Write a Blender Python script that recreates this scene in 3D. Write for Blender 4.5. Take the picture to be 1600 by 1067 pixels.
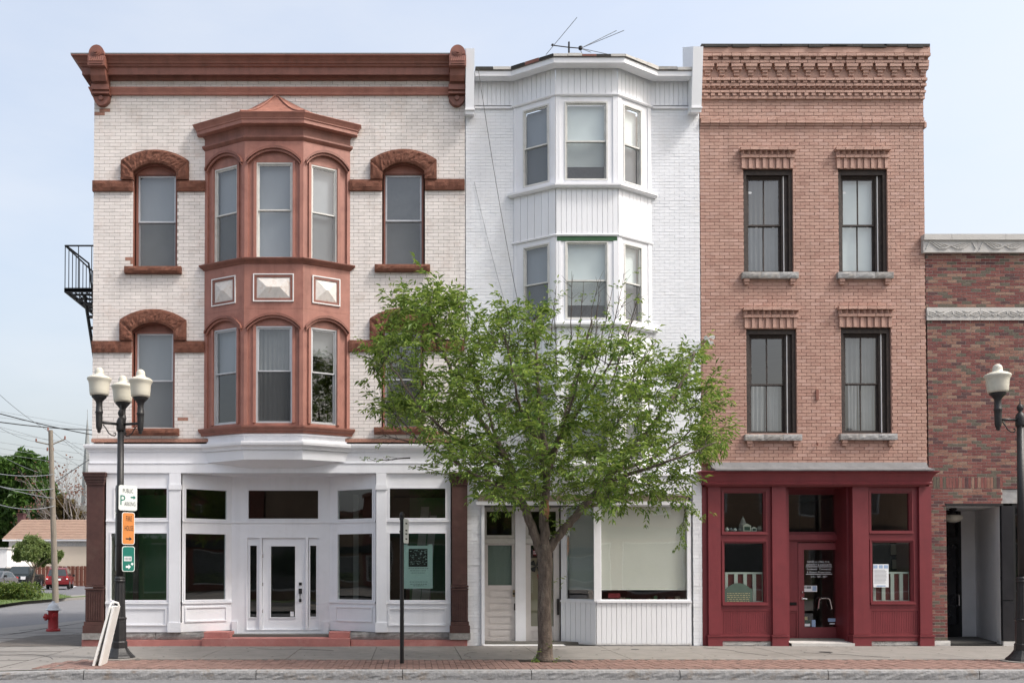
import bpy, math, random
from mathutils import Vector, Matrix
random.seed(11)
R = math.radians
for _o in list(bpy.data.objects):
    bpy.data.objects.remove(_o, do_unlink=True)
SC = bpy.context.scene
COL = SC.collection

# ------------------------------------------------------------------ camera
FPX, CX, HOR, PITCH = 1440.0, 640.0, 890.0, R(1.1)
CAMY, CAMZ = -20.0, 1.64
PPY = HOR - FPX * math.tan(PITCH)
cam = bpy.data.cameras.new('camera')
cam.sensor_width = 36.0
cam.lens = 36.0 * FPX / 1600.0
cam.shift_x = (800.0 - CX) / 1600.0
cam.shift_y = (PPY - 533.5) / 1600.0
cam.clip_start, cam.clip_end = 0.1, 4000
cam_o = bpy.data.objects.new('camera', cam)
COL.objects.link(cam_o)
cam_o.location = (0, CAMY, CAMZ)
cam_o.rotation_euler = (R(90) + PITCH, 0, 0)
SC.camera = cam_o

# ------------------------------------------------------------------ sky, sun, exposure
SUN_EL, SUN_AZ = R(51), R(68)          # azimuth measured from the facade normal towards the right
W = bpy.data.worlds.new('World')
SC.world = W
W.use_nodes = True
nt = W.node_tree
nt.nodes.clear()
wo = nt.nodes.new('ShaderNodeOutputWorld')
bg = nt.nodes.new('ShaderNodeBackground')
sky = nt.nodes.new('ShaderNodeTexSky')
sky.sky_type = 'NISHITA'
sky.sun_disc = False
sky.sun_elevation = SUN_EL
sky.sun_rotation = R(180) - SUN_AZ
sky.dust_density, sky.air_density, sky.ozone_density = 8.0, 1.3, 1.2
hz = nt.nodes.new('ShaderNodeMix')      # thin high cloud veil over the whole sky
hz.data_type = 'RGBA'
tc = nt.nodes.new('ShaderNodeTexCoord')
mp = nt.nodes.new('ShaderNodeMapping')
mp.inputs['Scale'].default_value = (1.6, 1.6, 5.0)
cn = nt.nodes.new('ShaderNodeTexNoise')
cn.inputs['Scale'].default_value = 2.2
cn.inputs['Detail'].default_value = 6
cn.inputs['Roughness'].default_value = .55
cr = nt.nodes.new('ShaderNodeMapRange')
cr.inputs[1].default_value, cr.inputs[2].default_value = .3, .7
cr.inputs[3].default_value, cr.inputs[4].default_value = .36, .60
nt.links.new(tc.outputs['Generated'], mp.inputs[0])
nt.links.new(mp.outputs[0], cn.inputs['Vector'])
nt.links.new(cn.outputs[0], cr.inputs[0])
nt.links.new(cr.outputs[0], hz.inputs[0])
nt.links.new(sky.outputs[0], hz.inputs[6])
hz.inputs[7].default_value = (2.92, 2.99, 3.14, 1)
nt.links.new(hz.outputs[2], bg.inputs[0])
bg.inputs[1].default_value = 0.15
nt.links.new(bg.outputs[0], wo.inputs[0])

sl = bpy.data.lights.new('sun', 'SUN')
sl.energy = 1.5
sl.angle = R(10)
sl.color = (1.0, .98, .955)
sun = bpy.data.objects.new('sun', sl)
COL.objects.link(sun)
sd = Vector((math.sin(SUN_AZ) * math.cos(SUN_EL), -math.cos(SUN_AZ) * math.cos(SUN_EL), math.sin(SUN_EL)))
sun.rotation_euler = sd.to_track_quat('Z', 'Y').to_euler()
sun.location = (30, -40, 60)

vs = SC.view_settings
vs.view_transform, vs.look, vs.gamma, vs.use_curve_mapping = 'Standard', 'None', 1.0, False
vs.exposure = 1.08
SC.cycles.max_bounces = 8
SC.cycles.transparent_max_bounces = 16
SC.cycles.sample_clamp_indirect = 6

# ------------------------------------------------------------------ pixel -> place on a plane of known depth
def P(px, py, Y=0.0):
    u, v = (px - CX) / FPX, (PPY - py) / FPX
    dy = math.cos(PITCH) - v * math.sin(PITCH)
    dz = math.sin(PITCH) + v * math.cos(PITCH)
    t = (Y - CAMY) / dy
    return u * t, CAMZ + dz * t

def xf(px, py=600, Y=0.0): return P(px, py, Y)[0]
def zf(py, Y=0.0): return P(CX, py, Y)[1]
def gnd(px, py, z=0.0):
    u, v = (px - CX) / FPX, (PPY - py) / FPX
    dy = math.cos(PITCH) - v * math.sin(PITCH)
    dz = math.sin(PITCH) + v * math.cos(PITCH)
    t = (z - CAMZ) / dz
    return u * t, CAMY + dy * t

# ------------------------------------------------------------------ materials
MATS = {}
def mat(name, col, rough=.6, var=.10, scale=2.5, bump=0.0, bscale=40.0, metal=0.0, spec=.4,
        col2=None, c2amt=.5, c2scale=1.2, stretch=(1, 1, 1), island=0.0, streak=0.0):
    m = bpy.data.materials.new(name)
    m.use_nodes = True
    n, l = m.node_tree.nodes, m.node_tree.links
    b = n['Principled BSDF']
    b.inputs['Roughness'].default_value = rough
    b.inputs['Metallic'].default_value = metal
    b.inputs['Specular IOR Level'].default_value = spec
    tc = n.new('ShaderNodeTexCoord')
    mp = n.new('ShaderNodeMapping')
    mp.inputs['Scale'].default_value = stretch
    l.new(tc.outputs['Object'], mp.inputs[0])
    no = n.new('ShaderNodeTexNoise')
    no.inputs['Scale'].default_value = scale
    no.inputs['Detail'].default_value = 7
    no.inputs['Roughness'].default_value = .62
    l.new(mp.outputs[0], no.inputs['Vector'])
    mr = n.new('ShaderNodeMapRange')
    mr.inputs[1].default_value, mr.inputs[2].default_value = .28, .72
    l.new(no.outputs[0], mr.inputs[0])
    mx = n.new('ShaderNodeMix')
    mx.data_type = 'RGBA'
    l.new(mr.outputs[0], mx.inputs[0])
    mx.inputs[6].default_value = [c * (1 - var) for c in col] + [1]
    mx.inputs[7].default_value = [min(1, c * (1 + var)) for c in col] + [1]
    out = mx.outputs[2]
    if col2:
        n2 = n.new('ShaderNodeTexNoise')
        n2.inputs['Scale'].default_value = c2scale
        n2.inputs['Detail'].default_value = 9
        n2.inputs['Roughness'].default_value = .68
        l.new(mp.outputs[0], n2.inputs['Vector'])
        r2 = n.new('ShaderNodeMapRange')
        r2.inputs[1].default_value, r2.inputs[2].default_value = .52, .70
        r2.inputs[3].default_value, r2.inputs[4].default_value = 0, c2amt
        l.new(n2.outputs[0], r2.inputs[0])
        m2 = n.new('ShaderNodeMix')
        m2.data_type = 'RGBA'
        l.new(r2.outputs[0], m2.inputs[0])
        l.new(out, m2.inputs[6])
        m2.inputs[7].default_value = list(col2) + [1]
        out = m2.outputs[2]
    if streak:                                   # rain-washed dirt: long vertical runs
        m3 = n.new('ShaderNodeMapping')
        m3.inputs['Scale'].default_value = (5.5, 5.5, .42)
        l.new(tc.outputs['Object'], m3.inputs[0])
        n3 = n.new('ShaderNodeTexNoise')
        n3.inputs['Scale'].default_value = 1.0
        n3.inputs['Detail'].default_value = 8
        n3.inputs['Roughness'].default_value = .6
        l.new(m3.outputs[0], n3.inputs['Vector'])
        r4 = n.new('ShaderNodeMapRange')
        r4.inputs[1].default_value, r4.inputs[2].default_value = .50, .74
        r4.inputs[3].default_value, r4.inputs[4].default_value = 1.0, 1.0 - streak
        l.new(n3.outputs[0], r4.inputs[0])
        h3 = n.new('ShaderNodeHueSaturation')
        l.new(r4.outputs[0], h3.inputs['Value'])
        l.new(out, h3.inputs['Color'])
        out = h3.outputs[0]
    if island:
        g = n.new('ShaderNodeNewGeometry')
        hv = n.new('ShaderNodeHueSaturation')
        r3 = n.new('ShaderNodeMapRange')
        r3.inputs[3].default_value, r3.inputs[4].default_value = 1 - island, 1 + island
        l.new(g.outputs['Random Per Island'], r3.inputs[0])
        l.new(r3.outputs[0], hv.inputs['Value'])
        l.new(out, hv.inputs['Color'])
        out = hv.outputs[0]
    l.new(out, b.inputs['Base Color'])
    if bump:
        nb = n.new('ShaderNodeTexNoise')
        nb.inputs['Scale'].default_value = bscale
        nb.inputs['Detail'].default_value = 4
        l.new(tc.outputs['Object'], nb.inputs['Vector'])
        bp = n.new('ShaderNodeBump')
        bp.inputs['Strength'].default_value = bump
        bp.inputs['Distance'].default_value = .02
        l.new(nb.outputs[0], bp.inputs['Height'])
        l.new(bp.outputs[0], b.inputs['Normal'])
    MATS[name] = m
    return m

def glass_mat(name, tint=(.86, .9, .9), ior=1.6, base=.03):
    m = bpy.data.materials.new(name)
    m.use_nodes = True
    n, l = m.node_tree.nodes, m.node_tree.links
    n.clear()
    o = n.new('ShaderNodeOutputMaterial')
    t = n.new('ShaderNodeBsdfTransparent')
    t.inputs[0].default_value = list(tint) + [1]
    g = n.new('ShaderNodeBsdfGlossy')
    g.inputs['Roughness'].default_value = .015
    g.inputs[0].default_value = (1, 1, 1, 1)
    # panes are never quite flat: a slow ripple in the reflection
    tc = n.new('ShaderNodeTexCoord')
    nz = n.new('ShaderNodeTexNoise')
    nz.inputs['Scale'].default_value = 1.3
    nz.inputs['Detail'].default_value = 1
    bp = n.new('ShaderNodeBump')
    bp.inputs['Strength'].default_value = .035
    bp.inputs['Distance'].default_value = .05
    l.new(tc.outputs['Object'], nz.inputs['Vector'])
    l.new(nz.outputs[0], bp.inputs['Height'])
    l.new(bp.outputs[0], g.inputs['Normal'])
    f = n.new('ShaderNodeLayerWeight')      # Schlick, the same from both sides of the sheet
    f.inputs['Blend'].default_value = .5
    pw = n.new('ShaderNodeMath')
    pw.operation = 'POWER'
    pw.inputs[1].default_value = 5
    l.new(f.outputs['Facing'], pw.inputs[0])
    r0 = 1.7 * ((ior - 1) / (ior + 1)) ** 2 + base
    a = n.new('ShaderNodeMath')
    a.operation = 'MULTIPLY_ADD'
    a.inputs[1].default_value, a.inputs[2].default_value = 1 - r0, r0
    a.use_clamp = True
    l.new(pw.outputs[0], a.inputs[0])
    x = n.new('ShaderNodeMixShader')
    l.new(a.outputs[0], x.inputs[0])
    l.new(t.outputs[0], x.inputs[1])
    l.new(g.outputs[0], x.inputs[2])
    l.new(x.outputs[0], o.inputs[0])
    MATS[name] = m
    return m

def mesh_screen_mat(name, col, cover):
    m = bpy.data.materials.new(name)
    m.use_nodes = True
    n, l = m.node_tree.nodes, m.node_tree.links
    n.clear()
    o = n.new('ShaderNodeOutputMaterial')
    t = n.new('ShaderNodeBsdfTransparent')
    d = n.new('ShaderNodeBsdfDiffuse')
    d.inputs[0].default_value = list(col) + [1]
    x = n.new('ShaderNodeMixShader')
    x.inputs[0].default_value = cover
    l.new(t.outputs[0], x.inputs[1])
    l.new(d.outputs[0], x.inputs[2])
    l.new(x.outputs[0], o.inputs[0])
    MATS[name] = m
    return m

def leaf_mat(name, c1, c2, trans=.35):
    m = bpy.data.materials.new(name)
    m.use_nodes = True
    n, l = m.node_tree.nodes, m.node_tree.links
    n.clear()
    o = n.new('ShaderNodeOutputMaterial')
    g = n.new('ShaderNodeNewGeometry')
    mx = n.new('ShaderNodeMix')
    mx.data_type = 'RGBA'
    mx.inputs[6].default_value = list(c1) + [1]
    mx.inputs[7].default_value = list(c2) + [1]
    l.new(g.outputs['Random Per Island'], mx.inputs[0])
    d = n.new('ShaderNodeBsdfPrincipled')
    d.inputs['Roughness'].default_value = .45
    d.inputs['Specular IOR Level'].default_value = .28
    l.new(mx.outputs[2], d.inputs['Base Color'])
    t = n.new('ShaderNodeBsdfTranslucent')
    hs = n.new('ShaderNodeHueSaturation')
    hs.inputs['Hue'].default_value = .485
    hs.inputs['Value'].default_value = 1.5
    l.new(mx.outputs[2], hs.inputs['Color'])
    l.new(hs.outputs[0], t.inputs[0])
    x = n.new('ShaderNodeMixShader')
    x.inputs[0].default_value = trans
    l.new(d.outputs[0], x.inputs[1])
    l.new(t.outputs[0], x.inputs[2])
    l.new(x.outputs[0], o.inputs[0])
    MATS[name] = m
    return m

M = MATS
mat('cream_paint', (.75, .705, .675), .55, .07, 1.6, .25, 120, col2=(.57, .46, .40), c2amt=.6, c2scale=1.9, streak=.14)
mat('cream_paint_b', (.70, .66, .63), .6, .09, 1.6, .25, 120, col2=(.52, .43, .38), c2amt=.6, c2scale=1.9, streak=.14)
mat('cream_joint', (.40, .365, .34), .9, .15, 6)
mat('bare_brick', (.36, .19, .14), .85, .3, 30, .4, 150)
mat('white_paint_brick', (.77, .79, .825), .55, .05, 1.5, .3, 90, col2=(.70, .69, .69), c2amt=.5, c2scale=1.3, streak=.07)
mat('white_joint', (.67, .685, .72), .9, .12, 6)
mat('white_paint', (.78, .795, .83), .45, .03, 2.0, .05, 60, col2=(.70, .70, .70), c2amt=.35, c2scale=.9, stretch=(1, 1, .35))
mat('peeling', (.66, .63, .60), .7, .18, 7, .3, 60, col2=(.36, .24, .17), c2amt=.7, c2scale=7)
mat('peeling_stone', (.60, .59, .56), .85, .15, 9, .4, 50, col2=(.08, .075, .07), c2amt=1.0, c2scale=6)
mat('white_trim', (.79, .80, .835), .42, .03, 2.0, .05, 50, col2=(.70, .70, .71), c2amt=.4, c2scale=1.6, streak=.06)
mat('aged_white', (.74, .74, .74), .5, .06, 3.0, .1, 80, col2=(.52, .50, .47), c2amt=.5, c2scale=2.2, stretch=(1, 1, .3))
mat('salmon_paint', (.425, .258, .205), .6, .09, 1.8, .3, 110, col2=(.36, .20, .155), c2amt=.6, c2scale=2.4, streak=.14)
mat('salmon_b', (.385, .222, .175), .6, .1, 1.8, .3, 110, col2=(.32, .175, .135), c2amt=.6, c2scale=2.4, streak=.14)
mat('salmon_c', (.455, .285, .235), .6, .1, 1.8, .3, 110, col2=(.40, .24, .19), c2amt=.5, c2scale=2.4, streak=.14)
mat('salmon_joint', (.285, .168, .136), .9, .15, 5)
mat('trim_brown', (.34, .152, .117), .5, .12, 3.5, .12, 70, col2=(.235, .095, .07), c2amt=.75, c2scale=3.0, streak=.22)
mat('trim_dark', (.225, .092, .068), .5, .14, 3.5, .12, 70, col2=(.15, .063, .046), c2amt=.7, c2scale=3.0, streak=.25)
mat('brownstone', (.155, .062, .04), .9, .30, 9, .8, 60, col2=(.24, .115, .08), c2amt=.6, c2scale=5)
mat('copper', (.30, .135, .10), .6, .3, 7, .2, 30, col2=(.20, .08, .055), c2amt=.85, c2scale=5)
mat('iron_brown', (.075, .035, .03), .5, .2, 5, .2, 60, col2=(.12, .075, .06), c2amt=.4, c2scale=4)
mat('maroon', (.178, .031, .038), .45, .10, 2.5, .06, 60, col2=(.14, .027, .033), c2amt=.6, c2scale=2.6, streak=.16)
mat('maroon_light', (.205, .045, .052), .45, .10, 2.5)
mat('dark_frame', (.035, .026, .023), .6, .4, 18, .4, 60, col2=(.11, .08, .06), c2amt=.5, c2scale=14)
mat('black_paint', (.012, .012, .013), .38, .2, 5, .1, 60)
mat('black_iron', (.02, .02, .021), .45, .25, 8, .25, 50)
mat('aluminium', (.50, .51, .53), .4, .08, 6, metal=.35)
mat('grey_sash', (.60, .60, .58), .5, .1, 6, col2=(.42, .40, .36), c2amt=.5, c2scale=5)
mat('red_step', (.43, .175, .155), .75, .14, 3.5, .25, 60, col2=(.54, .29, .26), c2amt=.6, c2scale=3)
mat('grey_stone', (.27, .26, .25), .85, .3, 9, .5, 40, col2=(.13, .12, .11), c2amt=.6, c2scale=5)
mat('sill_stone', (.31, .31, .31), .85, .25, 9, .4, 40, col2=(.46, .41, .34), c2amt=.6, c2scale=4)
mat('limestone', (.50, .49, .47), .85, .08, 5, .3, 40, col2=(.40, .38, .36), c2amt=.5, c2scale=2)
mat('roof_metal', (.15, .15, .155), .7, .2, 4, .1, 30, col2=(.10, .09, .09), c2amt=.5, c2scale=3)
mat('roof_dark', (.04, .038, .036), .85, .3, 8, .3, 40)
mat('roof_patchy', (.17, .16, .155), .85, .5, 6, .3, 40, col2=(.30, .17, .12), c2amt=.8, c2scale=5)
mat('granite', (.25, .25, .25), .85, .30, 22, .5, 30, col2=(.19, .14, .095), c2amt=.75, c2scale=4)
mat('concrete', (.215, .203, .188), .9, .14, 3.5, .15, 120, col2=(.15, .14, .13), c2amt=.65, c2scale=1.1)
mat('concrete_dark', (.075, .07, .065), .95, .2, 4)
mat('asphalt', (.155, .155, .162), .92, .12, 12, .3, 220, col2=(.12, .12, .125), c2amt=.5, c2scale=.7)
mat('patch_brown', (.105, .092, .08), .9, .2, 3, .3, 120, col2=(.15, .13, .115), c2amt=.7, c2scale=1.5)
mat('asphalt_lot', (.125, .125, .135), .92, .12, 6, .2, 120)
mat('paver_red', (.205, .128, .108), .85, .16, 7, .3, 120, island=.16, col2=(.145, .085, .072), c2amt=.5, c2scale=1.5)
mat('soil', (.06, .045, .033), 1, .4, 30, .9, 60)
mat('bark', (.115, .092, .075), .95, .55, 16, 1.0, 34, col2=(.23, .195, .16), c2amt=.8, c2scale=13, stretch=(1, 1, .3))
mat('bark_scar', (.32, .16, .09), .9, .3, 14, .4, 40)
mat('twig', (.06, .047, .04), .9, .3, 10)
mat('grass', (.085, .13, .035), .95, .35, 9, .8, 60, col2=(.20, .19, .07), c2amt=.5, c2scale=3)
mat('interior_dark', (.055, .058, .055), .9, .2, 1.2)
mat('interior_wall', (.12, .115, .105), .9, .15, 1.2)
mat('interior_green', (.10, .25, .13), .8, .1, 1.5)
mat('blind_dark', (.06, .063, .066), .85, .4, 3.0)
mat('blind_grey', (.225, .24, .265), .8, .08, 2.0, stretch=(1, 1, .3))
mat('blind_mid', (.155, .16, .165), .85, .15, 2.0)
mat('blind_white', (.58, .63, .63), .8, .06, 1.5)
mat('blind_beige', (.62, .62, .56), .8, .04, 6, stretch=(1, 1, 40), bump=.25, bscale=3)
mat('blind_sage', (.30, .34, .33), .8, .06, 6, stretch=(1, 1, 30))
mat('curtain', (.27, .275, .28), .9, .08, 3)
mat('door_pinkwhite', (.56, .53, .52), .5, .05, 3, col2=(.46, .43, .41), c2amt=.5, c2scale=2)
mat('grey_wood', (.50, .49, .46), .6, .1, 5, col2=(.36, .34, .31), c2amt=.5, c2scale=4)
mat('door_shade_cloth', (.45, .37, .28), .8, .06, 3)
mat('green_trim', (.02, .085, .03), .5, .2, 6)
mat('globe', (.55, .53, .45), .35, .03, 4)
mat('paper', (.74, .76, .78), .7, .03, 4)
mat('poster_teal', (.52, .68, .68), .6, .04, 4)
mat('ink', (.02, .022, .022), .7, .1, 20)
mat('ink_grey', (.16, .18, .18), .7, .1, 20)
mat('sign_white', (.66, .70, .68), .45, .04, 6)
mat('sign_green', (.008, .15, .115), .45, .06, 6)
mat('sign_orange', (.60, .22, .055), .5, .06, 6)
mat('sign_back', (.16, .165, .17), .5, .2, 6, metal=.4)
mat('hydrant_red', (.30, .018, .020), .45, .15, 6, .15, 40)
mat('hydrant_white', (.62, .64, .66), .5, .08, 8)
mat('white_plastic', (.74, .74, .72), .4, .04, 5)
mat('brass', (.30, .24, .16), .4, .1, 8, metal=.6)
mat('steel', (.62, .62, .62), .25, .05, 8, metal=.9)
mat('sticker_blue', (.30, .42, .60), .5, .1, 30)
mat('plaque_green', (.06, .095, .075), .5, .1, 8)
mat('plaque_gold', (.33, .30, .17), .5, .1, 8)
mat('flag_red', (.35, .04, .05), .6, .1, 8)
mat('brick_red', (.150, .048, .044), .85, .22, 14, .4, 120)
mat('brick_red2', (.19, .070, .060), .85, .22, 14, .4, 120)
mat('brick_rust', (.225, .115, .085), .85, .22, 14, .4, 120)
mat('brick_tan', (.25, .155, .115), .85, .22, 14, .4, 120)
mat('brick_olive', (.105, .090, .068), .85, .25, 14, .4, 120)
mat('brick_plum', (.085, .038, .040), .85, .25, 14, .4, 120)
mat('mortar_light', (.40, .345, .305), .95, .12, 10)
mat('black_stone', (.020, .020, .023), .25, .2, 3)
mat('plaster_white', (.80, .80, .81), .8, .05, 2)
mat('mat_black', (.012, .012, .012), .95, .2, 30)
mat('roof_shingle', (.25, .17, .13), .9, .22, 3, .4, 12, col2=(.20, .12, .09), c2amt=.7, c2scale=.9, stretch=(.5, 1, 3))
mat('beige_wall', (.50, .44, .37), .9, .05, .8)
mat('twig_grey', (.22, .20, .19), .9, .2, 6)
mat('fence_brown', (.145, .055, .038), .85, .25, 2, stretch=(3, 3, .4))
mat('pole_wood', (.20, .175, .145), .95, .25, 5, stretch=(4, 4, .4))
mat('spire_grey', (.25, .26, .27), .8, .2, 1)
mat('car_red', (.15, .012, .016), .25, .05, 2, spec=.6)
mat('car_black', (.012, .018, .018), .22, .1, 2, spec=.6)
mat('car_grey', (.11, .115, .125), .25, .1, 2, spec=.6)
mat('car_glass', (.02, .028, .030), .08, .1, 2, spec=.8)
mat('tyre', (.015, .015, .015), .9, .2, 9)
mat('chrome', (.6, .6, .62), .2, .05, 9, metal=.9)
mat('lamp_red', (.42, .03, .03), .3, .1, 9)
mat('lamp_clear', (.75, .76, .78), .2, .05, 9)
mat('far_brick', (.20, .075, .055), .9, .25, 1.2)
mat('far_brick_tan', (.28, .19, .13), .9, .2, 1.2)
mat('wire_black', (.02, .02, .022), .7, .1, 9)
mat('cable_grey', (.10, .10, .105), .7, .1, 9)
mat('wire_grey', (.22, .24, .26), .7, .1, 9)
glass_mat('glass', (.94, .97, .97))
glass_mat('glass_shop', (.66, .73, .70), 1.5, .02)
mesh_screen_mat('screen', (.15, .155, .16), .30)
mesh_screen_mat('screen_dark', (.06, .063, .066), .62)
leaf_mat('leaf_ash', (.058, .128, .022), (.225, .31, .066), .36)
leaf_mat('leaf_maple', (.03, .078, .016), (.08, .15, .03), .28)
leaf_mat('leaf_small', (.105, .16, .05), (.19, .24, .085), .3)
leaf_mat('leaf_olive', (.095, .085, .035), (.15, .11, .045), .25)
leaf_mat('leaf_bud', (.15, .06, .045), (.20, .11, .07), .2)
leaf_mat('leaf_hedge', (.045, .10, .02), (.16, .20, .045), .25)

# ------------------------------------------------------------------ geometry helpers
class Fr:
    """A wall-face frame: u along the face (left to right), d outward, z up."""
    def __init__(s, o=(0, 0), U=(1, 0)):
        L = math.hypot(*U)
        s.o, s.U = o, (U[0] / L, U[1] / L)
        s.N = (s.U[1], -s.U[0])
    def p(s, u, d, z):
        return (s.o[0] + s.U[0] * u + s.N[0] * d, s.o[1] + s.U[1] * u + s.N[1] * d, z)
F0 = Fr()

class MB:
    def __init__(s):
        s.v, s.f, s.m = [], [], []
    def add(s, pts, faces, m=0):
        b = len(s.v)
        s.v += [tuple(p) for p in pts]
        for f in faces:
            s.f.append(tuple(b + i for i in f))
            s.m.append(m)
        return s
    def quad(s, a, b, c, d, m=0):
        return s.add([a, b, c, d], [(0, 1, 2, 3)], m)
    def poly(s, pts, m=0):
        return s.add(pts, [tuple(range(len(pts)))], m)
    def box(s, u0, u1, d0, d1, z0, z1, m=0, fr=F0, back=True, jit=0.0):
        if u1 < u0: u0, u1 = u1, u0
        if d1 < d0: d0, d1 = d1, d0
        if z1 < z0: z0, z1 = z1, z0
        j = (lambda: random.uniform(-jit, jit)) if jit else (lambda: 0)
        pts = [fr.p(u0, d0, z0), fr.p(u1, d0, z0), fr.p(u1, d0, z1), fr.p(u0, d0, z1),
               fr.p(u0 + j(), d1 + j(), z0 + j()), fr.p(u1 + j(), d1 + j(), z0 + j()),
               fr.p(u1 + j(), d1 + j(), z1 + j()), fr.p(u0 + j(), d1 + j(), z1 + j())]
        fs = [(4, 5, 6, 7), (0, 1, 5, 4), (1, 2, 6, 5), (2, 3, 7, 6), (3, 0, 4, 7)]
        if back: fs.append((1, 0, 3, 2))
        return s.add(pts, fs, m)
    def ring(s, u0, u1, d0, d1, z0, z1, w, m=0, fr=F0, wt=None, wb=None):
        wt = w if wt is None else wt
        wb = w if wb is None else wb
        s.box(u0, u0 + w, d0, d1, z0, z1, m, fr)
        s.box(u1 - w, u1, d0, d1, z0, z1, m, fr)
        s.box(u0 + w, u1 - w, d0, d1, z1 - wt, z1, m, fr)
        s.box(u0 + w, u1 - w, d0, d1, z0, z0 + wb, m, fr)
        return s
    def plate(s, u0, u1, z0, z1, holes, d0, d1, m=0, fr=F0):
        us = sorted({u0, u1, *[h[0] for h in holes], *[h[1] for h in holes]})
        zs = sorted({z0, z1, *[h[2] for h in holes], *[h[3] for h in holes]})
        for a, b in zip(us, us[1:]):
            for c, e in zip(zs, zs[1:]):
                um, zm = (a + b) / 2, (c + e) / 2
                if any(h[0] < um < h[1] and h[2] < zm < h[3] for h in holes): continue
                s.quad(fr.p(a, d1, c), fr.p(b, d1, c), fr.p(b, d1, e), fr.p(a, d1, e), m)
                s.quad(fr.p(a, d0, c), fr.p(a, d0, e), fr.p(b, d0, e), fr.p(b, d0, c), m)
        for (a, b, c, e), sg in [((u0, u1, z0, z1), 1)] + [(h, -1) for h in holes]:
            for q in (((a, c), (b, c)), ((b, c), (b, e)), ((b, e), (a, e)), ((a, e), (a, c))):
                (ua, za), (ub, zb) = q
                s.quad(fr.p(ua, d0, za), fr.p(ub, d0, zb), fr.p(ub, d1, zb), fr.p(ua, d1, za), m)
        return s
    def prism(s, pts, d0, d1, m=0, fr=F0):
        """pts: (u,z) outline, counter-clockwise; extruded from d0 (back) to d1 (front)."""
        n = len(pts)
        A = [fr.p(u, d1, z) for u, z in pts] + [fr.p(u, d0, z) for u, z in pts]
        fs = [tuple(range(n)), tuple(range(2 * n - 1, n - 1, -1))]
        fs += [(i, n + i, n + (i + 1) % n, (i + 1) % n) for i in range(n)]
        return s.add(A, fs, m)
    def tube(s, pts, r, seg=6, m=0, caps=True):
        n = len(pts)
        rs = r if isinstance(r, (list, tuple)) else [r] * n
        V = [Vector(p) for p in pts]
        b = len(s.v)
        prev = None
        for i in range(n):
            t = (V[min(i + 1, n - 1)] - V[max(i - 1, 0)])
            if t.length < 1e-9: t = Vector((0, 0, 1))
            t.normalize()
            if prev is None:
                a = Vector((0, 0, 1)) if abs(t.z) < .9 else Vector((1, 0, 0))
                x = t.cross(a).normalized()
            else:
                x = (prev - t * prev.dot(t))
                x = x.normalized() if x.length > 1e-6 else t.cross(Vector((0, 1, 0))).normalized()
            prev = x
            y = t.cross(x)
            for k in range(seg):
                an = 2 * math.pi * k / seg
                s.v.append(tuple(V[i] + (x * math.cos(an) + y * math.sin(an)) * rs[i]))
        for i in range(n - 1):
            for k in range(seg):
                k2 = (k + 1) % seg
                s.f.append((b + i * seg + k, b + i * seg + k2, b + (i + 1) * seg + k2, b + (i + 1) * seg + k))
                s.m.append(m)
        if caps:
            s.f.append(tuple(b + k for k in range(seg - 1, -1, -1))); s.m.append(m)
            s.f.append(tuple(b + (n - 1) * seg + k for k in range(seg))); s.m.append(m)
        return s
    def lathe(s, prof, seg=20, c=(0, 0, 0), m=0, sx=1, flute=0.0):
        b = len(s.v)
        for r, z in prof:
            for k in range(seg):
                a = 2 * math.pi * k / seg
                rr = r * (1 - (flute if k % 2 else 0))
                s.v.append((c[0] + rr * math.cos(a) * sx, c[1] + rr * math.sin(a), c[2] + z))
        for i in range(len(prof) - 1):
            for k in range(seg):
                k2 = (k + 1) % seg
                s.f.append((b + i * seg + k, b + i * seg + k2, b + (i + 1) * seg + k2, b + (i + 1) * seg + k))
                s.m.append(m)
        s.f.append(tuple(b + k for k in range(seg - 1, -1, -1))); s.m.append(m)
        s.f.append(tuple(b + (len(prof) - 1) * seg + k for k in range(seg))); s.m.append(m)
        return s
    def sweep(s, path, prof, m=0, wall=False, caps=True, close=True):
        """Moulding: profile (d outward, z) swept along a plan path (left to right seen from the front), mitred."""
        rows = [offset_path(path, d, wall) for d, z in prof]
        n, k = len(rows[0]), len(prof)
        b = len(s.v)
        for (d, z), row in zip(prof, rows):
            for (x, y) in row: s.v.append((x, y, z))
        rng = range(k) if close else range(k - 1)
        for j in rng:
            j2 = (j + 1) % k
            for i in range(n - 1):
                s.f.append((b + j * n + i, b + j * n + i + 1, b + j2 * n + i + 1, b + j2 * n + i)); s.m.append(m)
        if caps and close:
            s.f.append(tuple(b + j * n for j in range(k))); s.m.append(m)
            s.f.append(tuple(b + j * n + n - 1 for j in range(k - 1, -1, -1))); s.m.append(m)
        return s
    def build(s, name, mats, parent=None, smooth=False, local=False, kind=None, label=None):
        me = bpy.data.meshes.new(name)
        me.from_pydata(s.v, [], s.f)
        if not isinstance(mats, (list, tuple)): mats = [mats]
        for x in mats: me.materials.append(M[x] if isinstance(x, str) else x)
        if len(mats) > 1: me.polygons.foreach_set('material_index', s.m)
        if smooth: me.polygons.foreach_set('use_smooth', [True] * len(s.f))
        me.update()
        return link(name, me, parent, local, kind, label)

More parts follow.
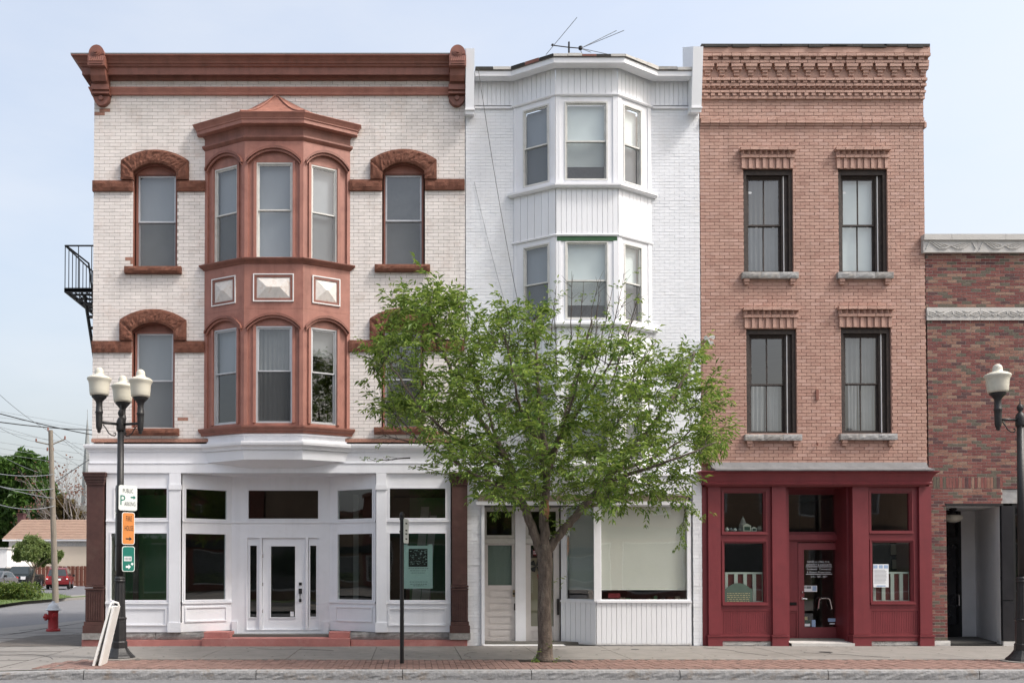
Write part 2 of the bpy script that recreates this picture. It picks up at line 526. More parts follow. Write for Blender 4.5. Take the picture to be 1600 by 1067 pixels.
def offset_path(path, d, wall=False):
    n = len(path)
    segs = []
    for i in range(n - 1):
        ux, uy = path[i + 1][0] - path[i][0], path[i + 1][1] - path[i][1]
        L = math.hypot(ux, uy)
        ux, uy = ux / L, uy / L
        nx, ny = uy, -ux
        segs.append(((path[i][0] + nx * d, path[i][1] + ny * d), (ux, uy)))
    out = []
    for i in range(n):
        if i == 0 or i == n - 1:
            (q, u) = segs[0] if i == 0 else segs[-1]
            base = path[i]
            if wall and abs(u[1]) > 1e-6:
                # the moulding returns square to the wall a little beyond the corner
                t = (base[1] - q[1]) / u[1]
                xe = q[0] + u[0] * t
                sg = -1 if i == 0 else 1
                if d > 0 and (xe - base[0]) * sg > d * 1.05:
                    xe = base[0] + sg * d * 1.05
                ye = q[1] + u[1] * (xe - q[0]) / u[0]
                a, b = (xe, base[1]), (xe, min(ye, base[1]))
                out += [a, b] if i == 0 else [b, a]
            else:
                out.append((base[0] + u[1] * d, base[1] - u[0] * d))
        else:
            (q1, u1), (q2, u2) = segs[i - 1], segs[i]
            den = u1[0] * u2[1] - u1[1] * u2[0]
            if abs(den) < 1e-8:
                out.append(q2)
            else:
                t = ((q2[0] - q1[0]) * u2[1] - (q2[1] - q1[1]) * u2[0]) / den
                out.append((q1[0] + u1[0] * t, q1[1] + u1[1] * t))
    return out

def link(name, me, parent=None, local=False, kind=None, label=None):
    o = bpy.data.objects.new(name, me)
    COL.objects.link(o)
    if parent is not None:
        o.parent = parent
        if not local and parent.type == 'EMPTY':
            o.matrix_parent_inverse = Matrix.Translation(-parent.location)
    if kind: o['kind'] = kind
    if label: o['label'] = label
    return o

def tag(o, label=None, cat=None, group=None, kind=None):
    if label: o['label'] = label
    if cat: o['category'] = cat
    if group: o['group'] = group
    if kind: o['kind'] = kind
    return o

def thing(name, loc, label, cat, group=None, rz=0):
    o = bpy.data.objects.new(name, None)
    COL.objects.link(o)
    o.empty_display_size = .3
    o.location = loc
    o.rotation_euler = (0, 0, rz)
    return tag(o, label, cat, group)

def copy_thing(src, loc, rz, label, group=None):
    r = src.copy()
    COL.objects.link(r)
    r.location = loc
    r.rotation_euler = (0, 0, rz)
    r['label'] = label
    if group: r['group'] = group
    def rec(a, b):
        for ch in list(a.children):
            c = ch.copy()
            COL.objects.link(c)
            c.parent = b
            rec(ch, c)
    rec(src, r)
    return r

# flat lettering
_dg = None
def text_into(mb, s, fr, u, z, d, h, width=None, m=0, th=.002, italic=0.0):
    cu = bpy.data.curves.new('t', 'FONT')
    cu.body = s
    cu.size = 1
    cu.align_x = 'CENTER'
    cu.resolution_u = 2
    o = bpy.data.objects.new('t', cu)
    COL.objects.link(o)
    dg = bpy.context.evaluated_depsgraph_get()
    dg.update()
    me = bpy.data.meshes.new_from_object(o.evaluated_get(dg))
    vs_ = [v.co.copy() for v in me.vertices]
    if vs_:
        x0, x1 = min(v.x for v in vs_), max(v.x for v in vs_)
        kz = h / .70
        kx = (width / (x1 - x0)) if width else kz
        xc = (x0 + x1) / 2
        mb.add([fr.p(u + (v.x - xc) * kx, d + th, z + v.y * kz) for v in vs_], [tuple(p.vertices) for p in me.polygons], m)
    bpy.data.objects.remove(o, do_unlink=True)
    bpy.data.meshes.remove(me)
    bpy.data.curves.remove(cu)

# rough quarry-faced stone
def rock_into(mb, fn, ns, nt_, fr, d_edge, amp, d_back=-.03, m=0):
    """fn(s,t) -> (u,z), s and t in 0..1"""
    b = len(mb.v)
    for j in range(nt_ + 1):
        for i in range(ns + 1):
            s, t = i / ns, j / nt_
            u, z = fn(s, t)
            edge = i in (0, ns) or j in (0, nt_)
            d = d_edge + (0 if edge else random.uniform(.25, 1.0) * amp)
            mb.v.append(fr.p(u, d, z))
    W_ = ns + 1
    for j in range(nt_):
        for i in range(ns):
            mb.f.append((b + j * W_ + i, b + j * W_ + i + 1, b + (j + 1) * W_ + i + 1, b + (j + 1) * W_ + i)); mb.m.append(m)
    loop = [(i, 0) for i in range(ns + 1)] + [(ns, j) for j in range(1, nt_ + 1)] + [(i, nt_) for i in range(ns - 1, -1, -1)] + [(0, j) for j in range(nt_ - 1, 0, -1)]
    c = len(mb.v)
    for (i, j) in loop:
        u, z = fn(i / ns, j / nt_)
        mb.v.append(fr.p(u, d_back, z))
    L = len(loop)
    for k in range(L):
        k2 = (k + 1) % L
        a0 = b + loop[k][1] * W_ + loop[k][0]
        a1 = b + loop[k2][1] * W_ + loop[k2][0]
        mb.f.append((a0, c + k, c + k2, a1)); mb.m.append(m)
    return mb

def rock_rect(parent, name, u0, u1, z0, z1, d, amp, matname, fr=F0, cell=.07):
    mb = MB()
    ns = max(3, int((u1 - u0) / cell)); nn = max(3, int((z1 - z0) / cell))
    rock_into(mb, lambda s, t: (u0 + (u1 - u0) * s, z0 + (z1 - z0) * t), ns, nn, fr, d, amp)
    return mb.build(name, matname, parent)

# ------------------------------------------------------------------ brickwork
def free_spans(u0, u1, z, holes):
    sp = [(u0, u1)]
    for h in holes:
        iv = h(z)
        if not iv: continue
        a, b = iv
        nx = []
        for (p, q) in sp:
            if b <= p or a >= q: nx.append((p, q)); continue
            if a > p: nx.append((p, a))
            if b < q: nx.append((b, q))
        sp = nx
    return [(p, q) for p, q in sp if q - p > .015]

def rect_hole(u0, u1, z0, z1):
    return lambda z: (u0, u1) if z0 < z < z1 else None

def arch_hole(u0, u1, z0, zs, rise):
    w = (u1 - u0) / 2
    Rr = (w * w + rise * rise) / (2 * rise)
    zc = zs + rise - Rr
    c = (u0 + u1) / 2
    def f(z):
        if z0 < z <= zs: return (u0, u1)
        if zs < z < zs + rise:
            h = math.sqrt(max(0, Rr * Rr - (z - zc) ** 2))
            return (c - h, c + h)
        return None
    return f

BRICK_MESH = {}
def brickwork(parent, u0, u1, z0, z1, holes, blen, course, mats, joint_mat, weights=None, fr=F0, joint=.010, depth=.10,
              proud=.0, jit=.0012, rec=.007, chips=None, phase=0.0, limit=300, budget=None):
    """Running bond cut round the openings. The nearest `limit` bricks are objects, the rest one stuff part."""
    key = (tuple(mats), round(blen, 4), round(course, 4))
    items = []
    back = MB()
    n = max(1, round((z1 - z0) / course))
    ch = (z1 - z0) / n
    for i in range(n):
        za, zb = z0 + i * ch, z0 + (i + 1) * ch
        zm = (za + zb) / 2
        sh = (blen / 2 if i % 2 else 0) + phase
        for (p, q) in free_spans(u0, u1, zm, holes):
            back.quad(fr.p(p, proud - rec, za), fr.p(q, proud - rec, za), fr.p(q, proud - rec, zb), fr.p(p, proud - rec, zb))
            k = math.floor((p - u0 - sh) / blen)
            while True:
                a = u0 + sh + k * blen
                if a >= q: break
                b0, b1 = max(a, p), min(a + blen, q)
                k += 1
                if b1 - b0 < .025: continue
                ja = joint / 2 if b0 == a else .001
                jb = joint / 2 if b1 == a + blen else .001
                items.append((b0 + ja, b1 - jb, za + joint / 2, zb - joint / 2))
    back.build('mortar_bed', joint_mat, parent)
    cpt = Vector((0, CAMY, CAMZ))
    def dist(t):
        return (Vector(fr.p((t[0] + t[1]) / 2, 0, (t[2] + t[3]) / 2)) - cpt).length
    items.sort(key=dist)
    lim = limit
    stuff = MB()
    for idx, (a, b, c, e) in enumerate(items):
        if weights: mi = random.choices(range(len(mats)), weights)[0]
        else: mi = 0
        if chips:
            mi = 2 if random.random() < .3 else 0
            for (cu, cz, cr_, pr) in chips:
                if math.hypot((a + b) / 2 - cu, ((c + e) / 2 - cz) * 1.4) < cr_ and random.random() < pr: mi = 1
        dj = proud + random.uniform(-.0015, .002)
        if idx < lim:
            L, H = round(b - a, 3), round(e - c, 3)
            var = random.randrange(4)
            k = (key, L, H, mi, var, fr.U)
            me = BRICK_MESH.get(k)
            if me is None:
                mb = MB()
                lf = Fr((0, 0), fr.U)
                mb.box(-L / 2, L / 2, -depth, 0, -H / 2, H / 2, 0, lf, back=False, jit=jit)
                me = bpy.data.meshes.new('brick')
                me.from_pydata(mb.v, [], mb.f)
                me.materials.append(M[mats[mi]])
                me.update()
                BRICK_MESH[k] = me
            o = link('brick', me, parent)
            o.location = fr.p((a + b) / 2, dj, (c + e) / 2)
        else:
            stuff.box(a, b, dj - .05, dj, c, e, mi, fr, back=False, jit=jit)
    if stuff.f:
        stuff.build('brickwork', list(mats), parent, kind='stuff')
    return len(items)

# ------------------------------------------------------------------ windows
def pane_into(name, u0, u1, z0, z1, d, parent, fr=F0, glass='glass'):
    mb = MB()
    mb.quad(fr.p(u0, d, z0), fr.p(u1, d, z0), fr.p(u1, d, z1), fr.p(u0, d, z1))
    return mb.build(name, glass, parent)

def wavy_cloth(name, u0, u1, z0, z1, d, matname, parent, fr=F0, waves=7, amp=.018, gather=0.0):
    mb = MB()
    n = waves * 6
    rows = 6
    b0 = 0
    for j in range(rows + 1):
        t = j / rows
        for i in range(n + 1):
            s = i / n
            uu = u0 + (u1 - u0) * s
            if gather: uu = u0 + (u1 - u0) * (s * (1 - gather * (1 - t) ** 2))
            mb.v.append(fr.p(uu, d + amp * math.sin(s * waves * 2 * math.pi + .6 * math.sin(3 * s + t)) * (.6 + .4 * (1 - t)), z0 + (z1 - z0) * t))
    for j in range(rows):
        for i in range(n):
            a = j * (n + 1) + i
            mb.f.append((a, a + 1, a + n + 2, a + n + 1)); mb.m.append(0)
    return mb.build(name, matname, parent, smooth=True)

def sash_window(parent, u0, u1, z0, z1, dd, frame_m, sash_m, fr=F0, fw=.05, sw=.038, mid=None, top=None, bot=None,
                mull=False, deep=.17, screen=None, glass='glass', label=None, frame_top=None):
    """window (frame) > sash, pane, blind, curtain, insect_screen"""
    mb = MB()
    mb.ring(u0, u1, dd - deep, dd, z0, z1, fw, 0, fr, wt=frame_top)
    w = mb.build('window', frame_m, parent, label=label)
    a, b, c, e = u0 + fw, u1 - fw, z0 + fw, z1 - (frame_top or fw)
    mid = (c + e) / 2 if mid is None else mid
    for (za, zb, df) in ((mid - sw * .5, e, dd - .028), (c, mid + sw * .5, dd - .062)):
        s = MB()
        s.ring(a + .001, b - .001, df - .03, df, za, zb, sw, 0, fr)
        if mull: s.box((a + b) / 2 - .012, (a + b) / 2 + .012, df - .027, df - .003, za + sw, zb - sw, 0, fr)
        s.build('sash', sash_m, w)
        pane_into('pane', a + sw, b - sw, za + sw, zb - sw, df - .015, w, fr, glass)
    for spec, za, zb in ((top, mid, e - .002), (bot, c + .002, mid)):
        if not spec: continue
        kind, mname = spec[0], spec[1]
        zb2 = zb
        za2 = za
        if len(spec) > 2: za2 = zb - (zb - za) * spec[2]
        if kind == 'blind':
            s = MB()
            s.box(a + .004, b - .004, dd - .150, dd - .146, za2, zb2, 0, fr)
            s.build('blind', mname, w)
        elif kind == 'curtain':
            wavy_cloth('curtain', a + .01, b - .01, za2, zb2, dd - .19, mname, w, fr)
        elif kind == 'curtains':
            h = (a + b) / 2
            wavy_cloth('curtain', a + .01, h - .012, za2, zb2, dd - .19, mname, w, fr, 4)
            wavy_cloth('curtain', h + .012, b - .01, za2, zb2, dd - .19, mname, w, fr, 4)
        elif kind == 'curtain_tied':
            h = (a + b) / 2
            wavy_cloth('curtain', h + .012, b - .01, za2, zb2, dd - .19, mname, w, fr, 4)
            wavy_cloth('curtain', a + .16, h - .012, za2, zb2, dd - .19, mname, w, fr, 3)
    if screen:
        s = MB()
        s.quad(fr.p(a + .006, dd - .046, c), fr.p(b - .006, dd - .046, c), fr.p(b - .006, dd - .046, mid - .006), fr.p(a + .006, dd - .046, mid - .006))
        s.build('insect_screen', screen, w)
    return w

def fixed_window(parent, u0, u1, z0, z1, d, trim_m, fr=F0, tw=.035, proud=.014, glass='glass_shop', back=.07):
    mb = MB()
    mb.ring(u0 - .002, u1 + .002, d - back, d + proud, z0 - .002, z1 + .002, tw, 0, fr)
    w = mb.build('window', trim_m, parent)
    pane_into('pane', u0 + tw, u1 - tw, z0 + tw, z1 - tw, d - .025, w, fr, glass)
    return w

def arch_pts(u0, u1, zs, rise, n=16):
    w = (u1 - u0) / 2
    Rr = (w * w + rise * rise) / (2 * rise)
    zc = zs + rise - Rr
    c = (u0 + u1) / 2
    a0 = math.asin(min(1, w / Rr))
    return [(c + Rr * math.sin(-a0 + 2 * a0 * i / n), zc + Rr * math.cos(-a0 + 2 * a0 * i / n)) for i in range(n + 1)]

def shell(parent, x0, x1, ztop, depth, side_m, floors, roof_m='roof_dark', yfront=.28, g=.004):
    """Party walls, rear wall, floors and roof: the rooms behind the windows are real rooms."""
    x0, x1 = x0 + g, x1 - g
    for a, b in ((x0, x0 + .22), (x1 - .22, x1)):
        m = MB(); m.box(a, b, -depth, -.104, -.1, ztop - .02); m.build('side_wall', side_m, parent)
    m = MB(); m.box(x0 + .222, x1 - .222, -depth, -depth + .25, -.1, ztop - .02); m.build('rear_wall', side_m, parent)
    m = MB(); m.box(x0 + .222, x1 - .222, -depth + .252, -yfront, ztop - .9, ztop - .7); m.build('roof', roof_m, parent)
    for z in floors:
        m = MB(); m.box(x0 + .222, x1 - .222, -depth + .252, -yfront, z - .2, z); m.build('floor_slab', 'interior_wall', parent)
    m = MB(); m.box(x0 + .222, x1 - .222, -6.2, -6.0, -.05, ztop - .92); m.build('inner_wall', 'interior_wall', parent)
# ================================================================== BUILDING 1: cream brick, three storeys, brown bay
B1L, B1R = xf(145, 500), xf(727, 500)
B1TOP = zf(84)
b1 = thing('brick_building', ((B1L + B1R) / 2, 0, 0), 'cream painted brick corner building with reddish brown bay window and white shopfront', 'building')
shell(b1, B1L, B1R, B1TOP, 14, 'cream_paint', [.22, zf(712), zf(460)])

def b1_win_px():
    return [(208, 277, 257, 271, 418, 212, 273), (597, 664, 256, 270, 415, 600, 661), (206, 273, 505, 519, 670, 210, 271), (596, 662, 503, 517, 668, 599, 660)]
b1_holes, b1_wins = [], []
for (pl, pr, pt, ps, pb, fl, fr_) in b1_win_px():
    ym = (pt + pb) / 2
    u0, u1, zt, zs, zb = xf(pl, ym), xf(pr, ym), zf(pt), zf(ps), zf(pb)
    # above the springing the brickwork stops short, behind the stone hood
    b1_holes.append(lambda z, u0=u0, u1=u1, zb=zb, zs=zs, zt=zt: (u0, u1) if zb < z <= zs - .05 else ((u0 - .12, u1 + .12) if zs - .05 < z < zt + .08 else None))
    b1_wins.append((u0, u1, zt, zs, zb))
b1_holes.append(rect_hole(xf(323, 400), xf(543, 400), zf(695), zf(196)))           # behind the bay
chips = [(xf(163, 176), zf(176), .12, .9), (xf(272, 655), zf(655), .2, .25), (xf(690, 425), zf(430), .25, .12), (xf(205, 408), zf(408), .12, .35), (xf(560, 650), zf(662), .2, .2), (xf(684, 680), zf(684), .3, .25)]
zb1 = zf(690)
brickwork(b1, B1L, B1R, zb1, zf(100), b1_holes, .232, .0765, ['cream_paint', 'bare_brick', 'cream_paint_b'], 'cream_joint', chips=chips, joint=.008, rec=.006)
m = MB(); m.box(B1L - .012, B1R - .01, -.1, .018, zf(690.5), zf(685.5)); m.build('brick_ledge', 'bare_brick', b1)
m = MB()                                                                              # wall behind the top cornice
m.box(B1L, B1R, -.2, -.008, zf(101), B1TOP - .01); m.build('parapet', 'cream_paint', b1)
m = MB(); m.box(B1L, B1R, -.3, -.11, zf(738.4), zb1 + .05); m.build('lintel_beam', 'interior_dark', b1)

# window openings: reveals, brownstone hoods, belts, sills, frames
for i, (u0, u1, zt, zs, zb) in enumerate(b1_wins):
    lower = i >= 2
    m = MB()                                                                          # reveal
    for a, b in ((u0 - .05, u0), (u1, u1 + .05)): m.box(a, b, -.28, -.008, zb, zs)
    ap = arch_pts(u0, u1, zs, zt - zs)
    for (p, q) in zip(ap, ap[1:]):
        m.quad(F0.p(p[0], -.28, p[1]), F0.p(q[0], -.28, q[1]), F0.p(q[0], -.006, q[1]), F0.p(p[0], -.006, p[1]))
    m.build('window_reveal', 'trim_dark', b1)
    w = (u1 - u0) / 2; c = (u0 + u1) / 2
    hw = w + .255
    zleg0 = zs - .165 if not lower else zs - .19
    zspo = zs + .25
    ro = .235
    inner = arch_pts(u0 + .01, u1 - .01, zs, zt - zs, 24)
    outer = arch_pts(c - hw, c + hw, zspo, ro, 24)
    def fa(s, t, I=inner, O=outer):
        k = s * 24; i0 = min(23, int(k)); f = k - i0
        a = (I[i0][0] + (I[i0 + 1][0] - I[i0][0]) * f, I[i0][1] + (I[i0 + 1][1] - I[i0][1]) * f)
        b = (O[i0][0] + (O[i0 + 1][0] - O[i0][0]) * f, O[i0][1] + (O[i0 + 1][1] - O[i0][1]) * f)
        return (a[0] + (b[0] - a[0]) * t, a[1] + (b[1] - a[1]) * t)
    m = MB(); rock_into(m, fa, 30, 6, F0, .085, .03); m.build('stone_arch', 'brownstone', b1)
    for sg in (-1, 1):
        ua, ub = (c - hw, u0 + .012) if sg < 0 else (u1 - .012, c + hw)
        def fl(s, t, ua=ua, ub=ub, sg=sg):
            # the top edge follows the joint with the arch stone
            top_in, top_out = zs, zspo
            a = s if sg > 0 else 1 - s
            zt_ = top_in + (top_out - top_in) * a - .006
            return (ua + (ub - ua) * s, zleg0 + (zt_ - zleg0) * t)
        m = MB(); rock_into(m, fl, 5, 5, F0, .08, .03); m.build('impost_stone', 'brownstone', b1)
    rock_rect(b1, 'window_sill', u0 - .16, u1 + .11, zb - .15, zb - .002, .10, .03, 'brownstone')
    # timber head filling the arch, then the frame
    pa_ = [(max(u0 + .002, min(u1 - .002, x)), max(z - .003, zs + .037)) for x, z in arch_pts(u0 + .002, u1 - .002, zs, zt - zs)]
    pa_ = [q for q in pa_ if q[1] > zs + .038]
    m = MB(); m.prism([(pa_[0][0], zs + .037), (pa_[-1][0], zs + .037)] + list(reversed(pa_)), -.2, -.125)
    m.build('arch_panel', 'trim_brown' if not lower else 'trim_dark', b1)
    fm = 'trim_dark' if not lower else 'trim_brown'
    if i == 0: sp = dict(top=('blind', 'blind_grey'), bot=('blind', 'blind_mid'), screen='screen')
    elif i == 1: sp = dict(top=('blind', 'blind_dark'), bot=('blind', 'blind_mid'), screen='screen')
    elif i == 2: sp = dict(top=('blind', 'blind_grey'), bot=('blind', 'blind_grey'), screen='screen')
    else: sp = dict(top=('curtain', 'interior_wall'), bot=('curtain', 'interior_wall'), screen='screen')
    sash_window(b1, u0 + .03, u1 - .03, zb, zs + .035, -.13, fm, 'aluminium', fw=.04, sw=.035, frame_top=.03, **sp)

def belt(parent, pa, pb, py0, py1):
    u0, u1 = xf(pa, py0), xf(pb, py0)
    n = max(1, round((u1 - u0) / .75))
    for k in range(n):
        rock_rect(parent, 'belt_stone', u0 + (u1 - u0) * k / n + .004, u0 + (u1 - u0) * (k + 1) / n - .004, zf(py1), zf(py0), .05, .03, 'brownstone')
for pa, pb, a, b in ((145, 208.5, 283.5, 300), (276.5, 321, 283.5, 300), (546, 597.5, 282, 299), (663.5, 726, 281, 298),
                     (144, 206.5, 533.5, 551), (272.5, 320, 533.5, 551), (545, 596.5, 532, 550), (661.5, 726, 531, 549)):
    belt(b1, pa, pb, a, b)

# main cornice with its left return, lower moulding, consoles
def zc(py, d): return zf(py, -d)
path_c = [(B1L, 1.4), (B1L, 0), (B1R - .02, 0)]
prof = [(-.05, zf(127)), (.06, zf(127)), (.08, zf(123)), (.10, zf(119)), (.20, zc(117, .2)), (.20, zc(106, .2)), (.24, zc(103, .24)), (.24, zc(101, .24)),
        (.27, zc(99, .27)), (.28, zc(96, .28)), (.33, zc(90, .33)), (.38, zc(86.5, .38)), (.38, zc(84.5, .38)), (-.05, zc(83.5, .3))]
m = MB(); m.sweep(path_c, prof); m.build('main_cornice', 'trim_dark', b1)
m = MB(); m.sweep(path_c, [(-.06, zc(83.4, .3)), (.385, zc(84.4, .38)), (.39, zc(83.2, .38)), (-.06, zc(82, .3))]); m.build('cornice_flashing', 'aluminium', b1)
m = MB(); m.sweep([(B1L, .6), (B1L, 0), (B1R - .02, 0)], [(-.03, zf(150)), (.05, zf(150)), (.06, zf(147)), (.08, zf(144)), (.10, zf(141)), (.10, zf(139.5)), (-.03, zf(139))])
m.build('lower_moulding', 'trim_brown', b1)

def console(pc, half=.18):
    u = xf(pc, 110, -.4)
    c = MB()
    # scroll shaft: side profile swept across the width
    side = [(-.02, zf(152)), (.16, zf(152)), (.17, zf(139)), (.20, zf(138)), (.22, zf(133)), (.27, zc(127, .27)), (.335, zc(118, .335)), (.36, zc(108, .36)), (.37, zc(102.5, .37)), (-.02, zc(101.5, .37))]
    def side_prism(mb, pts, a, b, mm=0):
        n = len(pts)
        A = [F0.p(a, d, z) for d, z in pts] + [F0.p(b, d, z) for d, z in pts]
        fs = [tuple(range(n)), tuple(range(2 * n - 1, n - 1, -1))] + [(i, n + i, n + (i + 1) % n, (i + 1) % n) for i in range(n)]
        mb.add(A, fs, mm)
    side_prism(c, side, u - half * .9, u + half * .9)
    o = c.build('console', 'trim_dark', b1)
    k = MB(); k.box(u - half, u + half, -.02, .46, zc(102.3, .46), zc(86, .46)); k.box(u - half * .8, u + half * .8, .46, .475, zc(99.5, .46), zc(98, .46))
    k.build('console_block', 'trim_dark', o)
    k = MB()
    zz = zc(86, .46)
    k.prism([(u - half * .93, zz)] + [(u + half * .93 * math.cos(t), zz + .03 + (half * .93 + .03) * math.sin(t)) for t in [math.pi * i / 16 for i in range(17)]] + [(u - half * .93, zz)][:0], -.02, .45)
    zr = zz + .06
    for (ra, dd) in ((.105, .475), (.075, .49), (.035, .515)):
        k.prism([(u + ra * math.cos(2 * math.pi * i / 16), zr + ra * math.sin(2 * math.pi * i / 16)) for i in range(16)], .45, dd)
    k.build('console_crest', 'trim_dark', o)
    k = MB()                                                  # leaf relief on the block
    for i in range(7):
        a = u - half * .75 + half * 1.5 * i / 6
        k.prism([(a - .02, zc(95.5, .46)), (a + .012, zc(95.5, .46)), (a + .03, zc(89.5, .46)), (a, zc(88.5, .46))], .455, .474)
    k.build('console_relief', 'trim_brown', o)
    k = MB()
    k.box(u - half * 1.06, u + half * 1.06, -.02, .19, zf(153), zf(150.5)); k.box(u - half, u + half, -.02, .16, zf(150.4), zf(147.5)); k.box(u - half * 1.04, u + half * 1.04, -.02, .21, zf(147.4), zf(139.2))
    k.build('console_base', 'trim_dark', o)
    k = MB(); z1 = zf(153.2)
    k.prism([(u - half * .98 * math.cos(t), z1 - .02 - (half * 1.12) * math.sin(t)) for t in [math.pi * i / 16 for i in range(17)]], -.02, .12)
    k.prism([(u + .05 * math.cos(2 * math.pi * i / 12), z1 - .07 + .05 * math.sin(2 * math.pi * i / 12)) for i in range(12)], .12, .15)
    k.build('console_drop', 'trim_dark', o)
console(151.5); console(715)

# ---- bay window
BY = -.50
A_, B_ = (xf(319.5, 420), 0.0), (xf(381.5, 420, BY), BY)
C_, D_ = (xf(473.5, 420, BY), BY), (xf(547, 420), 0.0)
bayp = [A_, B_, C_, D_]
def bz(py): return zf(py, BY)
bay = MB()
bay.sweep(bayp, [(-.09, bz(668)), (-.02, bz(668)), (-.02, bz(664)), (-.09, bz(664))], wall=True)
bay_o = bay.build('bay_base', 'trim_dark', b1)
faces = [Fr(A_, (B_[0] - A_[0], B_[1] - A_[1])), Fr(B_, (1, 0)), Fr(C_, (D_[0] - C_[0], D_[1] - C_[1]))]
fw_ = [math.hypot(B_[0] - A_[0], BY), C_[0] - B_[0], math.hypot(D_[0] - C_[0], BY)]
# window u-ranges on each face
wfr = [(.22, .80), (.20, .815), (.18, .73)]
Zs = dict(lo0=bz(664), lo_w0=bz(660), lo_w1=bz(508.5), lo_sp=bz(506), lo_ar=bz(487.5), pan0=bz(482), mid0=bz(414), up_w0=bz(403), up_w1=bz(252.5), up_sp=bz(246.5), up_ar=bz(227.5), top=bz(214))
def storey(z_lo, z_w0, z_w1, z_sp, z_rise_top, z_hi, upper):
    for fi in range(3):
        fr, w = faces[fi], fw_[fi]
        ua, ub = wfr[fi][0] * w, wfr[fi][1] * w
        m = MB()
        m.plate(0.004, w - .004, z_lo, z_hi, [(ua, ub, z_w0, z_w1)], -.10, -.045, 0, fr)
        m.build('bay_wall', 'trim_brown', b1)
        # face plate with arched opening
        m = MB()
        e0, e1 = .075, w - .075
        ap = arch_pts(e0, e1, z_sp - .10, z_rise_top - z_sp + .02, 18)
        outl = [(0, z_lo), (e0, z_lo)] + ap + [(e1, z_lo), (w, z_lo), (w, z_hi), (0, z_hi)]
        # build as strips
        m.box(0.001, e0, -.044, 0, z_lo, z_hi, 0, fr)
        m.box(e1, w - .001, -.044, 0, z_lo, z_hi, 0, fr)
        for (p, q) in zip(ap, ap[1:]):
            m.quad(fr.p(p[0], 0, p[1]), fr.p(q[0], 0, q[1]), fr.p(q[0], 0, z_hi), fr.p(p[0], 0, z_hi))
            m.quad(fr.p(p[0], -.044, p[1]), fr.p(q[0], -.044, q[1]), fr.p(q[0], 0, q[1]), fr.p(p[0], 0, p[1]))
        m.build('bay_spandrel', 'trim_brown', b1)
        # hood moulding over the arch, two steps
        for (off, th, dd, mm) in ((0, .055, .075, 'trim_dark'), (-.045, .045, .035, 'trim_brown')):
            m = MB()
            I = arch_pts(e0 - off * .5 - .03, e1 + off * .5 + .03, z_sp - .10, z_rise_top - z_sp + .02, 18)
            for (p, q) in zip(I, I[1:]):
                pts = []
                for (x, z) in (p, q):
                    pts += [fr.p(x, .001, z + off), fr.p(x, dd, z + off), fr.p(x, dd, z + off + th), fr.p(x, .001, z + off + th)]
                m.add(pts, [(1, 5, 6, 2), (0, 4, 5, 1), (2, 6, 7, 3), (0, 1, 2, 3), (4, 7, 6, 5)])
            m.build('arch_moulding', mm, b1)
        # window stile trims
        m = MB()
        m.box(ua - .06, ua - .004, -.045, -.012, z_w0, z_w1 + .02, 0, fr); m.box(ub + .004, ub + .06, -.045, -.012, z_w0, z_w1 + .02, 0, fr)
        m.build('stile', 'trim_brown', b1)
        if upper:
            sp = [dict(top=('blind', 'blind_grey'), bot=('blind', 'blind_mid'), screen='screen'), dict(top=('blind', 'blind_grey'), bot=('blind', 'blind_grey')), dict(top=('blind', 'blind_grey'), bot=('blind', 'blind_grey'), screen='screen')][fi]
        else:
            sp = [dict(top=('blind', 'blind_grey'), bot=None), dict(top=('curtain', 'blind_mid'), bot=('curtain', 'blind_mid'), screen='screen_dark'), dict(top=('blind', 'blind_mid', .6), bot=None)][fi]
        sash_window(b1, ua, ub, z_w0 + .002, z_w1 - .002, -.05, 'grey_sash' if upper else 'aluminium', 'grey_sash' if upper else 'aluminium', fr=fr, fw=.03, sw=.028, deep=.09,
                    mid=(z_w0 + z_w1) / 2 + (.02 if upper else .08), **sp)
storey(Zs['lo0'], Zs['lo_w0'], Zs['lo_w1'], Zs['lo_sp'], Zs['lo_ar'], Zs['pan0'], False)
storey(bz(404), Zs['up_w0'], Zs['up_w1'], Zs['up_sp'], Zs['up_ar'], Zs['top'], True)
# panel zone between the storeys
for fi in range(3):
    fr, w = faces[fi], fw_[fi]
    m = MB(); m.box(.002, w - .002, -.10, .002, Zs['pan0'] + .001, bz(412), 0, fr); m.build('bay_panel_wall', 'trim_brown', b1)
    pu = [(.20, .80), (.155, .845), (.19, .78)][fi]
    ua, ub, za, zb_ = pu[0] * w, pu[1] * w, bz(471.5), bz(428)
    m = MB(); m.ring(ua, ub, .002, .03, za, zb_, .022, 0, fr); fo = m.build('panel_frame', 'aged_white', b1)
    m = MB(); m.ring(ua + .023, ub - .023, .002, .022, za + .023, zb_ - .023, .05, 0, fr); m.build('panel_moulding', 'trim_dark', fo)
    a, b, c, e = ua + .075, ub - .075, za + .075, zb_ - .075
    k = (e - c) / 2
    r0, r1 = (a + min(k, (b - a) / 2 - .02), b - min(k, (b - a) / 2 - .02))
    zmid = (c + e) / 2
    m = MB()
    Q = [fr.p(a, .004, c), fr.p(b, .004, c), fr.p(b, .004, e), fr.p(a, .004, e), fr.p(r0, .075, zmid), fr.p(r1, .075, zmid)]
    m.add(Q, [(0, 1, 5, 4), (1, 2, 5), (2, 3, 4, 5), (3, 0, 4)])
    m.build('faceted_panel', 'peeling', fo)
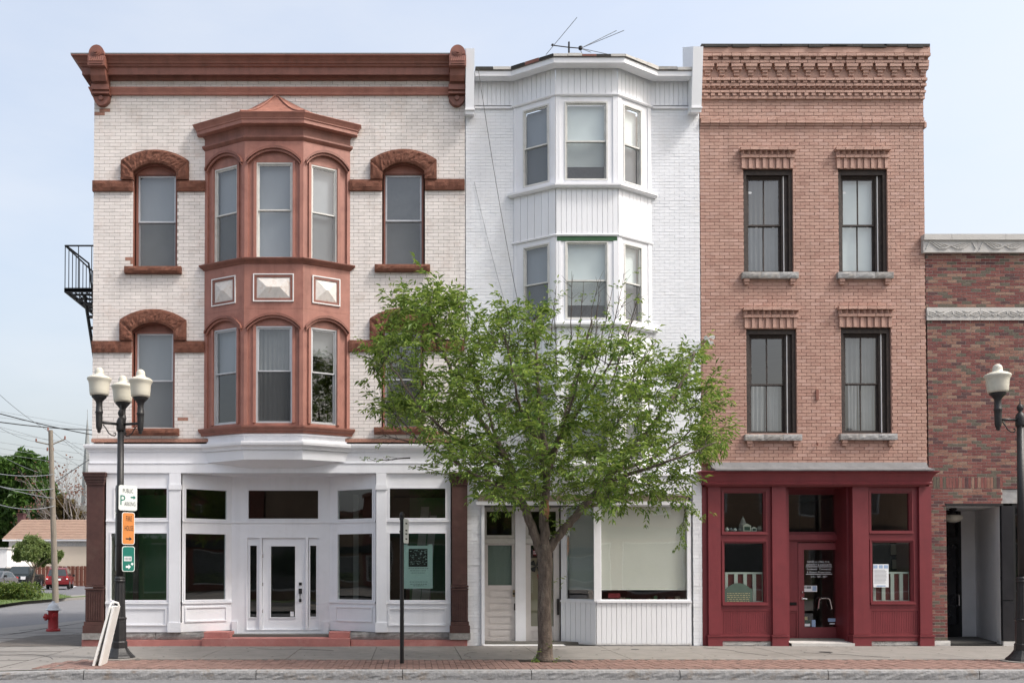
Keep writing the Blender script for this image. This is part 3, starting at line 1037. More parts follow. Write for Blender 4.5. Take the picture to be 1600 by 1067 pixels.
# mouldings round the bay
def bay_mould(name, prof, mm): 
    mb = MB(); mb.sweep(bayp, prof, wall=True); return mb.build(name, mm, b1)
bay_mould('bay_sill', [(-.09, bz(676.5)), (.05, bz(676.5)), (.06, bz(673)), (.09, bz(671)), (.11, bz(668)), (.11, bz(665.5)), (-.09, bz(664.2))], 'trim_dark')
bay_mould('middle_cornice', [(-.09, bz(412)), (.02, bz(412)), (.04, bz(410)), (.09, bz(407.5)), (.11, bz(405.5)), (.11, bz(404.3)), (-.09, bz(403.8))], 'trim_dark')
bay_mould('bed_moulding', [(-.09, bz(220.5)), (.005, bz(220.5)), (.03, bz(218.5)), (.055, bz(216)), (.055, bz(213.5)), (-.09, bz(213.3))], 'trim_dark')
bay_mould('bay_frieze', [(-.09, bz(213.2)), (.004, bz(213.2)), (.004, bz(203)), (.02, bz(200)), (.05, bz(198.5)), (-.09, bz(198.5))], 'trim_dark')
bay_mould('bay_crown', [(-.09, bz(198.4)), (.10, bz(198.4)), (.15, bz(197.5)), (.15, bz(192.5)), (.17, bz(191.3)), (.17, bz(190)), (.20, bz(186.5)), (.235, bz(183.2)), (.235, bz(182.4)), (-.09, bz(182.2))], 'trim_brown')
# hipped copper roof, concave
apex = (xf(432, 150, -.02), -.02, zf(150.5, -.02))
rp = offset_path(bayp, .225, True)[1:-1]
zr0 = bz(182.1)
m = MB()
rings = [(0, 0), (.18, .085), (.36, .21), (.54, .39), (.70, .59), (.84, .80), (.93, .94), (1, 1)]
for (t, h) in rings:
    for (x, y) in rp:
        m.v.append((x + (apex[0] - x) * t, y + (apex[1] - y) * t, zr0 + (apex[2] - zr0) * h))
for j in range(len(rings) - 1):
    for i in range(3):
        m.f.append((j * 4 + i, j * 4 + i + 1, (j + 1) * 4 + i + 1, (j + 1) * 4 + i)); m.m.append(0)
m.build('copper_roof', 'copper', b1)
m = MB()
for i in (1, 2):
    pts = [m_ for m_ in [(rp[i][0] + (apex[0] - rp[i][0]) * t, rp[i][1] + (apex[1] - rp[i][1]) * t - .01, zr0 + (apex[2] - zr0) * h + .008) for t, h in rings]]
    m.tube(pts, .016, 5)
m.build('roof_seams', 'copper', b1, kind='stuff')
# white box under the bay
sk = MB(); sk.sweep(bayp, [(-.10, bz(692.5)), (-.03, bz(692.5)), (-.03, bz(679.5)), (.0, bz(678)), (.0, bz(677)), (-.10, bz(676.7))], wall=True)
sk.build('bay_skirt', 'white_trim', b1)

# ---- white entablature; its crown follows the bay
fas = [(B1L - .02, 1.2), (B1L - .02, 0), A_, B_, C_, D_, (B1R - .01, 0)]
def fz(py): return zf(py, -.1)
m = MB(); m.sweep(fas, [(-.12, fz(706)), (.05, fz(706)), (.06, fz(703)), (.09, fz(700.5)), (.12, fz(699.5)), (.13, fz(696.5)), (.13, fz(694)), (-.12, fz(691))]); m.build('shopfront_crown', 'white_trim', b1)
sf = [(B1L, 1.2), (B1L, 0), (B1R - .01, 0)]
m = MB(); m.sweep(sf, [(-.12, fz(723)), (.04, fz(723)), (.04, fz(706.4)), (-.12, fz(706.4))]); m.build('frieze_board', 'white_trim', b1)
m = MB(); m.sweep(sf, [(-.12, fz(738.5)), (.06, fz(738.5)), (.06, fz(724.5)), (.075, fz(723.2)), (-.12, fz(723.2))]); m.build('frieze_board', 'white_trim', b1)
# soffit box below the bay: sloping underside
zt_, zb_ = fz(706.3), bz(717.5)
m = MB()
bo = [A_, B_, C_, D_]
top = [(x, y, zt_) for x, y in offset_path(bo, .02, True)[1:-1]]
bot = [(x, y, zb_) for x, y in offset_path(bo, -.01, True)[1:-1]]
low = [(A_[0] + .12, -.062, fz(722)), (B_[0] + .05, -.064, fz(731)), (C_[0] - .05, -.064, fz(731)), (D_[0] - .12, -.062, fz(722))]
m.add(top + bot + low, [(0, 4, 5, 1), (1, 5, 6, 2), (2, 6, 7, 3), (4, 8, 9, 5), (5, 9, 10, 6), (6, 10, 11, 7)])
m.build('bay_soffit', 'white_paint', b1)

# ---- shopfront
SFT = fz(738.7)
ZSILL = zf(987)             # bottom of the white joinery
RD = .66                    # recess depth
La, Lb = xf(166, 850), xf(283, 850)
Ra, Rb = xf(588, 850), xf(704, 850)
E0, E1 = xf(362, 850, RD), xf(515, 850, RD)
def front_panel(fr, w, tr, mn, name='shopfront_panel', zbot=None, pan=None, trim=.03):
    """joinery with transom light, big light and a raised panel below; tr/mn = (u0,u1,z0,z1)"""
    zbot = ZSILL if zbot is None else zbot
    m = MB(); m.plate(0, w, zbot, SFT, [tr, mn], -.10, 0, 0, fr)
    m.box(.0, w, 0.001, .03, mn[2] - .055, mn[2] - .015, 0, fr)
    m.box(.0, w, 0.001, .025, tr[2] - .055, tr[2] - .02, 0, fr)
    o = m.build(name, 'white_trim', b1)
    for h in (tr, mn): fixed_window(b1, h[0], h[1], h[2], h[3], 0, 'white_trim', fr, tw=trim, proud=.012)
    if pan:
        k = MB(); k.ring(pan[0], pan[1], .001, .022, pan[2], pan[3], .03, 0, fr); k.build('panel_moulding', 'white_trim', o)
    return o
f = Fr((La, -.02), (1, 0)); w = Lb - La
zt0, zt1, zm0, zm1 = zf(811), zf(761), zf(939), zf(831)
front_panel(f, w, (xf(178, 800) - La, xf(263, 800) - La, zt0, zt1), (xf(172, 880) - La, xf(263, 880) - La, zm0, zm1), pan=(xf(172, 960) - La, xf(261, 960) - La, zf(977), zf(949)))
f = Fr((Ra, -.02), (1, 0)); w = Rb - Ra
front_panel(f, w, (xf(607, 800) - Ra, xf(698, 800) - Ra, zt0, zt1), (xf(607, 880) - Ra, xf(698, 880) - Ra, zm0, zm1), pan=(xf(607, 960) - Ra, xf(697, 960) - Ra, zf(977), zf(949)))
Lq = (xf(284, 850), .03); Rq = (xf(587, 850), .03)
f = Fr(Lq, (E0 - Lq[0], RD - Lq[1])); w = math.hypot(E0 - Lq[0], RD - Lq[1])
front_panel(f, w, (.05 * w, .915 * w, zt0, zt1), (.04 * w, .895 * w, zm0, zm1), pan=(.06 * w, .9 * w, zf(972), zf(948)))
f = Fr((E1, RD), (Rq[0] - E1, Rq[1] - RD)); w = math.hypot(Rq[0] - E1, RD - Rq[1])
front_panel(f, w, (.16 * w, .95 * w, zt0, zt1), (.16 * w, .95 * w, zm0, zm1), pan=(.14 * w, .93 * w, zf(972), zf(948)))
for pa, pb in ((265, 283), (588, 604)):                        # pilasters
    m = MB(); a, b = xf(pa, 850), xf(pb, 850)
    m.box(a, b, -.1, .06, ZSILL, SFT); m.box(a - .02, b + .02, .0, .085, ZSILL + .001, zf(972)); m.box(a - .01, b + .01, .0, .08, zf(765), zf(757))
    m.build('pilaster', 'white_trim', b1)
# recessed entrance wall
f = Fr((E0, RD), (1, 0)); w = E1 - E0
def ex(p): return xf(p, 850, RD) - E0
def ez(p): return zf(p, RD)
dz0 = ez(984)
holes = [(ex(386), ex(499), ez(812), ez(764)), (ex(384.5), ex(500), dz0, ez(838))]
m = MB(); m.plate(0, w, ez(993), SFT, holes, -.12, 0, 0, f)
m.box(0, w, .001, .025, ez(817), ez(813), 0, f)
m.box(ex(363), ex(372), .001, .04, ez(992), ez(970), 0, f); m.box(ex(505), ex(514), .001, .04, ez(992), ez(970), 0, f)
m.build('entrance_wall', 'white_trim', b1)
fixed_window(b1, *holes[0], 0, 'white_trim', f, tw=.03)
a, b, c, e = holes[1]
m = MB(); m.ring(a, b, -.11, .012, c, e, .03, 0, f, wb=.015); m.box(ex(405.5), ex(409.5), -.1, .014, c, e - .03, 0, f); m.box(ex(477.5), ex(481.5), -.1, .014, c, e - .03, 0, f)
m.build('door_frame', 'white_trim', b1)
def leaf(name, ua, ub, ga, gb, gz0, gz1, dd=-.03):
    m = MB(); m.plate(ua, ub, c + .017, e - .032, [(ga, gb, gz0, gz1)], dd - .045, dd, 0, f)
    o = m.build(name, 'white_paint', b1)
    k = MB(); k.ring(ga - .022, gb + .022, dd + .001, dd + .016, gz0 - .022, gz1 + .022, .021, 0, f); k.build('bead', 'white_trim', o)
    pane_into('pane', ga, gb, gz0, gz1, dd - .02, o, f, 'glass_shop')
    return o
leaf('sidelight', a + .031, ex(405), ex(390.5), ex(401), ez(964), ez(852))
leaf('sidelight', ex(482), b - .031, ex(484.5), ex(494), ez(963), ez(852))
dr = leaf('door', ex(410), ex(477), ex(423), ex(461), ez(964), ez(853))
k = MB(); k.box(ex(467), ex(471.5), -.029, -.012, ez(914), ez(909.5), 0, f); k.box(ex(466.7), ex(471.8), -.029, -.01, ez(927), ez(919), 0, f)
k.tube([f.p(ex(469.2), -.012, ez(921)), f.p(ex(469.2), .03, ez(924)), f.p(ex(469.2), .035, ez(930)), f.p(ex(469.2), .01, ez(936)), f.p(ex(469.2), -.02, ez(938))], .011, 6)
k.box(ex(467.3), ex(471), -.029, -.012, ez(940), ez(935), 0, f); k.build('door_handle', 'black_paint', dr)
k = MB(); k.box(ex(453.5), ex(459), -.045, -.043, ez(962.5), ez(955), 0, f); k.build('door_notice', 'paper', dr)
k = MB()
for py in (866, 910, 952): k.box(ex(409.2), ex(411), -.028, -.02, ez(py + 5), ez(py), 0, f)
k.build('hinges', 'steel', dr, kind='stuff')
m = MB(); m.poly([(Lq[0], -.03, SFT - .002), (E0, RD, SFT - .002), (E1, RD, SFT - .002), (Rq[0], -.03, SFT - .002)]); m.build('entrance_ceiling', 'white_paint', b1)
# cast-iron end piers
def iron_pier(pa, pb):
    a, b = xf(pa, 850), xf(pb, 850)
    cc = (a + b) / 2; h = (b - a) / 2
    m = MB(); m.box(a, b, -.2, .08, zf(914), zf(758)); o = m.build('iron_pier', 'iron_brown', b1)
    m = MB()
    for (py0, py1, ex_, dd) in ((758, 754, .02, .10), (753.8, 750, .04, .115), (749.8, 745, .07, .135), (744.8, 741, .10, .16), (740.8, 738.6, .115, .175)):
        m.box(a - ex_ * .6, b + ex_ * .6, -.1, dd, zf(py0), zf(py1))
    m.build('pier_capital', 'iron_brown', o)
    m = MB()
    m.box(a - .01, b + .01, -.2, .09, zf(970), zf(921))
    for q in range(7):
        x = a + (b - a) * (q + .5) / 7
        m.box(x - .012, x + .012, .09, .105, zf(969), zf(925))
    m.build('fluted_base', 'iron_brown', o)
    m = MB(); m.box(a - .02, b + .02, -.2, .115, zf(920.8), zf(918.5)); m.box(a - .02, b + .02, -.2, .105, zf(917), zf(914.5)); m.box(a - .03, b + .03, -.2, .12, zf(976), zf(970.3)); m.box(a - .05, b + .05, -.2, .14, zf(988), zf(976.2))
    m.build('pier_moulding', 'iron_brown', o)
    m = MB(); m.box(a - .06, b + .06, -.2, .155, zf(998), zf(988.2)); m.build('pier_plinth', 'grey_stone', o)
iron_pier(137, 163); iron_pier(706, 730)
# stone base, red ledge and step
def seg_stone(pa, pb):
    a, b = xf(pa, 990), xf(pb, 990)
    n = max(1, round((b - a) / 1.2))
    for i in range(n):
        rock_rect(b1, 'base_stone', a + (b - a) * i / n + .004, a + (b - a) * (i + 1) / n - .004, zf(998.5), ZSILL - .003, .0, .02, 'grey_stone', cell=.1)
seg_stone(167, 319); seg_stone(547, 704)
m = MB(); m.box(B1L - .16, xf(317, 1003), -.3, .10, -.02, zf(999)); m.build('red_ledge', 'red_step', b1)
m = MB(); m.box(xf(549, 1003), B1R + .03, -.3, .09, -.02, zf(999)); m.build('red_ledge', 'red_step', b1)
m = MB(); m.box(xf(318, 1003), xf(547.5, 1003), -1.2, .16, -.02, zf(997, -.16)); m.build('entrance_step', 'red_step', b1)
m = MB()
for (pa, pb) in ((320, 362), (515, 547)):
    a, b = xf(pa, 990, .2), xf(pb, 990, .2)
    m.box(a, b, -.5, .0, zf(997, -.16) + .002, ZSILL - .004)
m.build('step_block', 'red_step', b1)
# shop interior: green partition and pale posts seen through the glass
m = MB(); m.box(xf(150, 850), xf(250, 850), -1.8, -1.7, .23, 3.4); m.build('partition', 'interior_green', b1)
m = MB(); m.box(xf(208, 850, 1.2), xf(216, 850, 1.2), -1.25, -1.2, .23, 3.4); m.build('inner_post', 'interior_wall', b1)
m = MB(); m.box(xf(552, 850, 1.4), xf(560, 850, 1.4), -1.45, -1.4, .23, 3.4); m.box(xf(668, 850, 1.4), xf(673, 850, 1.4), -1.55, -1.4, .23, 3.0); m.build('inner_post', 'curtain', b1)
m = MB(); m.box(xf(640, 850, 2.2), xf(720, 850, 2.2), -2.6, -2.5, .23, 3.4); m.build('partition', 'interior_green', b1)
m = MB(); m.box(B1L + .23, B1R - .23, -4.2, -4.1, .22, 3.9); m.build('back_partition', 'interior_dark', b1)

for (pa, pb, za_) in ((662, 668, 3.1), (676, 680, 2.9)):                # boards leaning inside
    xa_, xb_ = xf(pa, 870, .9), xf(pb, 870, .9)
    m = MB(); m.add([(xa_ - .35, .7, .23), (xa_ - .15, .7, .23), (xb_ + .05, 1.3, za_), (xa_ - .05, 1.3, za_), (xa_ - .35, .74, .23), (xa_ - .15, .74, .23), (xb_ + .05, 1.34, za_), (xa_ - .05, 1.34, za_)], [(0, 1, 2, 3), (7, 6, 5, 4), (0, 4, 5, 1), (1, 5, 6, 2), (2, 6, 7, 3), (3, 7, 4, 0)])
    tag(m.build('board', 'grey_wood'), ('left' if pa < 670 else 'right') + ' one of two bare planks leaning inside the window behind the teal poster', 'board', 'planks leaning in the shop')
# poster hanging inside the right-hand window
pz = -.06
po = MB(); fq = Fr((0, 0), (1, 0))
ua, ub = xf(630.5, 880, .06), xf(676, 880, .06); za, zb_ = zf(919, .06), zf(852, .06)
po.box(ua, ub, pz - .003, pz, za, zb_); po.box(ua + .01, ua + .09, pz - .003, pz, zb_, zb_ + .03); po.box(ub - .10, ub - .01, pz - .003, pz, zb_, zb_ + .03)
pt = po.build('window_poster', 'poster_teal'); tag(pt, 'pale teal poster with dark square print hanging in the right shop window', 'poster')
k = MB(); k.box(xf(638.5, 880, .06), xf(668, 880, .06), pz + .001, pz + .003, zf(885, .06), zf(857, .06)); k.build('print', 'ink', pt)
k = MB()
random.seed(4)
for i in range(60):
    x = random.uniform(xf(640, 880, .06), xf(665, 880, .06)); z = random.uniform(zf(883, .06), zf(859, .06)); L = random.uniform(.01, .05)
    k.box(x, x + L, pz + .0035, pz + .0045, z, z + .006)
k.build('print_highlights', 'poster_teal', pt, kind='stuff')
k = MB()
for (py, pa, pb) in ((888, 638, 670), (891.5, 641, 666), (895, 643, 664), (909, 640, 668), (912.5, 641, 667), (915, 646, 662)):
    x, xe = xf(pa, 880, .06), xf(pb, 880, .06)
    while x < xe:
        L = random.uniform(.015, .05); k.box(x, min(xe, x + L), pz + .001, pz + .002, zf(py, .06), zf(py, .06) + .012); x += L + .012
k.build('print_lines', 'ink_grey', pt, kind='stuff')

# ---- fire escape on the left side wall
fe = thing('fire_escape', (B1L, 2.6, zf(470, 2.6)), 'black iron fire escape balcony and ladder on the left side wall', 'fire escape')
X0, X1 = B1L - 1.27, B1L - .01
Y0, Y1 = 1.75, 4.6
zp = zf(452, 1.75); zrail = zf(384, 1.75)
m = MB()
for k_ in range(9):
    y = Y0 + (Y1 - Y0) * k_ / 8
    m.box(X0, X1, -y - .02, -y + .02, zp - .05, zp)
for k_ in range(10):
    x = X0 + (X1 - X0) * k_ / 9
    m.box(x - .012, x + .012, -Y1, -Y0, zp, zp + .02)
m.box(X0 - .02, X0 + .03, -Y1, -Y0, zp - .07, zp + .03); m.box(X0, X1, -Y0 - .03, -Y0 + .02, zp - .07, zp + .03)
m.build('platform', 'black_iron', fe)
m = MB()
m.tube([(X1, Y0, zrail), (X0, Y0, zrail), (X0, Y1, zrail), (X1, Y1, zrail)], .022, 5)
m.build('handrail', 'black_iron', fe)
for i in range(5):
    x = X0 + (X1 - X0) * i / 4
    m = MB(); m.tube([(x, Y0, zp), (x, Y0, zrail)], .011, 4); m.build('baluster', 'black_iron', fe)
for i in range(1, 13):
    y = Y0 + (Y1 - Y0) * i / 12
    m = MB(); m.tube([(X0, y, zp), (X0, y, zrail)], .011, 4); m.build('baluster', 'black_iron', fe)
m = MB(); m.tube([(X0 + .02, Y0 + .02, zrail), (X0 + .47, Y0 + .25, zrail - .34), (X0 + .56, Y0 + .3, zp - .1)], .024, 5); m.build('stair_rail', 'black_iron', fe)
for y in (Y0, Y1):
    m = MB(); m.tube([(X0 + .05, y, zp - .05), (X1, y, zp - .85)], .022, 5); m.build('bracket', 'black_iron', fe)
s0 = Vector((X0 + .34, Y0 + .35, zp - .02)); s1 = Vector((X0 + .34, Y0 + 3.6, zp - 6.2))
for dx in (0, .6):
    m = MB()
    d = Vector((dx, 0, 0))
    m.tube([s0 + d, s1 + d], .042, 4); m.build('stringer', 'black_iron', fe)
for i in range(1, 26):
    q = s0 + (s1 - s0) * i / 26
    m = MB(); m.box(q.x, q.x + .6, -q.y - .1, -q.y + .1, q.z - .015, q.z + .015); m.build('tread', 'black_iron', fe)
# ================================================================== BUILDING 2: white, four storeys of bay and boards
B2L, B2R = B1R, xf(1095, 450)
B2TOP = zf(109, -.28)
b2 = thing('brick_building', ((B2L + B2R) / 2, 0, 0), 'narrow white painted brick building with three tier white bay and boarded frieze', 'building')
shell(b2, B2L, B2R, B2TOP - .05, 14, 'white_paint_brick', [.06, zf(770), zf(545), zf(325)])
V0 = -.52
a2, b2_ = (xf(803, 330), 0.0), (xf(868.5, 330, V0), V0)
c2, d2 = (xf(965.5, 330, V0), V0), (xf(1017, 330), 0.0)
bay2 = [a2, b2_, c2, d2]
def vz(py): return zf(py, V0)
for (q0, q1) in ((B2L + .012, a2[0] + .03), (d2[0] - .03, B2R - .012)):
    brickwork(b2, q0, q1, zf(752), zf(167), [], .218, .0690, ['white_paint_brick'], 'white_joint', joint=.008, rec=.005, limit=150)
piers = ((730, 751.5), (1083, 1097))
for pa, pb in piers:
    brickwork(b2, max(B2L + .005, xf(pa, 880)), min(B2R - .003, xf(pb, 880)), 0.0, zf(752), [], .26, .075, ['white_paint_brick'], 'white_joint', joint=.007, rec=.004, jit=.004, limit=0)
m = MB(); m.box(B2L + .01, B2R - .01, -.14, -.012, zf(168), B2TOP - .06); m.build('parapet', 'white_paint', b2)
m = MB(); m.box(B2L + .23, B2R - .23, -.3, -.11, zf(790), zf(745)); m.build('lintel_beam', 'interior_dark', b2)

F2 = [Fr(a2, (b2_[0] - a2[0], V0)), Fr(b2_, (1, 0)), Fr(c2, (d2[0] - c2[0], -V0))]
W2 = [math.hypot(b2_[0] - a2[0], V0), c2[0] - b2_[0], math.hypot(d2[0] - c2[0], V0)]
def boards(parent, fr, w0, w1, z0, z1, pitch, d=.0, th=.018, mname='white_paint', gap=.007):
    n = max(1, round((w1 - w0) / pitch))
    p = (w1 - w0) / n
    m = MB(); m.quad(fr.p(w0, d, z0), fr.p(w1, d, z0), fr.p(w1, d, z1), fr.p(w0, d, z1)); m.build('backing_board', 'aged_white', parent)
    for i in range(n):
        m = MB(); m.box(w0 + p * i + gap / 2, w0 + p * (i + 1) - gap / 2, d + .001, d + th + random.uniform(-.002, .002), z0, z1, 0, fr, back=False)
        m.build('board', mname, parent)
wz = [(vz(282), vz(159)), (vz(499), vz(377)), (vz(718), vz(598))]
wf = [(.225, .85), (.145, .84), (.17, .72)]
zone = [(vz(287), vz(151)), (vz(503), vz(369.5)), (vz(722), vz(590))]
for si in range(3):
    z0, z1 = wz[si]
    for fi in range(3):
        fr, w = F2[fi], W2[fi]
        ua, ub = wf[fi][0] * w, wf[fi][1] * w
        m = MB(); m.plate(.002, w - .002, zone[si][0], zone[si][1], [(ua, ub, z0, z1)], -.08, 0, 0, fr)
        m.box(.002, .05, .001, .014, zone[si][0], zone[si][1], 0, fr); m.box(w - .10, w - .002, .001, .018, zone[si][0], zone[si][1], 0, fr)
        if fi: m.box(.052, .10, .001, .016, zone[si][0], zone[si][1], 0, fr)
        m.build('bay_casing', 'white_trim', b2)
        top = ('blind', 'blind_white' if fi != 0 else 'blind_grey')
        bot = ('blind', 'blind_grey' if fi != 1 else 'blind_white', .62 if fi == 1 else 1.0)
        sash_window(b2, ua, ub, z0, z1, .012, 'grey_sash', 'grey_sash', fr=fr, fw=.032, sw=.03, deep=.10, top=top, bot=bot, screen='screen')
    if si == 1:
        fr, w = F2[1], W2[1]
        m = MB(); m.box(.02, w - .02, .001, .02, vz(376.6), vz(370.2), 0, fr); m.build('green_header', 'green_trim', b2)
    mb = MB(); zs_ = zone[si][0]
    mb.sweep(bay2, [(-.08, zs_ - .11), (.10, zs_ - .11), (.115, zs_ - .085), (.13, zs_ - .08), (.13, zs_ - .035), (.03, zs_ - .002), (-.08, zs_ - .001)], wall=True)
    mb.build('bay_sill', 'white_trim', b2)
    if si:
        mb = MB(); zs_ = zone[si][1]
        mb.sweep(bay2, [(-.08, zs_ + .001), (.035, zs_ + .001), (.045, zs_ + .03), (.03, zs_ + .045), (-.08, zs_ + .046)], wall=True)
        mb.build('bead_moulding', 'white_trim', b2)
for (zt, zb) in ((zone[0][0] - .111, zone[1][1] + .047), (zone[1][0] - .111, zone[2][1] + .047), (zone[2][0] - .111, vz(752))):
    for fi in range(3):
        boards(b2, F2[fi], .003, W2[fi] - .003, zb, zt, [.155, .108, .115][fi])
# frieze boards, flat parts and bay
zf0, zf1 = zf(166), zf(126)
xl, xr = xf(741, 150), xf(1081, 150)
boards(b2, F0, xl, a2[0] - .004, zf0, zf1, .095)
boards(b2, F0, d2[0] + .004, xr, zf0, zf1, .105)
for fi in range(3): boards(b2, F2[fi], .003, W2[fi] - .003, zone[0][1] + .05, zf1, [.105, .135, .11][fi])
ep = [(xl, 0), a2, b2_, c2, d2, (xr, 0)]
mb = MB(); mb.sweep([(xl, 0), a2, b2_, c2, d2, (xr, 0)], [(-.08, zone[0][1] + .001), (.035, zone[0][1] + .001), (.05, zone[0][1] + .025), (.05, zone[0][1] + .05), (-.08, zone[0][1] + .05)]); mb.build('bead_moulding', 'white_trim', b2)
mb = MB(); mb.box(xl, a2[0] - .05, -.02, .05, zf(171), zf(167)); mb.box(d2[0] + .05, xr, -.02, .05, zf(171), zf(167)); mb.build('frieze_bead', 'white_trim', b2)
e0, e1, e2 = zf(118.5, -.3), zf(111, -.3), zf(106.5, -.3)
mb = MB(); mb.sweep(ep, [(-.1, zf1 + .002), (.06, zf1 + .002), (.07, e0 + .0), (.30, e0 - .005), (.30, e1), (-.1, e1)]); mb.build('eave', 'white_trim', b2)
mb = MB(); mb.sweep(ep, [(-.1, e1 + .002), (.325, e1 + .002), (.32, e2), (-.1, e2 + .01)]); mb.build('roof_edge', 'roof_patchy', b2)
# flaking strips of flashing along the roof edge
random.seed(5)
op = offset_path(ep, .327)
for i in range(len(op) - 1):
    L = math.hypot(op[i + 1][0] - op[i][0], op[i + 1][1] - op[i][1]); n = max(2, int(L / .3))
    fr = Fr(op[i], (op[i + 1][0] - op[i][0], op[i + 1][1] - op[i][1]))
    for k in range(n):
        m = MB(); m.box(L * k / n + .004, L * (k + 1) / n - .004, 0, .008, e1 + .004 + random.uniform(0, .012), e2 + random.uniform(-.01, .02), 0, fr)
        m.build('flashing_strip', random.choice(['roof_dark', 'limestone', 'roof_patchy', 'trim_dark'] if i < 3 else ['limestone', 'sill_stone', 'limestone']), b2)
# end blocks
for (pa, pb, t0, t1, side) in ((727.5, 741, 76, 180, -1), (1081, 1096.5, 73, 177, 1)):
    a, b = xf(pa, 130, -.3), xf(pb, 130, -.3)
    m = MB()
    pts = [(.0, zf(t1)), (.26, zf(t1, -.26) + .02), (.42, zf(t0, -.42)), (-.35, zf(t0, .35) - .02), (-.35, zf(t1))]
    A = [(a, -d, z) for d, z in pts] + [(b, -d, z) for d, z in pts]
    n = len(pts)
    m.add(A, [tuple(range(n)), tuple(range(2 * n - 1, n - 1, -1))] + [(i, n + i, n + (i + 1) % n, (i + 1) % n) for i in range(n)])
    o = m.build('end_block', 'white_paint', b2)
    m = MB(); m.box(a - .012, b + .012, -.01, .30, zf(t1) - .035, zf(t1) - .003); m.build('block_foot', 'white_trim', o)

# ---- shopfront of the white building
xs0, xs1 = xf(744, 760, -.2), xf(1082, 760, -.2)
fr = Fr((xs0, -.16), (1, 0))
m = MB(); m.box(0, xs1 - xs0, -.17, 0, zf(773, -.16), zf(744, -.16), 0, fr); m.build('fascia_box', 'white_paint', b2)
boards(b2, fr, .03, xs1 - xs0 - .03, zf(771, -.16), zf(746, -.16), .115, d=.002)
m = MB(); m.box(-.02, xs1 - xs0 + .02, -.17, .05, zf(743.5, -.16), zf(739.5, -.16), 0, fr); m.build('fascia_cap', 'white_trim', b2)
fr2 = Fr((xs0 + .04, -.02), (1, 0))
boards(b2, fr2, .0, xs1 - xs0 - .08, zf(783), zf(773.5), .11, mname='door_shade_cloth')
m = MB(); m.box(xs0, xs1, -.2, .11, zf(789), zf(783.4)); m.build('head_trim', 'white_trim', b2)
SH = zf(789.3)
DD = .62
def dx(p): return xf(p, 900, DD)
def dz(p): return zf(p, DD)
# left jamb trim
m = MB(); m.box(xf(752, 900), xf(757, 900), -.3, .03, .03, SH); m.build('jamb_trim', 'white_trim', b2)
m = MB(); m.box(xf(752, 900) - .01, xf(757, 900) - .03, -DD - .1, -.301, .03, SH); m.build('jamb_wall', 'white_paint', b2)
X_l, X_p0, X_p1, X_r = dx(755), dx(805), dx(821), dx(874.5)
fd = Fr((0, DD), (1, 0))
zt_d = dz(849)
m = MB()
m.box(X_p0, X_p1, -.1, .05, dz(1004), SH, 0, fd); m.build('door_post', 'white_trim', b2)
m = MB(); m.box(X_l - .1, X_p0 - .001, -.1, .03, dz(849), dz(841), 0, fd); m.box(X_p1 + .001, X_r, -.1, .03, dz(849), dz(841), 0, fd); m.build('transom_bar', 'grey_wood', b2)
for (a, b) in ((X_l + .01, X_p0 - .002), (X_p1 + .002, X_r - .01)):
    fixed_window(b2, a, b, dz(840.6), dz(794), -.01, 'grey_wood', fd, tw=.07, back=.06)
m = MB(); m.box(X_l - .1, X_r, -.1, .02, dz(793.7), SH, 0, fd); m.build('head_board', 'grey_wood', b2)
def panel_door(a, b, glass, panels, label=None):
    z0, z1 = dz(1003.5), zt_d - .003
    m = MB(); m.plate(a, b, z0, z1, [glass] + panels, -.06, -.012, 0, fd)
    o = m.build('door', 'door_pinkwhite', b2)
    for p in panels:
        k = MB(); k.box(p[0], p[1], -.05, -.03, p[2], p[3], 0, fd); k.box(p[0] + .05, p[1] - .05, -.03, -.018, p[2] + .035, p[3] - .035, 0, fd); k.build('door_panel', 'door_pinkwhite', o)
    pane_into('pane', glass[0], glass[1], glass[2], glass[3], -.035, o, fd, 'glass_shop')
    return o
d1 = panel_door(X_l + .012, X_p0 - .004, (dx(762.5), dx(800), dz(914), dz(851.5)), [(dx(762), dx(800), dz(q + 13), dz(q)) for q in (921, 941, 962, 982)])
m = MB(); m.box(dx(762.6), dx(799.8), -.06, -.055, dz(914), dz(851.6), 0, fd); m.build('blind', 'blind_sage', d1)
m = MB(); m.box(dx(803), dx(806), -.011, .0, dz(953), dz(942), 0, fd); m.tube([fd.p(dx(802.5), -.01, dz(927)), fd.p(dx(802.5), .05, dz(927))], .025, 8); m.build('lock_plate', 'black_paint', d1)
m = MB(); m.box(dx(801), dx(804.5), -.011, .012, dz(932), dz(921), 0, fd); m.build('door_handle', 'brass', d1)
d2o = panel_door(X_p1 + .004, X_r - .004, (dx(829.5), dx(865), dz(978), dz(851.5)), [(dx(829.5), dx(865), dz(999), dz(985))])
m = MB(); m.box(dx(829.6), dx(864.8), -.062, -.057, dz(978), dz(871), 0, fd); m.build('shade', 'door_shade_cloth', d2o)
m = MB()
for i in range(5): m.box(dx(833.5), dx(841), -.0345, -.0335, dz(866.5 - i * 1.5), dz(865.6 - i * 1.5), i % 2, fd)
m.build('flag_sticker', ['flag_red', 'paper'], d2o)
m = MB()
for (a, b) in ((20, 80), (200, 260), (110, 165), (290, 340)):
    c0 = (dx(838), dz(884)); rr = .14
    m.prism([c0, (c0[0] + rr * math.cos(R(a)), c0[1] + rr * math.sin(R(a))), (c0[0] + rr * 1.05 * math.cos(R((a + b) / 2)), c0[1] + rr * 1.05 * math.sin(R((a + b) / 2))), (c0[0] + rr * math.cos(R(b)), c0[1] + rr * math.sin(R(b)))], -.033, -.031, 0, fd)
m.build('door_ornament', 'ink', d2o)
m = MB(); m.prism([(dx(840), dz(898)), (dx(843), dz(893)), (dx(846), dz(899)), (dx(845), dz(906)), (dx(841), dz(905))], -.033, -.029, 0, fd); m.build('door_ribbon', 'flag_red', d2o)
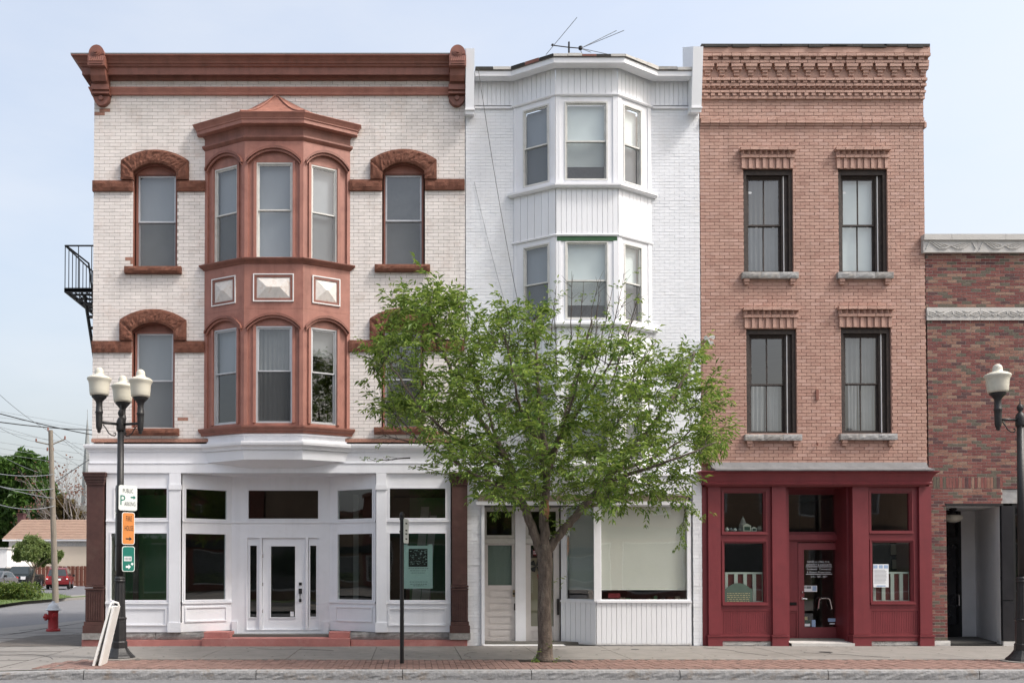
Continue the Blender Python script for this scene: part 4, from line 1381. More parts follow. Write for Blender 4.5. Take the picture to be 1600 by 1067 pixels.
m = MB(); m.box(dx(870), dx(873), -.011, .03, dz(960), dz(935), 0, fd); m.build('door_pull', 'black_paint', d2o)
m = MB(); m.box(X_l - .12, xf(880, 1000, .3), -DD - .2, -.0, .0, dz(1004) - .004); m.build('threshold', 'aged_white', b2)
for (a, b) in ((X_l + .03, X_p0 - .15), (X_p1 + .1, X_r - .02)):
    m = MB(); m.box(a, b, .03, .10, dz(1004), dz(1004) + .015, 0, fd); m.build('door_mat', 'mat_black', b2)
# display window: angled side + front
q0 = (X_r + .02, DD - .05); q1 = (xf(931.5, 900, .02), .02)
ws = math.hypot(q1[0] - q0[0], q1[1] - q0[1])
fa_ = Fr(q0, (q1[0] - q0[0], q1[1] - q0[1]))
q2 = (xf(1080, 900, .02), .02)
ff = Fr(q1, (1, 0)); wf_ = q2[0] - q1[0]
zk = zf(939); zs_ = zf(936)
def display(fr, w, p0, p1, blind, tk):
    m = MB(); m.plate(0, w, zk, SH, [(p0, p1, zs_, zf(790.5))], -.07, 0, 0, fr); o = m.build('window', 'white_trim', b2)
    pane_into('pane', p0, p1, zs_, zf(790.5), -.03, o, fr, 'glass')
    m = MB(); m.box(p0 - .03, p1 + .03, -.115, -.110, zf(921), zf(788), 0, fr); m.tube([fr.p(p0 - .02, -.112, zf(921)), fr.p(p1 + .02, -.112, zf(921))], .012, 6); m.build('roller_blind', blind, o)
    boards(b2, fr, .002, w - .002, .045, zk - .004, tk)
    m = MB(); m.box(-.0, w, .001, .05, zk - .03, zk + .012, 0, fr); m.build('window_sill', 'white_trim', b2)
    m = MB(); m.box(0, w, -.02, .012, .012, .044, 0, fr); m.build('foot_board', 'aged_white', b2)
    return o
display(fa_, ws, .13, ws - .015, 'blind_sage', .125)
dw = display(ff, wf_, xf(940, 900) - q1[0], xf(1074.5, 900) - q1[0], 'blind_beige', .106)
m = MB(); m.box(-.05, .09, -.02, .035, zk, SH, 0, ff); m.build('corner_post', 'white_trim', b2)
m = MB(); m.box(q1[0] + .05, q2[0], -1.6, -.2, .3, zk - .15); m.build('display_shelf', 'interior_wall', b2)
random.seed(8)
for i in range(11):                                                   # things on the shelf, just showing below the blind
    x = q1[0] + .25 + i * .155
    m = MB(); m.box(x, x + random.uniform(.06, .14), -.5 + random.uniform(-.1, .1), -.32, zk - .149, zk - .15 + random.uniform(.16, .26)); 
    tag(m.build('box', ['interior_wall', 'far_brick', 'door_shade_cloth', 'interior_green'][i % 4]), 'small carton on the shelf below the beige roller blind', 'box', 'cartons in the white shop window')
m = MB(); m.box(xf(954, 930), xf(973, 930), -.245, -.24, zf(934.5), zf(927)); m.box(xf(957, 930), xf(970, 930), -.239, -.2385, zf(932), zf(930)); tag(m.build('card', 'flag_red'), 'small dark red card standing below the beige roller blind', 'card')

# cables draped down the white front
def cable(name, pts, r, label, mname='wire_black', group=None, cat='cable'):
    m = MB(); m.tube(pts, r, 4); return tag(m.build(name, mname), label, cat, group)
def sagline(p, q, sag, n=14):
    p, q = Vector(p), Vector(q)
    return [tuple(p + (q - p) * (i / n) - Vector((0, 0, sag * 4 * (i / n) * (1 - i / n)))) for i in range(n + 1)]
cable('cable', sagline(P(747.5, 109, -.34) [:1] + (-.34,) + P(747.5, 109, -.34)[1:], P(815, 500, -.1)[:1] + (-.1,) + P(815, 500, -.1)[1:], .25), .006, 'long thin black cable hanging from the roof edge down beside the white bay', 'cable_grey')
cable('cable', sagline((xf(741, 285), -.02, zf(285)), (xf(792, 485), -.03, zf(485)), .1), .004, 'faint thin grey wire slanting down the white brick left of the bay', 'wire_grey')

# roof aerial
an = thing('roof_antenna', (xf(889, 88, .6), .6, B2TOP + .1), 'spindly old metal antenna standing on the white building roof', 'antenna')
def ap_(px, py, Y=.6): x, z = P(px, py, Y); return (x, Y, z)
m = MB(); m.tube([ap_(889, 112), ap_(889, 66)], .022, 5); m.build('mast', 'wire_black', an)
m = MB(); m.tube([ap_(861, 71), ap_(889, 74.5), ap_(908, 76)], .012, 5); m.build('boom', 'wire_black', an)
for (a, b, dy) in (((853, 86), (899, 36), -.2), ((907, 76), (968, 36), .3), ((907, 76), (972, 56), -.2), ((908, 76), (969, 81), .2), ((907, 76), (922, 86), -.1), ((905, 74), (911, 88), .0)):
    x0, z0 = P(*a, .6); x1, z1 = P(*b, .6)
    m = MB(); m.tube([(x0, .6, z0), (x1, .6 + dy, z1)], .008, 4); m.build('rod', 'wire_grey', an)
m = MB(); m.lathe([(.0, -.05), (.045, -.03), (.045, .03), (.0, .05)], 8, ap_(907, 75.5)); m.lathe([(.0, -.03), (.025, -.02), (.025, .02), (.0, .03)], 8, ap_(863.5, 70.8)); m.build('hub', 'wire_black', an)

# ================================================================== BUILDING 3: salmon brick over a maroon shopfront
B3L, B3R = xf(1095, 450), xf(1446, 450)
B3TOP = zf(73)
b3 = thing('brick_building', ((B3L + B3R) / 2, 0, 0), 'salmon painted brick building with corbelled brick cornice above a maroon shopfront', 'building')
shell(b3, B3L, B3R, B3TOP, 14, 'salmon_paint', [.12, zf(740), zf(465)])
w3 = [(1162, 1239.5, 264, 427), (1310.5, 1387, 264, 427), (1166.5, 1245, 513, 679), (1314.5, 1393, 511.5, 678)]
h3, r3 = [], []
for (a, b, t, bt) in w3:
    ym = (t + bt) / 2
    r3.append((xf(a, ym), xf(b, ym), zf(bt), zf(t)))
    h3.append(rect_hole(*r3[-1]))
brickwork(b3, B3L, B3R, zf(724), zf(155), h3, .208, .0732, ['salmon_paint', 'salmon_b', 'salmon_c'], 'salmon_joint', weights=[.6, .25, .15], joint=.011, rec=.009, jit=.002)
m = MB(); m.box(B3L + .005, B3R, -.25, -.012, zf(156), B3TOP - .01); m.build('parapet', 'salmon_joint', b3)
m = MB(); m.box(B3L + .23, B3R - .23, -.35, -.11, zf(759), zf(715)); m.build('lintel_beam', 'interior_dark', b3)
# --- corbelled cornice, course by course
xa, xb = B3L + .012, B3R
def course(py0, py1, d, blen=.208, sh=0.0, ext=True, jit=.003, gap=.008):
    z0, z1 = zf(py1, -d), zf(py0, -d)
    e = d * .28 if ext else 0
    n = round((xb + e - xa) / blen)
    for i in range(-1, n + 1):
        a = max(xa, xa + (i + sh) * blen); b = min(xb + e, xa + (i + 1 + sh) * blen)
        if b - a < .03: continue
        m = MB(); m.box(a + gap / 2, b - gap / 2, -.02, d + random.uniform(-.003, .003), z0 + .004, z1 - .004, 0, F0, back=False, jit=jit)
        m.build('brick', 'salmon_paint', b3)
def dentils(py0, py1, d, pitch, wd, sh=0.0, name='dentil'):
    z0, z1 = zf(py1, -d), zf(py0, -d)
    n = int((xb + d * .28 - xa) / pitch)
    for i in range(n + 1):
        a = xa + sh + i * pitch
        if a + wd > xb + d * .28: break
        m = MB(); m.box(a, a + wd, -.02, d + random.uniform(-.004, .004), z0 + .004, z1 - .003, 0, F0, back=False, jit=.003)
        m.build(name, 'salmon_paint', b3)
def band(py0, py1, d, mname='salmon_paint', name='cornice_band', dr=0.0):
    m = MB(); m.box(xa, xb + d * .28 + dr, -.02, d, zf(py1, -d), zf(py0, -d)); return m.build(name, mname, b3)
band(73.5, 82.5, .19)
course(82.8, 87.6, .205)
band(87.7, 93.6, .135, 'salmon_joint')
dentils(88, 93.4, .175, .224, .12)
course(93.8, 98.6, .165)
band(98.8, 121, .075)
pitch = .3135
n = int((xb - xa) / pitch) + 1
for i in range(n):
    c = xa + .13 + i * pitch
    if c + .1 > xb + .06: break
    m = MB()
    for (p0, p1, hw, d) in ((99.2, 103.8, .125, .165), (104.2, 108.8, .105, .145), (109.2, 113.8, .058, .125), (114.2, 118.6, .054, .105)):
        m.box(max(xa, c - hw), min(xb + .04, c + hw), -.02, d, zf(p1, -d) + .003, zf(p0, -d) - .003, 0, F0, back=False, jit=.003)
    m.build('corbel', 'salmon_paint', b3)
course(121.2, 125.6, .115)
band(125.8, 129.8, .07, 'salmon_joint')
dentils(125.9, 129.6, .10, .157, .085, .02)
course(130, 134.5, .09)
band(134.6, 140.6, .035, 'salmon_joint')
# saw-tooth course: bricks set on edge at 45 degrees
zt0_, zt1_ = zf(140.4), zf(134.8)
i = 0
while xa + .06 + i * .115 < xb - .03:
    c = xa + .06 + i * .115
    m = MB()
    pts = [(c - .052, .03), (c, .088), (c + .052, .03)]
    A = [F0.p(u, d, zt0_) for u, d in pts] + [F0.p(u, d, zt1_) for u, d in pts]
    m.add(A, [(0, 1, 4, 3), (1, 2, 5, 4), (0, 2, 1), (3, 4, 5)])
    m.build('sawtooth_brick', 'salmon_paint', b3)
    i += 1
course(140.8, 144.8, .075)
band(144.9, 149.8, .04, 'salmon_joint')
dentils(145, 149.6, .065, .157, .085, .06)
course(150, 154.8, .045)
# string course
course(183.5, 188, .03, ext=False); course(188.2, 192.2, .055); course(192.4, 196.4, .025, ext=False)
m = MB(); m.box(xa - .03, xb + .04, -.3, .21, zf(73.3, -.19), zf(69.5, -.19))
m.build('parapet_flashing', 'roof_dark', b3)
random.seed(21)
for k in range(9):                                                       # torn edge of the roofing
    a = xa + (xb - xa) * k / 9 + random.uniform(0, .2); b = a + random.uniform(.3, .6)
    m = MB(); m.box(a, min(b, xb + .03), -.1, .225, zf(72 + random.uniform(0, 3.0), -.2), zf(70, -.2)); m.build('roofing_scrap', 'roof_dark', b3)
m = MB(); m.box(xb + .001, xb + .05, -.3, .03, zf(200), zf(192.5)); m.build('corner_patch', 'salmon_paint', b3)

# --- window hoods, frames and sills
for i, (u0, u1, z0, z1) in enumerate(r3):
    c = (u0 + u1) / 2
    ho = MB(); hb = (u0 - .07, u1 + .07)
    top = z1 + .44
    hd = thing  # keep flat
    def hb_course(za, zb, a, b, d, n):
        for k in range(n):
            m = MB(); m.box(a + (b - a) * k / n + .004, a + (b - a) * (k + 1) / n - .004, -.02, d + random.uniform(-.003, .003), za, zb, 0, F0, back=False, jit=.003); m.build('brick', 'salmon_paint', b3)
    hb_course(z1 + .375, z1 + .438, u0 - .09, u1 + .05, .115, 6)
    m = MB(); m.box(u0 - .05, u1 + .01, -.02, .03, z1 + .285, z1 + .374); m.build('hood_band', 'salmon_joint', b3)
    for k in range(9):
        cc = u0 - .02 + (u1 - u0) * k / 8.6
        m = MB(); pts = [(cc - .045, .025), (cc, .088), (cc + .045, .025)]
        A = [F0.p(u, d, z1 + .288) for u, d in pts] + [F0.p(u, d, z1 + .372) for u, d in pts]
        m.add(A, [(0, 1, 4, 3), (1, 2, 5, 4), (0, 2, 1), (3, 4, 5)]); m.build('sawtooth_brick', 'salmon_paint', b3)
    hb_course(z1 + .225, z1 + .282, u0 - .07, u1 + .03, .07, 6)
    ns = 15
    for k in range(ns):
        a = u0 - .05 + (u1 - u0 + .05) * k / ns; b = u0 - .05 + (u1 - u0 + .05) * (k + 1) / ns
        d = .045 if k % 2 == 0 else .018
        m = MB(); m.box(a + .004, b - .004, -.02, d, z1 - .002, z1 + .22, 0, F0, back=False, jit=.003); m.build('soldier_brick', 'salmon_paint', b3)
    m = MB()
    for a, b in ((u0 - .04, u0), (u1, u1 + .04)): m.box(a, b, -.3, -.011, z0, z1)
    m.build('window_reveal', 'salmon_paint', b3)
    # old timber box frame, then the modern sash set inside it
    m = MB(); m.ring(u0 + .001, u1 - .001, -.26, -.05, z0 + .001, z1 - .001, .075, wt=.115, wb=.03); m.box(u1 - .16, u1 - .077, -.26, -.11, z0 + .035, z1 - .12)
    m.build('timber_frame', 'dark_frame', b3)
    m = MB(); m.box(u0 + .077, u0 + .093, -.20, -.10, z0 + .05, z1 - .12); m.box(u1 - .176, u1 - .162, -.20, -.10, z0 + .05, z1 - .12); m.build('bare_edge', 'aged_white', b3)
    sp = [dict(top=('curtain', 'interior_wall'), bot=('curtain', 'blind_mid')), dict(top=('blind', 'blind_white'), bot=('blind', 'blind_white')), dict(top=None, bot=('curtains', 'curtain')), dict(top=('curtain', 'blind_mid'), bot=('curtain_tied', 'curtain'))][i]  # upper right window: white blinds carry the sky's reflection in their colour
    w = sash_window(b3, u0 + .095, u1 - .178, z0 + .035, z1 - .12, -.125, 'dark_frame', 'dark_frame', fw=.035, sw=.035, mull=True, deep=.14, **sp)
    # window sill on two brick brackets
    n = 3
    for k in range(n):
        a = u0 - .07 + (u1 - u0 + .14) * k / n; b = u0 - .07 + (u1 - u0 + .14) * (k + 1) / n
        rock_rect(w, 'sill_stone', a + .002, b - .002, z0 - .135, z0 - .003, .10, .018, 'sill_stone' if (k + i) % 3 else 'grey_stone', cell=.06)
    for a in (u0 - .02, u1 - .10):
        m = MB(); m.box(a, a + .11, -.02, .08, z0 - .20, z0 - .137); m.box(a + .01, a + .10, -.02, .055, z0 - .26, z0 - .201); m.build('sill_bracket', 'salmon_paint', b3)
    if i < 2:                                                           # small round stickers on the upper panes
        m = MB(); cx, cz = u0 + .20, z1 - .46
        m.prism([(cx + .045 * math.cos(t), cz + .026 * math.sin(t)) for t in [2 * math.pi * q / 12 for q in range(12)]], -.1685, -.1675); m.build('round_sticker', 'paper', w)
        for q, ux in enumerate((u0 + .33, u0 + .70)):
            m = MB(); m.box(ux, ux + .05, -.2015, -.2005, z0 + 1.06, z0 + 1.12); m.build('square_sticker', 'paper', w)
    
# iron wall tie, small spots, security camera
m = MB(); m.box(xf(1274.5, 618), xf(1278.5, 618), .0, .03, zf(625), zf(609)); m.build('wall_anchor', 'trim_dark', b3)
m = MB(); m.lathe([(.0, 0), (.02, 0), (.02, .06), (.0, .06)], 8, (xf(1276, 694), -.04, zf(694) - .03)); m.build('wall_anchor', 'trim_dark', b3)
sc_ = thing('security_light', (xf(1105, 533), 0, zf(533)), 'small white security light fixed high on the salmon brick wall', 'security light')
x, z = P(1104, 531)
m = MB(); m.lathe([(.0, -.02), (.05, -.02), (.05, .03), (.0, .04)], 10, (x, -.03, z)); m.build('base', 'white_plastic', sc_)
for (dx_, dz_) in ((-.07, .02), (.06, .03), (.03, -.09)):
    m = MB(); m.tube([(x, -.04, z), (x + dx_, -.14, z + dz_), (x + dx_ * 1.25, -.22, z + dz_ - .03)], [.015, .03, .045], 8); m.build('lamp_head', 'white_plastic', sc_)

# --- maroon shopfront
MZ = zf(1008)
m = MB(); m.sweep([(xf(1110, 730) , -.0), (xf(1447, 730), -.0)], [(0, zf(722)), (.02, zf(722.5)), (.08, zf(729.5, -.08)), (.34, zf(733, -.34)), (.34, zf(735, -.34)), (0, zf(735))]); m.build('metal_flashing', 'roof_metal', b3)
cl, crr = xf(1099, 750, -.2), xf(1458, 750, -.2)
m = MB(); m.sweep([(cl + .2, .3), (cl + .2, -.0), (crr - .2, -.0), (crr - .2, .3)], [(-.1, zf(759.5, -.1)), (.10, zf(759.5, -.1)), (.12, zf(757.5, -.12)), (.18, zf(756.5, -.18)), (.19, zf(754, -.19)), (.17, zf(752.5, -.17)), (.20, zf(745, -.2)), (.24, zf(740, -.24)), (.30, zf(736.6, -.3)), (.30, zf(735.3, -.3)), (-.1, zf(735.3, -.1))])
m.build('shopfront_cornice', 'maroon', b3)
MT = zf(759.8)
def mx(p, Y=-.02): return xf(p, 870, Y)
def pil(pa, pb, d=.06):
    a, b = mx(pa, -d), mx(pb, -d)
    m = MB(); m.box(a, b, -.12, d, zf(991), MT); o = m.build('pilaster', 'maroon', b3)
    m = MB(); m.box(a - .025, b + .025, -.12, d + .03, zf(1009), zf(994)); m.box(a - .035, b + .035, -.12, d + .045, zf(993.8), zf(991.5)); m.build('pilaster_base', 'maroon', o)
pil(1107, 1126); pil(1207, 1229); pil(1333, 1358); pil(1437, 1456)
m = MB(); m.box(mx(1098), mx(1106.7), -.1, .0, MZ, MT); m.build('side_board', 'maroon', b3)
m = MB(); m.box(mx(1229.5, 0), mx(1229.5, 0) + .1, -.8, -.125, MZ + .1, MT); m.build('recess_side', 'maroon', b3)
m = MB(); m.box(mx(1332, 0) - .06, mx(1332, 0) + .05, -.8, -.125, MZ + .0, MT); m.build('recess_side', 'maroon', b3)
def mwin(pa, pb, t, mn):
    a, b = mx(pa), mx(pb)
    m = MB()
    fr = Fr((a, .0), (1, 0)); w = b - a
    T = (mx(t[0]) - a, mx(t[1]) - a, zf(t[3]), zf(t[2])); Mn = (mx(mn[0]) - a, mx(mn[1]) - a, zf(mn[3]), zf(mn[2]))
    m.plate(0, w, zf(950), MT, [T, Mn], -.10, 0, 0, fr)
    m.box(T[0] - .05, T[1] + .05, .001, .04, T[2] - .045, T[2] - .012, 0, fr); m.box(Mn[0] - .05, Mn[1] + .05, .001, .045, Mn[2] - .05, Mn[2] - .012, 0, fr)
    m.ring(T[0] - .045, T[1] + .045, .001, .018, T[2] - .01, T[3] + .045, .022, 0, fr); m.ring(Mn[0] - .045, Mn[1] + .045, .001, .018, Mn[2] - .01, Mn[3] + .045, .022, 0, fr)
    m.build('shopfront_panel', 'maroon', b3)
    for h in (T, Mn): fixed_window(b3, *h, -.03, 'maroon', fr, tw=.022, proud=.012)
    # beaded board panel
    m = MB(); m.box(0, w, -.1, -.012, zf(993), zf(950) - .002, 0, fr); m.ring(0, w, -.012, .004, zf(993), zf(950) - .002, .05, 0, fr); o = m.build('lower_panel', 'maroon', b3)
    m = MB(); n = 26
    for k in range(n):
        x0 = .055 + (w - .11) * k / n
        m.box(x0 + .003, x0 + (w - .11) / n - .003, -.0115, -.002, zf(992) + .02, zf(951.5) - .03, 0, fr)
    m.build('beaded_boards', 'maroon', o, kind='stuff')
    m = MB(); m.box(-.0, w, -.1, .02, zf(1001), zf(994), 0, fr); m.box(0, w, -.1, .035, zf(993.8), zf(991.8), 0, fr); m.build('skirting', 'maroon', o)
    rock_rect(b3, 'base_stone', a, b, MZ - .02, zf(1001.5), -.02, .02, 'peeling_stone', cell=.08)
mwin(1126.3, 1206.7, (1131.5, 1196, 768.5, 831.5), (1131.5, 1196, 847, 941.5))
mwin(1358.3, 1436.7, (1362, 1424, 769, 830), (1363, 1426, 845.5, 940))
# recessed doorway
RY = .66
fm = Fr((0, RY), (1, 0))
def rx(p): return xf(p, 880, RY)
def rz(p): return zf(p, RY)
a, b = rx(1228), rx(1318)
m = MB(); m.plate(a, b, rz(999), MT, [(rx(1231), rx(1310), rz(832), rz(771)), (rx(1246.5), rx(1313.5), rz(999) - .01, rz(846.5))], -.1, 0, 0, fm)
m.ring(rx(1230), rx(1311), .001, .02, rz(833), rz(770), .02, 0, fm)
m.build('doorway_wall', 'maroon', b3)
fixed_window(b3, rx(1231), rx(1310), rz(832), rz(771), -.02, 'maroon', fm, tw=.022)
m = MB(); m.box(a, b, .001, .06, rz(843.5), rz(834.5), 0, fm); m.build('door_lintel', 'maroon', b3)
m = MB(); m.ring(rx(1229), rx(1245), .001, .018, rz(997), rz(955), .02, 0, fm); m.box(rx(1229), rx(1245), .001, .03, rz(954), rz(946), 0, fm); m.build('side_panel', 'maroon_light', b3)
m = MB(); m.box(rx(1230), rx(1244), .002, .012, rz(945), rz(940.5), 0, fm); m.build('mail_slot', 'mat_black', b3)
m = MB(); m.plate(rx(1247.5), rx(1312.5), rz(997.5), rz(848), [(rx(1256.5), rx(1306), rz(979.5), rz(858.5))], -.055, -.01, 0, fm)
md = m.build('door', 'maroon_light', b3)
pane_into('pane', rx(1256.5), rx(1306), rz(979.5), rz(858.5), -.035, md, fm, 'glass_shop')
m = MB(); m.tube([fm.p(rx(1252.8), -.01, rz(934.5)), fm.p(rx(1252.8), .05, rz(934.5)), fm.p(rx(1259), .055, rz(935.2))], .013, 6); m.lathe([(.0, -.02), (.022, -.02), (.022, .02), (.0, .02)], 10, fm.p(rx(1253), .012, rz(924.5))); m.lathe([(.0, -.03), (.03, -.03), (.03, .03), (.0, .03)], 10, fm.p(rx(1252.8), .004, rz(934.5))); m.build('door_handle', 'steel', md)
pl = -.033
m = MB()
text_into(m, 'DANIEL A. LONG, A.I.A.', fm, rx(1280), rz(878.8), pl, .047, .50, 0)
text_into(m, 'ARCHITECT & ASSOCIATES', fm, rx(1280.5), rz(883.6), pl, .047, .57, 0)
text_into(m, 'Residential · Commercial', fm, rx(1280.5), rz(890), pl, .045, .54, 0)
text_into(m, '& Historic Preservation', fm, rx(1280.5), rz(895), pl, .045, .54, 0)
text_into(m, '315 - 789 - 2871', fm, rx(1280.5), rz(902), pl, .045, .36, 0)
m.box(rx(1260), rx(1301), pl, pl + .002, rz(885.4), rz(884.6), 0, fm); m.box(rx(1260), rx(1301), pl, pl + .002, rz(897), rz(896.2), 0, fm)
m.build('door_lettering', 'paper', md)
m = MB(); m.box(rx(1257), rx(1277.3), pl, pl + .002, rz(924), rz(914.5), 0, fm); o = m.build('sticker', 'paper', md)
m = MB(); m.box(rx(1257.5), rx(1259.5), pl + .0025, pl + .003, rz(919), rz(915.5), 0, fm); m.box(rx(1260.5), rx(1268), pl + .0025, pl + .003, rz(919.2), rz(915.5), 0, fm); m.box(rx(1270), rx(1276), pl + .0025, pl + .003, rz(922.5), rz(915.2), 1, fm); m.build('sticker_print', ['ink_grey', 'sticker_blue'], o)
m = MB(); m.tube([fm.p(rx(1276.5), .0, rz(952)), fm.p(rx(1276.8), .045, rz(950)), fm.p(rx(1278), .05, rz(938)), fm.p(rx(1279.5), .05, rz(935)), fm.p(rx(1282), .05, rz(934)), fm.p(rx(1291), .05, rz(934)), fm.p(rx(1293.5), .05, rz(935)), fm.p(rx(1295), .05, rz(938)), fm.p(rx(1297.5), .045, rz(950)), fm.p(rx(1297.8), .0, rz(952))], .016, 6); m.build('door_pull', 'steel', md)
for (pa, pb, ta, tb, mm) in ((1268.5, 1274.5, 968, 979, 'sticker_blue'), (1257.5, 1266, 974, 978, 'paper'), (1257.5, 1262, 963, 968, 'plaque_gold'), (1259, 1266, 969, 973.5, 'plaque_green'), (1294, 1305.5, 965.5, 971, 'sticker_blue'), (1296.5, 1304.5, 973, 975, 'paper')):
    m = MB(); m.box(rx(pa), rx(pb), pl, pl + .0015, rz(tb), rz(ta), 0, fm); m.build('sticker', mm, md)
m = MB(); m.poly([(mx(1229.5), -.05, MT - .003), (mx(1332), -.05, MT - .003), (mx(1332), RY, MT - .003), (mx(1229.5), RY, MT - .003)]); m.build('recess_ceiling', 'maroon', b3)
# pale worn step
m = MB(); m.add([(mx(1233, 0), -.10, .0), (mx(1331, 0), -.10, .0), (mx(1331, 0), -.10, .06), (mx(1233, 0), -.10, .06), (mx(1229, 0), RY, .115), (mx(1331, 0), RY, .115)], [(0, 1, 2, 3), (3, 2, 5, 4)]); m.build('door_step', 'limestone', b3)
# --- things standing in the maroon windows
def slat_screen(pa, pb, t0, t1, label, cut=None):
    a, b = xf(pa, 900, .12), xf(pb, 900, .12)
    z0, z1 = zf(t1, .12), zf(t0, .12)
    r = thing('slatted_screen', ((a + b) / 2, .12, z0), label, 'window screen')
    fr = Fr((0, .12), (1, 0))
    m = MB(); m.box(a, b, -.03, .0, z1 - .04, z1, 0, fr); m.build('rail', 'white_plastic', r)
    m = MB(); m.box(a, b, -.03, .0, z0, z0 + .035, 0, fr); m.build('rail', 'white_plastic', r)
    n = 5
    for k in range(n):
        w = .075 if 0 < k < n - 1 else .06
        c = a + w / 2 + (b - a - w) * k / (n - 1)
        m = MB(); m.box(c - w / 2, c + w / 2, -.028, .002, z0 + .036, z1 - .041, 0, fr); m.build('slat', 'white_plastic', r)
    m = MB(); m.box(a, b, -.045, -.032, z0, z1 - .02, 0, fr); m.build('backing_cloth', 'maroon_light', r)
slat_screen(1133, 1195.5, 893.5, 941, 'low white slatted screen over red cloth behind the green plaque')
slat_screen(1364, 1424.5, 893, 940, 'low white slatted screen over red cloth behind the paper notice')
pq = thing('plaque', (xf(1153, 930, .05), .05, zf(941, .05)), 'round topped green plaque with gold lettering in the left maroon window', 'plaque')
fr = Fr((0, .04), (1, 0))
a, b, z0, zs_ = xf(1132.5, 930, .04), xf(1175.5, 930, .04), zf(941.2, .04), zf(920, .04)
ap = arch_pts(a + .05, b - .05, zs_ + .02, .11, 12)
m = MB(); m.prism([(a, z0), (b, z0), (b, zs_)] + [(p[0], p[1]) for p in reversed(ap)] + [(a, zs_)], -.03, 0, 0, fr); m.build('plate', 'plaque_green', pq)
m = MB(); random.seed(3)
for py in (927, 930, 933, 936, 939):
    x = a + .05
    while x < b - .06:
        L = random.uniform(.02, .07); m.box(x, min(b - .05, x + L), .001, .003, zf(py, .04), zf(py, .04) + .014, 0, fr); x += L + .018
m.build('raised_lettering', 'plaque_gold', pq, kind='stuff')
# ornaments on the transom shelf
zsh = zf(831.5) + .03
m = MB(); m.box(mx(1131, .1), mx(1197, .1), -.25, -.07, zsh - .03, zsh); m.build('transom_shelf', 'interior_wall', b3)
def orn(pc, h, w, kind, label, mm):
    x = xf(pc, 826, .12)
    m = MB()
    if kind == 'pot': m.lathe([(w * .35, 0), (w * .5, h * .25), (w * .5, h * .55), (w * .3, h * .8), (w * .38, h)], 10, (x, .13, zsh))
    elif kind == 'house':
        m.prism([(x - w / 2, zsh), (x + w / 2, zsh), (x + w / 2, zsh + h * .7), (x, zsh + h), (x - w / 2, zsh + h * .7)], -.16, -.10)
    else: m.lathe([(w * .5, 0), (w * .5, h * .45), (w * .42, h * .5), (w * .2, h * .8), (w * .06, h * .9), (w * .05, h)], 10, (x, .20, zsh))
    o = tag(m.build('ornament', mm), label, 'ornament')
    if kind == 'house':
        k = MB(); k.box(x - w * .36, x + w * .36, -.099, -.097, zsh + h * .12, zsh + h * .6); k.build('picture', 'plaque_green', o)
orn(1136, .09, .08, 'pot', 'white pot leftmost on the shelf of the maroon transom window', 'white_plastic')
orn(1142, .08, .09, 'pot', 'grey pot second from the left on the maroon transom shelf', 'blind_grey')
orn(1148.5, .07, .08, 'pot', 'pale pot left of the lantern on the maroon transom shelf', 'paper')
orn(1155, .08, .07, 'pot', 'dark grey jar directly under the lantern on the transom shelf', 'blind_mid')
orn(1163, .34, .17, 'lantern', 'pointed grey metal lantern standing behind the small framed picture', 'sill_stone')
orn(1167, .17, .17, 'house', 'small cream gabled frame with green picture on the transom shelf', 'blind_beige')
orn(1178, .10, .10, 'house', 'small white house ornament right of the cream gabled frame', 'white_plastic')
orn(1187, .12, .12, 'pot', 'grey brown pot rightmost on the maroon transom shelf', 'grey_stone')
m = MB(); fr = Fr((0, .05), (1, 0)); a, b, z0, z1 = xf(1364.5, 900, .05), xf(1388.5, 900, .05), zf(917, .05), zf(881, .05)
m.box(a, b, -.003, 0, z0, z1, 0, fr); nt_o = tag(m.build('paper_notice', 'paper'), 'white paper notice with blue heading in the right maroon window', 'notice')
m = MB()
for (q0, q1) in ((.02, .28), (.38, .62), (.70, .97)): m.box(a + (b - a) * q0, a + (b - a) * q1, .001, .002, z1 - .09, z1 - .02, 0, fr)
m.box(a + .07, b - .07, .001, .002, z0 + .015, z0 + .04, 0, fr); m.build('heading', 'sticker_blue', nt_o)
m = MB()
for k in range(11): m.box(a + .02, b - .02 - random.uniform(0, .06), .001, .002, z1 - .13 - k * .028, z1 - .122 - k * .028, 0, fr)
m.build('text_lines', 'blind_grey', nt_o, kind='stuff')
# framed drawings on an easel board behind
for (pa, pb, t0, t1) in ((1390, 1404, 848, 868), (1406, 1420, 848, 866), (1392, 1406, 872, 890), (1408, 1420, 870, 888)):
    a, b, z0, z1 = xf(pa, 870, .9), xf(pb, 870, .9), zf(t1, .9), zf(t0, .9)
    fr = Fr((0, .9), (1, 0)); m = MB(); m.ring(a, b, 0, .02, z0, z1, .02, 0, fr); o = tag(m.build('picture_frame', 'mat_black'), ('upper' if t0 < 860 else 'lower') + (' left' if pa < 1400 else ' right') + ' dark framed drawing on the board inside the right maroon window', 'picture', 'framed drawings in the right maroon window')
    m = MB(); m.box(a + .021, b - .021, .002, .008, z0 + .021, z1 - .021, 0, fr); m.build('drawing', 'door_shade_cloth', o)
m = MB(); m.box(mx(1360, .95), mx(1430, .95), -.98, -.92, zf(900, .95), zf(842, .95)); tag(m.build('display_board', 'interior_wall'), 'brown display board behind the right maroon shop window', 'display board')

